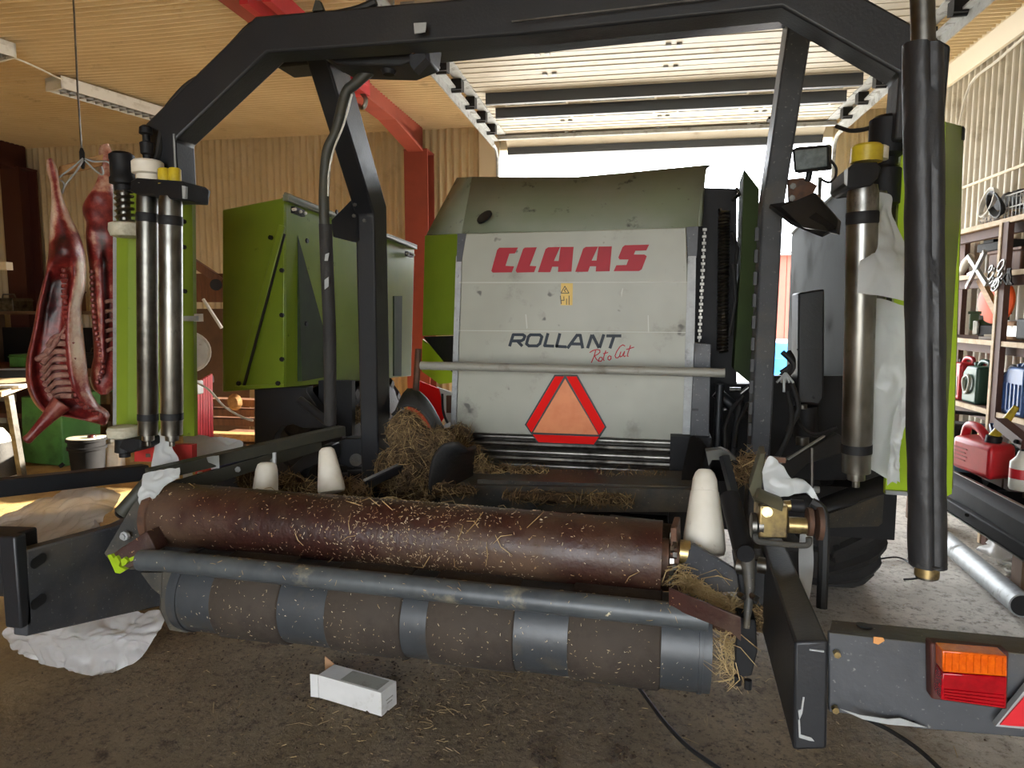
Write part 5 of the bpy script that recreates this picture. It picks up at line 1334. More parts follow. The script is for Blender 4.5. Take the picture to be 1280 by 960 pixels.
film('film_rag', [[(-1.858,2.24,1.1),(-1.846,2.24,1.119),(-1.833,2.24,1.101)], [(-1.886,2.24,1.044),(-1.847,2.24,1.052),(-1.809,2.24,1.041)], [(-1.904,2.24,.976),(-1.847,2.24,.984),(-1.777,2.24,.994)], [(-1.916,2.24,.894),(-1.844,2.24,.917),(-1.774,2.24,.927)]],
     M['film'], 'peak of white film standing behind the chute rail under the left rollers', .018, 13)
film('film_rag', [[(-1.751,2.02,.997),(-1.693,2.02,1.014),(-1.61,2.02,1.029)], [(-1.749,2,.962),(-1.691,2,.982),(-1.596,2,1.004)], [(-1.758,2,.923),(-1.7,2,.932),(-1.629,2,.969)], [(-1.768,2.02,.877),(-1.725,2.02,.891),(-1.685,2.02,.922)]],
     M['film'], 'crumpled white film rag wrapped round the olive chute rail', .02, 4)
film('film_rag', [[(-2.051,2.62,1.043),(-2.024,2.62,1.019),(-1.969,2.62,1.018),(-1.859,2.62,1.018)], [(-2.035,2.6,.976),(-1.972,2.6,.979),(-1.877,2.6,.99),(-1.75,2.6,1.002)], [(-1.994,2.55,.877),(-1.923,2.55,.894),(-1.845,2.55,.925),(-1.73,2.55,.965)]],
     M['film'], 'torn white film lying over the chute rail below the left rollers', .02, 5)
film('film_rag', [[(-1.631,2.2,1.021),(-1.578,2.2,1.032)], [(-1.693,2.3,.967),(-1.651,2.3,.969)], [(-1.668,2.3,.918),(-1.654,2.3,.912)]], M['film'], 'small white film scrap dangling from the chute rail', .006, 6, 10, 10)
film('film_rag', [[(-1.813,2.3,.936),(-1.777,2.3,.956)], [(-1.807,2.28,.893),(-1.757,2.28,.912)], [(-1.844,2.26,.843),(-1.794,2.26,.852)], [(-1.866,2.26,.823),(-1.838,2.26,.812)]], M['film'], 'narrow white film strip twisted under the chute rail', .008, 7, 12, 16)
film('film_rag', [[(-1.681,2.7,.972),(-1.626,2.7,.996),(-1.587,2.7,.99)], [(-1.661,2.68,.963),(-1.615,2.68,.972),(-1.576,2.68,.974)]], M['film'], 'tiny white film scrap lying on top of the chute rail', .006, 8, 10, 8)
film('film_rag', [[(.265,1.98,1.113),(.282,1.98,1.159),(.316,1.98,1.129)], [(.27,1.97,1.071),(.303,1.97,1.104),(.341,1.97,1.097)], [(.283,1.96,1.052),(.329,1.96,1.086),(.384,1.96,1.089)], [(.33,1.96,1.055),(.371,1.96,1.066),(.416,1.96,1.033)]],
     M['film'], 'knotted white film rag over the golden valve block', .02, 9)
film('film_rag', [[(.395,2.12,.901),(.43,2.12,.909)], [(.394,2.12,.824),(.435,2.12,.827)], [(.398,2.1,.747),(.428,2.1,.742)], [(.408,2.1,.699),(.422,2.1,.695)]], M['film'], 'strip of white film hanging down beside the right tyre', .01, 10, 14, 24)
film('film_sheet', [[(-3.036,2.55,.59),(-2.713,2.55,.73),(-2.495,2.55,.779),(-2.332,2.55,.738)], [(-2.802,2.35,.623),(-2.506,2.35,.719),(-2.306,2.35,.759),(-2.19,2.35,.752)], [(-2.624,2.2,.676),(-2.431,2.2,.663),(-2.202,2.2,.711),(-2.119,2.2,.755)], [(-2.498,2.1,.703),(-2.344,2.1,.646),(-2.139,2.1,.729),(-2.036,2.1,.796)]],
     M['film_lit'], 'film whitened as in strong light, lying in folds over the lower left frame', .03, 11, 70, 60, 6)
film('film_sheet', [[Vector(p) + Vector((0, 0, .02)) for p in r] for r in ([(-2.696,2.373,.22),(-2.539,2.465,.22),(-2.351,2.532,.22),(-2.107,2.544,.22)], [(-2.765,2.331,.16),(-2.478,2.357,.16),(-2.278,2.401,.16),(-2.095,2.442,.16)], [(-2.774,2.385,.06),(-2.506,2.337,.06),(-2.35,2.385,.06),(-2.167,2.44,.06)], [(-2.605,2.35,.02),(-2.416,2.324,.02),(-2.284,2.354,.02),(-2.215,2.409,.02)])],
     M['film_clear'], 'milky film bag lying on the floor under the left frame plate', .03, 12, 76, 64, 7)

# ---- white carton on the floor
bxr = T('carton', (-1.135,2.359,0), 'small white carton lying on the dirty floor below the rollers', 'box')
c0, c1_, c2_ = Vector((-1.038,2.365,0)), Vector((-1.341,2.435,0)), Vector((-1.014,2.46,0))
up = Vector((0, 0, .096))
dx = (c2_ - c0)
MB().hexa([c0, c2_, c1_ + dx, c1_, c0 + up, c2_ + up, c1_ + dx + up, c1_ + up]).build('carton_body', M['card'], bxr, bevel=.002)
q = [lerp(c0 + up, c1_ + up, .08) + dx * .1, lerp(c0 + up, c1_ + up, .08) + dx * .88, lerp(c0 + up, c1_ + up, .66) + dx * .88, lerp(c0 + up, c1_ + up, .66) + dx * .1]
MB().prism([p + Vector((0, 0, .0006)) for p in q], (0, 0, .0008)).build('printed_label', M['greybar'], bxr, flat=True)
e = (c1_ - c0).normalized()
MB().hexa([c1_, c1_ + e * .035 - Vector((0, .008, 0)), c1_ + e * .035 - Vector((0, .006, 0)), c1_ + Vector((0, .003, 0)), c1_ + up, c1_ + e * .035 - Vector((0, .008, 0)) + up, c1_ + e * .035 - Vector((0, .006, 0)) + up, c1_ + up + Vector((0, .003, 0))]).build('flap', M['card'], bxr)
MB().hexa([c1_ + dx, c1_ + dx + e * .05, c1_ + dx + e * .05 + Vector((0, .003, 0)), c1_ + dx + Vector((0, .003, 0)), c1_ + dx + up, c1_ + dx + e * .05 + up * 1.25, c1_ + dx + e * .05 + up * 1.25 + Vector((0, .003, 0)), c1_ + dx + up + Vector((0, .003, 0))]).build('flap', M['cardboard'], bxr, label='brown inner flap')
MB().prism([c1_ + e * .01 + dx * .2, c1_ + e * .06 + dx * .3, c1_ + e * .05 + dx * .7, c1_ + dx * .7], (0, 0, .003)).build('flap', M['cardboard'], bxr, label='brown inner flap')
for s, h in (((.3, .75), .05), ((.35, .7), .035)):
    MB().bar(lerp(c0, c2_, s[0]) + Vector((0, -.001, h)), lerp(c0, c2_, s[1]) + Vector((0, -.001, h)), .002, .004).build('print_line', M['greybar'], bxr)

# ---- cables on the floor
MB().tube(spline([Vector(p) + Vector((0, 0, .01)) for p in [(-.11,2.846,0),(-.06,2.731,0),(.023,2.552,0),(.102,2.42,0),(.172,2.345,0),(.28,2.244,0)]], 5), .008, 8).build('floor_cable', M['cable'], None, 'black cable on the floor below the lower roller', 'cable')
MB().tube(spline([Vector(p) + Vector((0, 0, .01)) for p in [(.723,2.788,0),(.791,2.722,0),(.845,2.667,0),(.906,2.566,0),(.953,2.413,0)]], 5), .008, 8).build('floor_cable', M['cable'], None, 'black cable on the floor below the tail lamp bumper', 'cable')

# ---- straw heaps on the machine and chaff on the floor
def heap(name, pts, label, seed, n, lens=(.04, .12), r=.0016):
    """a lumpy heap: pts = list of (centre, rx, ry, rz)"""
    rng = random.Random(seed)
    mb = MB()
    for c, rx, ry, rz in pts:
        c = Vector(c)
        rows = []
        for j in range(13):
            a = math.pi * j / 12
            row = []
            for i in range(19):
                b = 2 * math.pi * i / 18
                d = Vector((math.sin(a) * math.cos(b), math.sin(a) * math.sin(b), math.cos(a)))
                k = 1 + .22 * noise.noise(d * 2.3 + c * 5) + .1 * noise.noise(d * 7 + c * 3)
                row.append(c + Vector((d.x * rx, d.y * ry, d.z * rz)) * k)
            rows.append(row)
        mb.grid(rows)
    o = mb.build(name, M['chaff'], None, label, 'straw', kind='stuff', ang=180)
    def f(rr):
        c, rx, ry, rz = pts[rr.randrange(len(pts))]
        d = Vector((rr.gauss(0, 1), rr.gauss(0, 1) - .5, rr.gauss(0, 1))).normalized()
        return Vector(c) + Vector((d.x * rx, d.y * ry, d.z * rz)) * 1.03, d
    sticks(MB(), f, n, lens[0], lens[1], r * 1.25, seed + 50, bend=.16, up=.3).build('stalks', M['straw_dark'], o, kind='stuff', flat=True)
    sticks(MB(), f, n // 3, lens[0], lens[1], r * 1.1, seed + 90, bend=.2, up=.4).build('stalks', M['straw'], o, kind='stuff', flat=True)
    return o
heap('straw_heap', [((-1.166,3,.998), .075, .1, .09), ((-1.141,2.9,.833), .12, .12, .12), ((-1.065,2.95,.796), .08, .1, .1), ((-1.105,2.98,.929), .10, .1, .1), ((-1.028,3.05,.938), .07, .08, .06)], 'tall heap of brown straw beside the left gantry post', 1, 1900, (.03, .12), .0013)
heap('straw_heap', [((-1.627,3.4,.999), .07, .06, .035), ((-1.58,3.5,1.008), .06, .06, .03)], 'small tuft of straw behind the left gantry post under the green cabinet', 2, 200)
heap('straw_heap', [((-.813,3.3,.759), .08, .06, .03), ((-.651,3.3,.759), .1, .06, .028), ((-.895,3.3,.775), .05, .05, .05)], 'straw lying left on the chamber floor below the tailgate', 3, 330)
heap('straw_heap', [((-.221,3.3,.757), .11, .06, .022), ((-.071,3.3,.757), .08, .05, .02), ((-.375,3.3,.741), .1, .05, .016)], 'straw lying right on the chamber floor below the tailgate', 4, 300)
heap('straw_heap', [((-1.252,2.6,.822), .08, .06, .035), ((-1.423,2.65,.799), .12, .06, .03), ((-1.594,2.7,.802), .08, .06, .035), ((-1.777,2.7,.81), .05, .05, .05)], 'chaff and straw around the two left tapered rollers', 5, 420)
heap('straw_heap', [((-.442,2.75,.796), .2, .05, .02), ((-.903,2.8,.791), .12, .05, .022), ((-.215,2.75,.803), .1, .05, .016)], 'thin chaff along the table behind the brown roller', 6, 360, (.02, .07))
heap('straw_heap', [((.294,2.5,1.025), .03, .08, .03), ((.269,2.45,1.001), .03, .06, .02)], 'straw wisps around the right gantry post foot', 7, 140)
heap('straw_heap', [((.28,2.05,.744), .03, .06, .05), ((.264,2,.716), .03, .05, .06)], 'straw packed between tray and right frame beam', 8, 220, (.03, .09))
heap('straw_heap', [((-.998,3.3,.933), .05, .05, .05), ((-.922,3.25,.845), .04, .05, .05)], 'straw caught on the black bale guide left of tailgate', 9, 180)
def fl(rng):
    x = rng.uniform(-2.2, 1.4)
    y = 2.3 + 3.0 * rng.random() ** 1.4
    if rng.random() < .4: x, y = rng.gauss(-.95, .35), rng.gauss(2.45, .25)
    return Vector((x, y, fz(x, y) - .008)), (0, 0, 1)
sticks(MB(), fl, 900, .006, .03, .0012, 77, bend=.1).build('floor_chaff', M['straw'], None, 'pale chaff and straw bits scattered over the floor', 'straw', kind='stuff', flat=True)
sticks(MB(), fl, 60, .04, .11, .0014, 78, bend=.2).build('floor_straw', M['straw'], None, 'longer straw stalks scattered over the floor', 'straw', kind='stuff', flat=True)
cl = MB()
rng = random.Random(9)
def clod(c, s):
    cl.add([Vector(c) + Vector((s * rng.uniform(.6, 1.2), 0, 0)), Vector(c) + Vector((0, s * rng.uniform(.6, 1.2), 0)), Vector(c) + Vector((-s * rng.uniform(.6, 1.2), 0, 0)), Vector(c) + Vector((0, -s * rng.uniform(.6, 1.2), 0)), Vector(c) + Vector((0, 0, s * .6)), Vector(c) + Vector((0, 0, -s * .5))],
           [(0, 1, 4), (1, 2, 4), (2, 3, 4), (3, 0, 4), (1, 0, 5), (2, 1, 5), (3, 2, 5), (0, 3, 5)])
for _ in range(1300):
    x, y = rng.gauss(-.8, .9), 2.35 + abs(rng.gauss(0, .5))
    if rng.random() < .45: x, y = rng.gauss(-1.15, .35), rng.gauss(2.5, .18)
    clod(Vector((x, y, fz(x, y) - .01)), rng.uniform(.0015, .007) * (1 if rng.random() < .95 else 2))
for p, s, n in (((-.382,2.267,-0), .03, 26), ((-.119,2.325,-0), .03, 20), ((-1.08,2.445,0), .03, 16)):
    for _ in range(n): clod(Vector(p) + Vector((rng.gauss(0, s), rng.gauss(0, s), 0)), rng.uniform(.006, .018))
cl.build('earth_crumbs', mat('dark_earth', (66, 52, 38), .95), None, 'dark earth crumbs strewn on the floor before the rollers', 'earth', kind='stuff', flat=True)

# ---- left background: table, bin, buckets, bench
tb_ = T('work_table', (-5.6, 5.2, 0), 'pale topped table with tube legs at the left edge behind the carcass', 'table')
MB().hexa([(-5.979,4.75,.798), (-5.455,4.75,.84), (-5.73,5.6,.934), (-6.981,5.9,.882), (-5.975,4.75,.84), (-5.451,4.75,.881), (-5.726,5.6,.973), (-6.977,5.9,.933)]).build('table_top', M['wood_pale'], tb_)
for a, b in (((-5.493,4.85,.841), (-5.525,4.95,.103)), ((-6.107,5,.836), (-5.99,4.9,-.085))):
    MB().bar(a, b, .05, .05, up=(0, 1, 0)).build('leg', M['steel_dark'], tb_)
MB().bar((-5.893,4.9,.008), (-5.524,4.95,.117), .04, .04).build('foot_rail', M['galv'], tb_)
for nm, lab, pts, h, m in (('paper_stack', 'stack of white paper on the pale left table', [(-5.685,5.1,.936),(-5.405,5.1,.985),(-5.367,5.1,1.029),(-5.627,5.1,1.01)], .03, 'card'), ('tool_case', 'small black case on the pale left table', [(-5.713,5,.931),(-5.591,5,.948),(-5.586,5,1.005),(-5.689,5,1.003)], .07, 'black'),
                           ('cutting_tray', 'white tray at the near end of the left table', [(-5.754,4.85,.848),(-5.531,4.85,.881),(-5.509,4.85,.937),(-5.73,4.85,.918)], .025, 'white')):
    c = sum((Vector(p) for p in pts), Vector()) / 4
    b = MB().box(c + Vector((0, .1, h / 2)), (.34, .2, h), rz=.3)
    b.build(nm, M[m], None, lab, nm.split('_')[1], bevel=.004)
gb_ = T('green_bin', (-5.939,5.9,.16), 'green metal bin on legs under the hanging carcass', 'bin')
gc = [Vector((-6.405,5.75,.02)), Vector((-5.898,5.75,.002)), Vector((-5.788,6.1,-0)), Vector((-6.455,6.2,-.008))]
gt_ = [Vector((-6.365,5.75,.697)), Vector((-5.891,5.75,.693)), Vector((-5.734,6.1,.747)), Vector((-6.377,6.2,.712))]
MB().hexa(gc + gt_).build('bin_body', M['bin_green'], gb_, bevel=.01)
MB().box((gt_[2] + gt_[1]) / 2 + Vector((0.08, .2, .1)), (.14, .1, .2)).build('bin_lug', M['bin_green'], gb_)
for c in (gc[0], gc[1], gc[2]):
    MB().bar(c + Vector((0, 0, .03)), Vector((c.x - .03, c.y - .02, .0)), .03, .03, up=(0, 1, 0)).build('leg', M['black'], gb_)
bk = T('black_bucket', (-5.41,5.547,0), 'black lidded bucket on the floor before the green bin', 'bucket')
bb_ = Vector((-5.41,5.547,0))
MB().lathe(bb_, (0, 0, 1), [(0, .13), (.01, .14), (.24, .155), (.245, .17), (.27, .172), (.275, .158), (.32, .16), (.325, .175), (.35, .175), (.352, .165)], 28).build('bucket_body', M['black_matt'], bk)
MB().lathe(bb_ + Vector((0, 0, .345)), (0, 0, 1), [(0, .166), (.012, .166), (.014, .15)], 28).build('lid', M['plastic_grey'], bk)
MB().lathe(bb_ + Vector((.08, -.02, .36)), (0, 0, 1), [(0, .04), (.02, .035), (.03, .01)], 10).build('meat_scrap', M['meat'], bk)
wb2 = T('white_canister', (-5.289,5.643,0), 'white canister half hidden behind the black bucket', 'canister')
wq = Vector((-5.366,5.697,0))
MB().box(wq + Vector((0, .1, .13)), (.2, .16, .26), rz=.4).build('canister_body', M['plastic_white'], wb2, bevel=.02)
MB().lathe(wq + Vector((0, .1, .25)), (0, 0, 1), [(0, .03), (.05, .03), (.052, .02)], 12).build('cap', M['white'], wb2)
ck = T('grey_canister', (-6.035,5.209,0), 'dark canister with pale top at the left edge of the floor', 'canister')
kq = Vector((-6.05,5.142,0))
MB().lathe(kq, (0, 0, 1), [(0, .15), (.02, .17), (.3, .17), (.36, .14), (.4, .1)], 24).build('canister_body', M['rubber'], ck)
MB().lathe(kq + Vector((0, 0, .36)), (0, 0, 1), [(0, .15), (.06, .13), (.12, .09), (.13, .04)], 20).build('canister_top', M['plastic_white'], ck)

bn = T('tool_bench', (-8.2, 7.2, 0), 'long dark bench with shelf against the back wall at far left', 'bench')
def b2w(v): return ROT @ Vector(v)
MB(True).bx(-11, -5.6, 6.9, 7.9, .82, .9).build('bench_top', M['wood_brown'], bn)
MB(True).bx(-11, -5.6, 7.0, 7.9, .3, .36).build('lower_shelf', M['wood_brown'], bn)
for x in (-10.8, -8.6, -5.8):
    for y in (6.95, 7.8): MB(True).bx(x - .04, x + .04, y - .04, y + .04, 0, .82).build('leg', M['wood_brown'], bn)
MB(True).bx(-11, -5.6, 7.85, 7.9, .9, 1.35).build('back_board', M['black'], bn)
MB(True).bx(-11, -5.6, 7.5, 7.9, 1.52, 1.56).build('upper_shelf', M['ply'], bn)
for x in (-10.9, -8.2, -5.7): MB(True).bx(x - .03, x + .03, 7.5, 7.9, .9, 1.52).build('upright', M['ply'], bn)
rng = random.Random(21)
kinds = [('tool_box', 'toolbox', 'red', 'red toolbox'), ('plastic_crate', 'crate', 'black', 'black crate'), ('oil_can', 'can', 'bin_green', 'green oil can'), ('wooden_box', 'box', 'wood_brown', 'brown wooden box'), ('paint_tin', 'tin', 'steel_dark', 'grey paint tin'), ('red_crate', 'crate', 'maroon', 'dark red crate')]
where = ['at the left end of the far bench top', 'second from the left on the far bench top', 'third from the left on the far bench top', 'fourth from the left on the far bench top', 'fifth on the far bench top behind the carcass', 'at the right end of the far bench top',
         'leftmost on the shelf above the far bench', 'second on the shelf above the far bench', 'third on the shelf above the far bench', 'fourth on the shelf above the far bench', 'fifth on the shelf above the far bench', 'rightmost on the shelf above the far bench']
for k in range(12):
    nm, cat, mm_, lab = kinds[(k * 5 + k // 6) % 6]
    x = -10.4 + (k % 6) * .84
    z = .9 if k < 6 else 1.56
    w, h, d = rng.uniform(.3, .6), rng.uniform(.14, .3), rng.uniform(.2, .32)
    y = 7.2 if k < 6 else 7.7
    o = MB(True).bx(x - w / 2, x + w / 2, y - d / 2, y + d / 2, z, z + h).bx(x - w / 2 - .01, x + w / 2 + .01, y - d / 2 - .01, y + d / 2 + .01, z + h * .78, z + h * .86).build(nm, M[mm_], None, lab + ' ' + where[k], cat, 'things on the far bench', bevel=.01)
    MB(True).tube([(x - .1, y, z + h), (x - .08, y, z + h + .05), (x + .08, y, z + h + .05), (x + .1, y, z + h)], .008, 6).build('handle', M['steel_dark'], o)
MB(True).bx(-12, -6.35, 6.2, 6.28, 1.98, 2.06).build('wall_rail', M['cream'], None, 'pale horizontal rail at left ending behind the carcass', 'rail')

# ---- things between the left dispenser and the green cabinet
bd = T('brown_board', (-4.808,6.6,.863), 'dark brown wooden board leaning behind the red slatted panel', 'board')
MB().hexa([(-4.722,6.2,-.182), (-4.109,6.2,-.15), (-4.148,6.26,-.166), (-4.767,6.26,-.199), (-4.927,6.6,1.584), (-4.294,6.6,1.584), (-4.333,6.66,1.584), (-4.971,6.66,1.584)]).build('board', M['ply'], bd)
MB().bar((-4.883,6.5,2.076), (-4.603,6.6,1.87), .14, .08).build('beam', M['wood_brown'], bd)
MB().cyl((-4.575,6.45,1.831), (-4.681,6.6,1.837), .06, n=16).build('knob', M['black'], bd)
MB().bar((-4.919,6.58,1.805), (-4.272,6.58,1.8), .3, .04, up=(0, 1, 0)).build('cross_board', M['wood_brown'], bd)
rd_ = T('slatted_board', (-3.4,4.6,.642), 'bright red slatted panel standing right of the left dispenser', 'panel')
a0, a1, b0, b1 = Vector((-3.381,4.5,1.032)), Vector((-3.431,4.75,1.075)), Vector((-3.433,4.5,.045)), Vector((-3.465,4.75,-.028))
for k in range(6):
    p, q = lerp(a0, a1, k / 6), lerp(a0, a1, (k + .86) / 6)
    r, s = lerp(b0, b1, k / 6), lerp(b0, b1, (k + .86) / 6)
    e = Vector((-.03, .02, 0))
    MB().hexa([r, s, s + e, r + e, p, q, q + e, p + e]).build('slat', M['red_bright'], rd_)
MB().bar(lerp(a0, b0, .04) + Vector((-.03, .03, 0)), lerp(a1, b1, .04) + Vector((-.03, .03, 0)), .03, .05).build('cross_batten', M['maroon'], rd_)
MB().bar(lerp(a0, b0, .9) + Vector((-.03, .03, 0)), lerp(a1, b1, .9) + Vector((-.03, .03, 0)), .03, .05).build('cross_batten', M['maroon'], rd_)
wl2 = T('work_lamp', (-3.301,4.4,1.263), 'round white lamp shade behind the left film dispenser', 'lamp')
MB().lathe((-3.367,4.4,1.263), (.5, -.6, 0), [(-.12, .02), (-.08, .05), (0, .14), (.02, .15), (.022, .145), (.0, .13)], 28).build('lamp_shade', M['plastic_white'], wl2)
MB().cyl((-3.368,4.42,1.028), (-3.426,4.5,1.315), .012, n=8).build('lamp_arm', M['black'], wl2)
MB().box((-3.372,4.45,1.001), (.1, .08, .1)).build('lamp_base', M['white'], wl2, bevel=.01)
MB().cyl((-3.376,4.6,1.645), (-3.231,4.6,1.432), .012, n=8).build('white_rod', M['white'], bd)
MB().tube(spline([(-3.237,4.3,1.055),(-3.137,4.3,1),(-3.028,4.3,.89),(-2.905,4.3,.825),(-2.806,4.3,.795)], 5), .008, 6).build('white_cable', M['cable_white'], None, 'white cable running from the round lamp behind the green cabinet', 'cable')
tm = T('timber_stack', (-4.054,6,.539), 'stack of rough timber under the green cabinet', 'timber')
for k in range(5):
    y = [498, 508, 518, 532, 544][k]
    P = [(-4.186,5.9,.721), (-4.191,5.9,.627), (-4.195,5.9,.533), (-4.326,5.9,.387), (-4.33,5.9,.292)][k]
    MB().box(Vector(P) + Vector((.4, 0, -.03)), (1.0, .14, .065), rz=.05 * (k % 2)).build('beam', M['wood' if k > 2 else 'wood_brown'], tm, bevel=.004)
MB().lathe((-3.878,5.7,.723), (0, -1, 0), [(0, .05), (.03, .08), (.06, .05)], 12).build('burr', M['wood'], tm)
MB().bx(-4.2, -2.9, 5.95, 6.15, 0, .38).build('stack_support', M['wood_brown'], tm)
bc = T('blue_bucket', (-3.365,4.8,.385), 'navy blue bucket between red panel and cabinet support', 'bucket')
cb_ = Vector((-3.362,4.8,.302))
MB().lathe(cb_, (0, 0, 1), [(0, .1), (.18, .13), (.185, .14), (.2, .14), (.2, .125)], 24).build('bucket_body', M['blue_dark'], bc)
MB().tube(circ(cb_ + Vector((0, 0, .17)), (1, 0, 0), (0, -.3, .1), .135, 12), .005, 6, closed=True).build('handle', M['steel_dark'], bc)
rb = T('leather_glove', cb_ + Vector((.05, 0, .2)), 'stained work glove lying on the navy blue bucket', 'glove')
MB().tube(spline([cb_ + Vector((-.12, -.02, .26)), cb_ + Vector((-.04, -.04, .24)), cb_ + Vector((.06, -.05, .21)), cb_ + Vector((.13, -.03, .19))], 5), [.02, .025, .03, .035, .04, .045, .045, .045, .045, .042, .04, .04, .042, .044, .04, .03], 12).build('glove_body', M['cardboard'], rb, ang=180)
for k in range(4):
    MB().tube([cb_ + Vector((-.1, -.02 - .012 * k, .26)), cb_ + Vector((-.15, -.02 - .02 * k, .29 + .006 * k)), cb_ + Vector((-.17, -.03 - .02 * k, .33 - .01 * k))], [.012, .011, .006], 8).build('finger', M['canred'] if k == 1 else M['cardboard'], rb)
rc_ = MB().lathe(cb_ + Vector((.2, -.2, -.12)), (0, 0, 1), [(0, .09), (.16, .09), (.18, .06), (.2, .03)], 20).build('red_can', M['canred'], None, 'red can beside the navy blue bucket', 'can')
MB().lathe(cb_ + Vector((.32, -.1, -.0)), (0, 0, 1), [(0, .05), (.06, .06), (.12, .05), (.14, .02)], 16).build('white_jug', M['plastic_white'], None, 'small white jug beside the dark support plate', 'jug')
wj = T('white_bottle', (-2.85,5.2,.775), 'white plastic bottle seen between cabinet supports', 'bottle')
wp = Vector((-2.852,5.2,.708))
MB().lathe(wp, (0, 0, 1), [(0, .06), (.01, .07), (.13, .07), (.16, .04), (.18, .025), (.2, .025)], 20).build('bottle_body', M['white'], wj)
MB().lathe(wp + Vector((0, 0, .2)), (0, 0, 1), [(0, .035), (.03, .035), (.034, .02)], 14).build('cap', M['white'], wj)
sp2 = T('crate_stand', (wp.x, wp.y, 0), 'wooden crate carrying the white bottle behind the supports', 'crate')
for k in range(4): MB().bx(wp.x - .35, wp.x + .35, wp.y - .2, wp.y + .2, .02 + k * (wp.z - .02) / 4, .02 + (k + .92) * (wp.z - .02) / 4).build('board', M['wood_brown'], sp2)
rs = T('red_sign_board', (-1.565,4.6,.881), 'red and white board leaning behind the left edge of the tailgate', 'board')
MB().prism([(-1.686,4.6,1.07),(-1.546,4.6,1.017),(-1.501,4.6,.827),(-1.537,4.6,.769),(-1.712,4.6,.945)], (0, .02, 0)).build('red_face', M['red_vivid'], rs)
MB().prism([(-1.564,4.62,1.026),(-1.395,4.62,.974),(-1.397,4.62,.714),(-1.508,4.62,.767)], (0, .02, 0)).build('white_face', M['white'], rs)
MB().tube(spline([(-1.484,4.5,.996),(-1.479,4.5,.87),(-1.435,4.5,.777),(-1.378,4.5,.735)], 5), .009, 8).build('cable', M['cable'], rs)
MB().box((-1.453,4.58,.915), (.05, .03, .12)).build('wood_block', M['wood_brown'], rs)
rp_ = T('red_box', (-2.169,2.9,.742), 'red box with chrome post below the chute rail at left', 'box')
MB().prism([(-2.214,2.9,.799),(-2.162,2.9,.781),(-2.173,2.9,.583),(-2.226,2.9,.58)], (0, .1, 0)).build('box_body', M['red'], rp_)
MB().cyl((-2.151,2.85,.793), (-2.161,2.85,.598), .012, n=10).build('post', M['galv'], rp_)

# ---- right: shelf rack and everything on it
M['rack'] = mat('brown_rack_paint', (92, 60, 46), .7, c2=(78, 50, 40), scale=6)
rk = T('shelf_rack', b2w((2.52, 4.9, 0)), 'brown wooden shelf rack with pale board edges along the right wall', 'shelf')
SX0, SX1 = 2.32, 2.74
zs = [.90, 1.36, 1.81, 2.145]
for z in zs:
    for k in range(3):
        x0 = SX0 + .02 + k * .135
        MB(True).bx(x0, x0 + .13, 3.2, 6.6, z - .025, z).build('plank', M['wood' if z > 2 else 'rack'], rk)
    MB(True).bx(SX0, SX0 + .02, 3.2, 6.6, z - .03, z + .002).build('front_edge', M['wood_pale'], rk)
    MB(True).bx(SX0 + .06, SX0 + .10, 3.2, 6.6, z - .09, z - .03).build('bearer', M['rack'], rk)
for y in (3.3, 5.0, 6.5):
    MB(True).bx(SX0 - .005, SX0 + .03, y - .04, y + .055, 0, 2.12).build('upright', M['rack'], rk)
    MB(True).bx(SX0 - .012, SX0 + .03, y + .03, y + .06, 0, 2.12).build('upright_face', M['wood_pale'], rk)
    MB(True).bx(SX1 - .04, SX1, y - .04, y + .055, 0, 2.12).build('upright', M['rack'], rk)
MB(True).bar((SX0 + .02, 5.35, 1.78), (SX0 + .02, 5.08, 1.55), .03, .05).build('brace', M['wood'], rk)
def jerry(name, x, y, z, w, d, h, m, label, cap, rz=0.):
    p = ROT @ Vector((x, y, z))
    r = T(name, p, label, 'canister', 'canisters on the right rack')
    M4 = Matrix.Translation(p) @ Matrix.Rotation(SH + rz, 4, 'Z')
    def X(v): return M4 @ Vector(v)
    prof = [(-w / 2, 0), (w / 2, 0), (w / 2, h * .74), (w * .22, h * .92), (-w * .5, h * .92)]
    mb = MB().prism([X((0 - d / 2, a, c)) for a, c in prof], X((d, 0, 0)) - X((0, 0, 0)))
    mb.build('can_body', m, r, bevel=.018, seg=3)
    hd_ = [X((0, -w * .42, h * .9)), X((0, -w * .4, h * 1.02)), X((0, w * .05, h * 1.03)), X((0, w * .3, h * .86))]
    MB().tube(spline(hd_, 4), .016, 8).build('handle', m, r)
    MB().lathe(X((0, w * .3, h * .82)), (0, .35, 1), [(0, .024), (.05, .024), (.052, .018)], 14).build('cap', cap, r)
    f = MB()
    f.prism([X((-d / 2 - .004, a, c)) for a, c in ((-w * .34, h * .12), (w * .3, h * .12), (w * .3, h * .5), (-w * .34, h * .6))], X((.006, 0, 0)) - X((0, 0, 0)))
    return r, f, X
r, f, X = jerry('jerry_can', 2.45, (2.42,5.705,.952)[1], .9, .22, .18, .30, M['canred'], 'red canister with pale label on the right rack', M['black'])
f.build('label_sheet', M['card'], r)
r, f, X = jerry('jerry_can', 2.45, (2.42,5.459,.98)[1], .9, .22, .17, .29, M['cangreen'], 'dark green canister with pale grip next to the rack post', M['cangreen'])
MB().tube(spline([X((-.092, .03, .07)), X((-.1, -.02, .09)), X((-.1, -.045, .16)), X((-.1, -.01, .2)), X((-.1, .05, .17)), X((-.092, .06, .11)), X((-.092, .03, .07))], 4), .012, 8).build('grip_rim', M['panel'], r)
r, f, X = jerry('jerry_can', 2.45, (2.42,5.069,1.024)[1], .9, .14, .16, .28, M['rubber'], 'black canister right behind the rack post', M['plastic_white'])
r, f, X = jerry('jerry_can', 2.44, (2.42,4.85,1.049)[1], .9, .26, .18, .33, M['blue'], 'blue ribbed canister at the right edge of the picture', M['blue'])
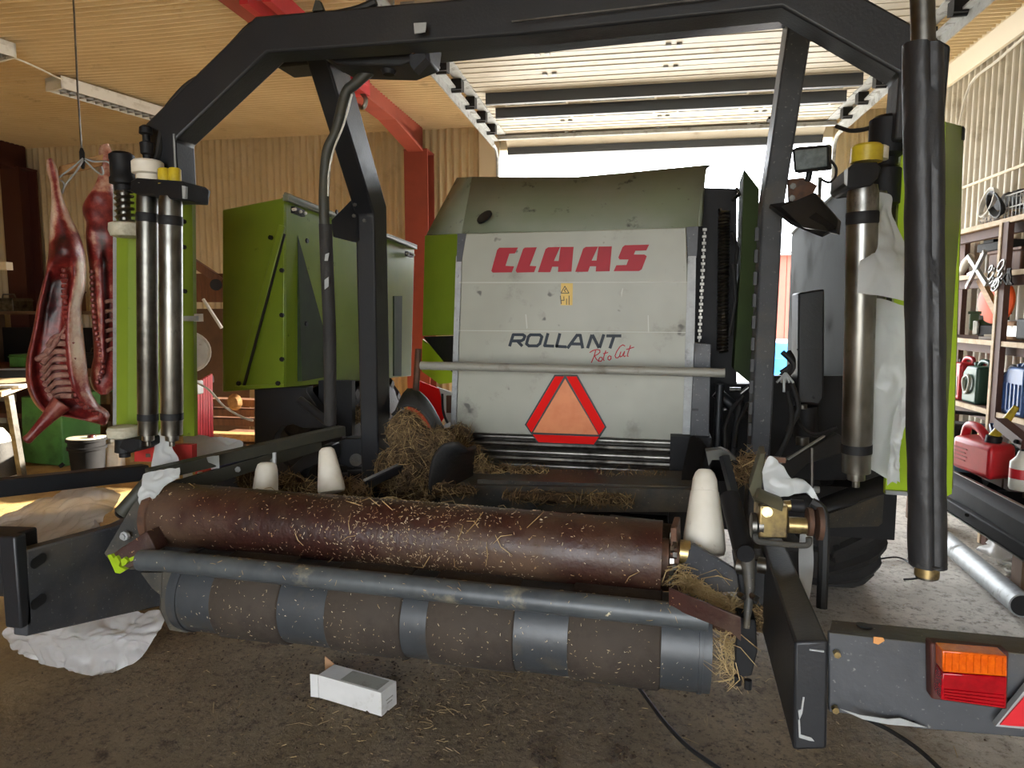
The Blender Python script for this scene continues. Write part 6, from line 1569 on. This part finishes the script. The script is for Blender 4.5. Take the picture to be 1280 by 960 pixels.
for k in range(5): MB().bar(X((-.094, -.09 + k * .045, .03)), X((-.094, -.09 + k * .045, .2)), .012, .008, up=(1, 0, 0)).build('rib', M['blue'], r)
# fuel can with yellow spout, lower
p = Vector((1.793,4.5,.689))
fc = T('fuel_can', (1.794,4.45,.619), 'red fuel can with yellow spout on the floor level by the rack', 'fuel can')
q0, q1 = Vector((1.652,4.5,.644)), Vector((1.715,4.15,.64))
e = Vector((.17, .1, 0))
h_ = Vector((0, 0, .19))
MB().hexa([q0, q1, q1 + e, q0 + e, q0 + h_, q1 + h_ * 1.0, q1 + e + h_, q0 + e + h_]).build('can_body', M['canred'], fc, bevel=.03, seg=3)
hp = [q0 + e * .5 + h_ * .9, q0 + e * .5 + h_ * 1.28 + (q1 - q0) * .08, lerp(q0, q1, .35) + e * .5 + h_ * 1.3, lerp(q0, q1, .6) + e * .5 + h_ * 1.02]
MB().tube(spline(hp, 5), .024, 10).build('handle', M['canred'], fc)
cpn = lerp(q0, q1, .72) + e * .5 + h_
MB().lathe(cpn, (.1, -.1, 1), [(-.01, .04), (.035, .04), (.04, .028)], 14).build('collar', M['black'], fc)
MB().tube([cpn + Vector((0, 0, .03)), cpn + Vector((.03, -.03, .1)), cpn + Vector((.07, -.07, .21))], [.026, .024, .016], 12).build('spout', M['yellow'], fc, label='yellow pouring spout')
for k in range(4):
    a = lerp(q0, q1, .08) + Vector((-.002, -.002, .13 - .022 * k)); b = lerp(q0, q1, .42 - .04 * (k % 2)) + Vector((-.002, -.002, .13 - .022 * k))
    MB().bar(a, b, .003, .006).build('embossed_line', M['red'], fc)
gs = T('gas_cylinder', (1.913,5,.669), 'pale blue gas cylinder behind the red fuel can', 'gas cylinder')
g0 = Vector((1.834,4.75,.512))
MB().lathe(g0, (0, 0, 1), [(0, .08), (.02, .09), (.16, .09), (.21, .07), (.235, .03), (.24, .02)], 24).build('cylinder_body', M['cyl_blue'], gs)
MB().lathe(g0 + Vector((0, 0, .235)), (0, 0, 1), [(0, .02), (.03, .02), (.032, .03), (.05, .03), (.055, .015), (.08, .015)], 14).build('valve', M['brass'], gs)
MB().lathe(g0 + Vector((.05, -.02, .27)), (1, 0, 0), [(0, .035), (.02, .035)], 14).build('pressure_gauge', M['brass'], gs)
bcs = T('black_case', (2.041,5.3,.728), 'black plastic case with handle under the canister shelf', 'case')
k0 = Vector((2.044,5.3,.588))
MB().box(k0 + Vector((0, 0, .08)), (.24, .16, .24), rz=-.6).build('case_body', M['rubber'], bcs, bevel=.012)
MB().tube([k0 + Vector((-.1, .06, .19)), k0 + Vector((-.1, .06, .27)), k0 + Vector((.1, -.06, .27)), k0 + Vector((.1, -.06, .19))], .014, 8).build('handle', M['rubber'], bcs)
# plinth crate the can and cylinder stand on
pc = T('pallet_box', (k0.x + .1, k0.y - .5, 0), 'low dark wooden platform under the red fuel can', 'platform')
zt = min(q0.z, q1.z)
for k in range(6): MB(True).bx(2.02, 2.27, 3.9 + k * .3, 4.18 + k * .3, max(.04, zt - .06), max(.08, zt - .004)).build('board', M['ply'], pc)
for y in (4.0, 5.5): MB(True).bx(2.05, 2.25, y, y + .1, 0, max(.04, zt - .06)).build('bearer', M['ply'], pc)
# shelf 2 (z 1.36): orange float disc, small machines, rags
oy = (2.42,5.3,1.621)
od = T('orange_disc', b2w((2.5, oy[1], oy[2])), 'round orange disc behind the rack post', 'disc')
oc = ROT @ Vector((2.44, oy[1], oy[2]))
MB().lathe(oc, (-1, -.35, .05), [(0, .14), (.004, .152), (.02, .152), (.026, .13), (.028, .05)], 40).build('disc_face', M['orange_paint'], od)
MB().lathe(oc, (-1, -.35, .05), [(.026, .03), (.04, .03), (.042, .02)], 16).build('disc_hub', M['orange_paint'], od)
def rackbox(name, x, y, z, d, m, label, cat, rz=0., parts=None):
    c = ROT @ Vector((x, y, z + d[2] / 2))
    r = T(name, c - Vector((0, 0, d[2] / 2)), label, cat, 'things on the right rack')
    MB().box(c, d, rz=SH + rz).build('body', M[m], r, bevel=min(d) * .12)
    for q, dd, mm, nm in parts or []:
        MB().box(c + Matrix.Rotation(SH + rz, 3, 'Z') @ Vector(q), dd, rz=SH + rz).build(nm, M[mm], r, bevel=min(dd) * .15)
    return r, c
rackbox('angle_grinder', 2.46, 5.3, 1.38, (.1, .26, .08), 'black', 'black power tool on the middle rack shelf left of the post', 'tool', .3, [((0, .14, .02), (.12, .05, .1), 'steel_dark', 'gear_head'), ((0, -.14, 0), (.06, .06, .06), 'rubber', 'grip')])
rackbox('paper_bundle', 2.45, 5.28, 1.36, (.16, .16, .02), 'card', 'pale paper bundle lying on the middle rack shelf', 'paper', .5, [((0, 0, .02), (.14, .1, .015), 'plastic_white', 'curled_sheet')])
rackbox('brown_carton', 2.52, 5.16, 1.36, (.16, .16, .13), 'cardboard', 'brown carton on the middle rack shelf beside the post', 'box', .1, [((0, 0, .068), (.165, .04, .006), 'card', 'tape')])
rackbox('olive_pouch', 2.45, 5.42, 1.42, (.14, .2, .12), 'green_dark', 'dark olive pouch on the middle rack shelf', 'pouch', .5, [((0, 0, .065), (.15, .21, .02), 'green_dark', 'flap'), ((-.075, 0, .03), (.01, .03, .03), 'steel_dark', 'buckle')])
rackbox('chainsaw', 2.46, 4.68, 1.38, (.2, .36, .13), 'black', 'black chain saw on the middle rack shelf right of the post', 'saw', .1, [((0, -.06, .09), (.05, .22, .04), 'rubber', 'top_handle'), ((-.06, .02, .1), (.05, .12, .06), 'yellow', 'air_filter_cover'), ((0, .3, -.02), (.012, .3, .07), 'steel', 'guide_bar')])
rackbox('white_packet', 2.5, 4.86, 1.36, (.1, .1, .16), 'card', 'white packet on the middle rack shelf right of the post', 'packet', .2, [((-.052, 0, .02), (.004, .06, .06), 'cyl_blue', 'printed_patch')])
# shelf 3 (z 1.81)
rackbox('storage_case', 2.52, 4.66, 1.81, (.26, .34, .2), 'hazel', 'grey flat carton leaning on the upper rack shelf', 'box', .15, [((-.132, .08, .04), (.006, .08, .06), 'cyl_blue', 'printed_patch'), ((0, 0, .103), (.27, .35, .008), 'card', 'lid')])
rackbox('brown_chest', 2.56, 5.3, 1.81, (.2, .44, .15), 'wood_brown', 'brown wooden chest on the upper rack shelf', 'chest', 0, [((0, 0, .08), (.22, .46, .02), 'wood_brown', 'lid')])
rackbox('black_bag', 2.54, 5.42, 1.975, (.2, .4, .06), 'rubber', 'flat black bag on top of the brown chest', 'bag', .1, [((0, .1, .04), (.16, .12, .03), 'black', 'fold')])
cx_ = T('folding_cross', b2w((2.36, 5.3, 1.81)), 'grey steel cross of flat bars hung on the upper rack shelf', 'bracket')
cc_ = ROT @ Vector((2.30, 5.28, 1.83))
MB().bar(cc_ + Vector((-.02, .13, .11)), cc_ + Vector((.0, -.14, -.1)), .02, .03).build('arm', M['galv'], cx_)
MB().bar(cc_ + Vector((-.015, -.12, .12)), cc_ + Vector((-.01, .15, -.11)), .02, .03).build('arm', M['galv'], cx_)
MB().bar(cc_ + Vector((-.01, .14, -.02)), cc_ + Vector((-.01, .0, .0)), .016, .02).build('arm', M['steel'], cx_)
wgt = T('glove_pair', b2w((2.34, 5.55, 1.83)), 'white work glove on the left end of the upper rack shelf', 'glove')
wq_ = ROT @ Vector((2.32, 5.5, 1.87))
MB().tube([wq_ + Vector((0, .1, -.04)), wq_ + Vector((0, .02, .03)), wq_ + Vector((0, -.05, .07))], [.02, .032, .026], 10).build('palm', M['plastic_white'], wgt)
for k in range(3): MB().tube([wq_ + Vector((0, -.04, .065)), wq_ + Vector((-.01 * k, -.09, .06 - .02 * k))], [.012, .008], 8).build('finger', M['plastic_white'], wgt)
hk = MB()
rng = random.Random(4)
hc = ROT @ Vector((2.29, 5.05, 1.80))
for k in range(9):
    a = hc + Vector((rng.gauss(0, .008), rng.gauss(0, .05), rng.gauss(-.02, .05)))
    hk.tube(circ(a, (0, 1, 0), (.3, 0, 1), rng.uniform(.02, .04), 10), .006, 6, closed=True)
hk.build('wire_tangle', M['steel'], None, 'tangle of steel wire and clips hanging at the rack post', 'wire', kind='stuff')
tl = MB()
hc = ROT @ Vector((2.29, 4.86, 1.80))
for k in range(6): tl.tube([hc + Vector((0, rng.gauss(0, .02), .02)), hc + Vector((-.01, rng.gauss(0, .03), -.04)), hc + Vector((0, rng.gauss(0, .03), -.08))], .007, 6)
tl.build('black_tangle', M['cable'], None, 'black cord tangle hanging over the upper shelf edge right of post', 'cord', kind='stuff')
# top shelf (z 2.145)
bk_ = T('wire_basket', b2w((2.5, 4.87, 2.145)), 'wire basket of pale rags on the top rack board', 'basket')
for k in range(12):
    y = 4.62 + k * .045
    MB(True).tube([(2.36, y, 2.30), (2.36, y, 2.15), (2.64, y, 2.15), (2.64, y, 2.30)], .004, 5).build('wire', M['galv'], bk_)
for z in (2.15, 2.22, 2.30): MB(True).tube([(2.36, 4.62, z), (2.36, 5.12, z), (2.64, 5.12, z), (2.64, 4.62, z)], .005, 6, closed=True).build('hoop', M['galv'], bk_)
rgm = mat('pale_rags', (186, 170, 146), .8, c2=(110, 104, 100), scale=30, lo=.45, hi=.55, dirt=(52, 50, 52), dscale=20, dlo=.55, dhi=.6)
def lump(name, c, rx, ry, rz, m, label, cat, seed):
    rows = []
    for j in range(15):
        a = math.pi * j / 14
        rows.append([])
        for i in range(25):
            b = 2 * math.pi * i / 24
            d = Vector((math.sin(a) * math.cos(b), math.sin(a) * math.sin(b), math.cos(a)))
            k = 1 + .35 * noise.noise(d * 2 + Vector((seed, 0, 0))) + .25 * abs(noise.noise(d * 5 + Vector((0, seed, 0))))
            rows[-1].append(Vector(c) + Vector((d.x * rx, d.y * ry, d.z * rz)) * k)
    return MB().grid(rows).build(name, m, None, label, cat, ang=180)
lump('rag_bundle', ROT @ Vector((2.5, 4.86, 2.27)), .11, .2, .09, rgm, 'pale rag bundle heaped in the wire basket', 'rags', 1)
lump('rag_bundle', ROT @ Vector((2.48, 5.36, 2.19)), .1, .2, .05, rgm, 'pale rag bundle lying left of the wire basket', 'rags', 2)
lump('black_bundle', ROT @ Vector((2.55, 5.42, 2.27)), .1, .22, .1, M['rubber'], 'black bundle on the top rack board above the pale rags', 'bundle', 3)
lump('black_bundle', ROT @ Vector((2.62, 4.7, 2.40)), .07, .3, .07, M['rubber'], 'black bag lying on top of the wire basket', 'bag', 4)
for i, (lab, dz, y) in enumerate((('black cable coil hanging over the front of top rack board', 0, 5.2), ('white cable loop on the top rack board', .03, 5.3))):
    cc2 = MB(True)
    for k in range(6):
        cc2.tube([(2.35 - .004 * k, y + .1 * math.cos(a), 2.26 + dz + (.05 + .005 * k) * math.sin(a) + .5 * .1 * math.cos(a) * (-1 if i else 1)) for a in [2 * math.pi * j / 14 for j in range(14)]], .007, 6, closed=True)
    cc2.build('cable_coil', M['cable' if i == 0 else 'cable_white'], None, lab, 'cable', 'cable coils on the rack')
MB(True).tube([(2.77, 3.0, 2.62), (2.77, 7.5, 2.62)], .012, 8).build('wall_conduit', M['cream'], None, 'thin pale conduit along the right wall above the rack', 'conduit')
MB(True).tube(spline([(2.76, 4.0, 3.62), (2.74, 5.0, 3.55), (2.75, 5.6, 3.56), (2.74, 6.2, 3.5), (2.75, 6.7, 3.45), (2.75, 6.9, 3.05), (2.75, 7.1, 3.05), (2.75, 7.2, 3.4), (2.74, 7.4, 3.5)], 5), .011, 8).build('wall_cable', M['cable_white'], None, 'white cable looping along the top of the right wall', 'cable')
# lower right: crate, sack, bottle
rackbox('black_crate', 2.42, 4.55, .53, (.26, .3, .2), 'rubber', 'black plastic crate under the blue canister', 'crate', .2, [((0, 0, .1), (.3, .34, .03), 'rubber', 'rim')])
MB().bar((1.768,4.2,.957), (1.773,3.9,.891), .06, .05).build('red_bar', M['maroon'], None, 'dull red channel bar lying across the black crate', 'bar')
bs = T('crate_stool', b2w((2.45, 4.5, 0)), 'pale wooden stool carrying the black crate', 'stool')
MB(True).bx(2.28, 2.62, 4.3, 4.8, .5, .53).build('stool_top', M['wood_pale'], bs)
for x in (2.31, 2.59):
    for y in (4.33, 4.77): MB(True).bx(x - .02, x + .02, y - .02, y + .02, 0, .5).build('leg', M['wood_pale'], bs)
lump('white_sack', Vector((1.981,4.7,.581)) + Vector((.0, .05, .02)), .09, .12, .2, M['film_clear'], 'crumpled translucent white sack right of the red fuel can', 'sack', 7)
sbt = T('spray_bottle', (1.774,3.95,.666), 'white spray bottle with red patch at the right edge', 'bottle')
sq = Vector((1.779,3.95,.65))
MB().lathe(sq, (0, 0, 1), [(0, .05), (.01, .055), (.14, .055), (.17, .03), (.2, .02)], 20).build('bottle_body', M['plastic_white'], sbt)
MB().lathe(sq + Vector((0, 0, .06)), (0, 0, 1), [(0, .0555), (.05, .0555)], 20).build('red_patch', M['canred'], sbt)
MB().tube([sq + Vector((0, 0, .2)), sq + Vector((0, 0, .24)), sq + Vector((-.05, -.02, .25))], .012, 8).build('spray_head', M['black'], sbt)
MB().bar((1.9,4.6,.89), (1.905,4.4,.608), .04, .02).build('blue_profile', M['blue'], None, 'blue strip leaning at the rack post', 'strip')
MB().bar((1.903,4.4,.898), (1.801,4.3,.654), .03, .015).build('grey_profile', M['galv'], None, 'grey flat bar leaning over the white sack', 'bar')

# ---- black blade on the floor at right with tube and coil
tr = T('steel_trough', (1.473,3.5,.567), 'long black trough shaped blade lying along the right wall', 'blade')
F0, F1 = (1.687,4.6,.579), (1.559,3.1,.671)
f0, f1 = Vector(F0), Vector(F1)
dv = (f1 - f0)
w_ = Vector((.22, .12, 0))
prof = [(0, .02), (-.05, -.02), (-.06, -.12), (.02, -.2), (.2, -.16), (.26, -.02)]
def BL(t, k): return f0 + dv * t + w_ * (prof[k][0] / .22) + Vector((0, 0, prof[k][1]))
MB().grid([[BL(t / 10, k) for t in range(11)] for k in range(6)]).build('blade_sheet', M['black_matt'], tr, thick=.012)
MB().bar(BL(0, 0), BL(1, 0), .02, .02).build('rim', M['steel_dark'], tr)
for t in (.02, .42, .98):
    MB().prism([BL(t, k) for k in range(6)], dv.normalized() * .012).build('end_rib', M['black_matt'], tr)
MB().prism([BL(0, k) + Vector((-.015, 0, 0)) for k in range(4)], dv.normalized() * .1).build('scuffed_end', M['galv'], tr)
ra, rb_ = Vector((1.558,4.3,.484)), Vector((1.497,2.9,.559))
rl2 = T('black_rail', (ra + rb_) / 2, 'black steel rail in front of the trough shaped blade', 'rail')
MB().bar(ra, rb_, .04, .06).build('rail_body', M['black_matt'], rl2, bevel=.006)
MB().bar(ra + Vector((0, 0, -.034)), rb_ + Vector((0, 0, -.034)), .05, .006).build('rail_lip', M['steel_dark'], rl2)
for p in (lerp(ra, rb_, .3),): bolt(p + Vector((-.03, -.02, .02)), (-1, -.6, 0), .01).build('bolt', M['steel_dark'], rl2)
ga, gb2 = Vector((1.806,5.054,.065)), Vector((1.797,3.885,.065))
gp = T('galvanised_pipe', (ga + gb2) / 2, 'thick galvanised pipe lying on the floor at right', 'pipe')
MB().tube([ga, gb2], .062, 24).build('pipe_wall', M['galv'], gp)
MB().cyl(gb2, gb2 + (gb2 - ga).normalized() * .002, .054, n=24).build('pipe_bore', M['blackline'], gp)
ccl = MB()
q = Vector((2.057,4.316,.06))
for k in range(9):
    ccl.tube([q + Vector((.13 * math.cos(a) + .012 * rng.gauss(0, 1), .07 * math.sin(a) + .01 * k - .03, .05 * math.cos(a) * .6 + .012 * k)) for a in [2 * math.pi * j / 18 for j in range(18)]], .007, 6, closed=True)
ccl.build('rope_coil', M['cable_white'], None, 'white rope coil behind the galvanised pipe', 'rope')
lump('white_bag', Vector((2.096,4.718,0)) + Vector((.12, .1, .06)), .2, .16, .08, M['film_clear'], 'crumpled pale bag lying between pipe and black rail', 'bag', 9)
MB().tube(spline([Vector(p) + Vector((0, 0, .01)) for p in [(1.812,4.922,0),(1.823,4.773,0),(1.783,4.567,0),(1.782,4.734,0)]], 4), .007, 6).build('loose_string', M['cable_white'], None, 'short white cord on the floor beside the galvanised pipe', 'cord')
MB().tube(spline([Vector(p) + Vector((0, 0, .008)) for p in [(1.341,4.636,0),(1.448,4.689,0),(1.494,4.613,0),(1.483,4.369,-0),(1.375,4.296,0)]], 4), .006, 6).build('loose_string', M['cable'], None, 'short black cord on the floor behind the padded pole', 'cord')
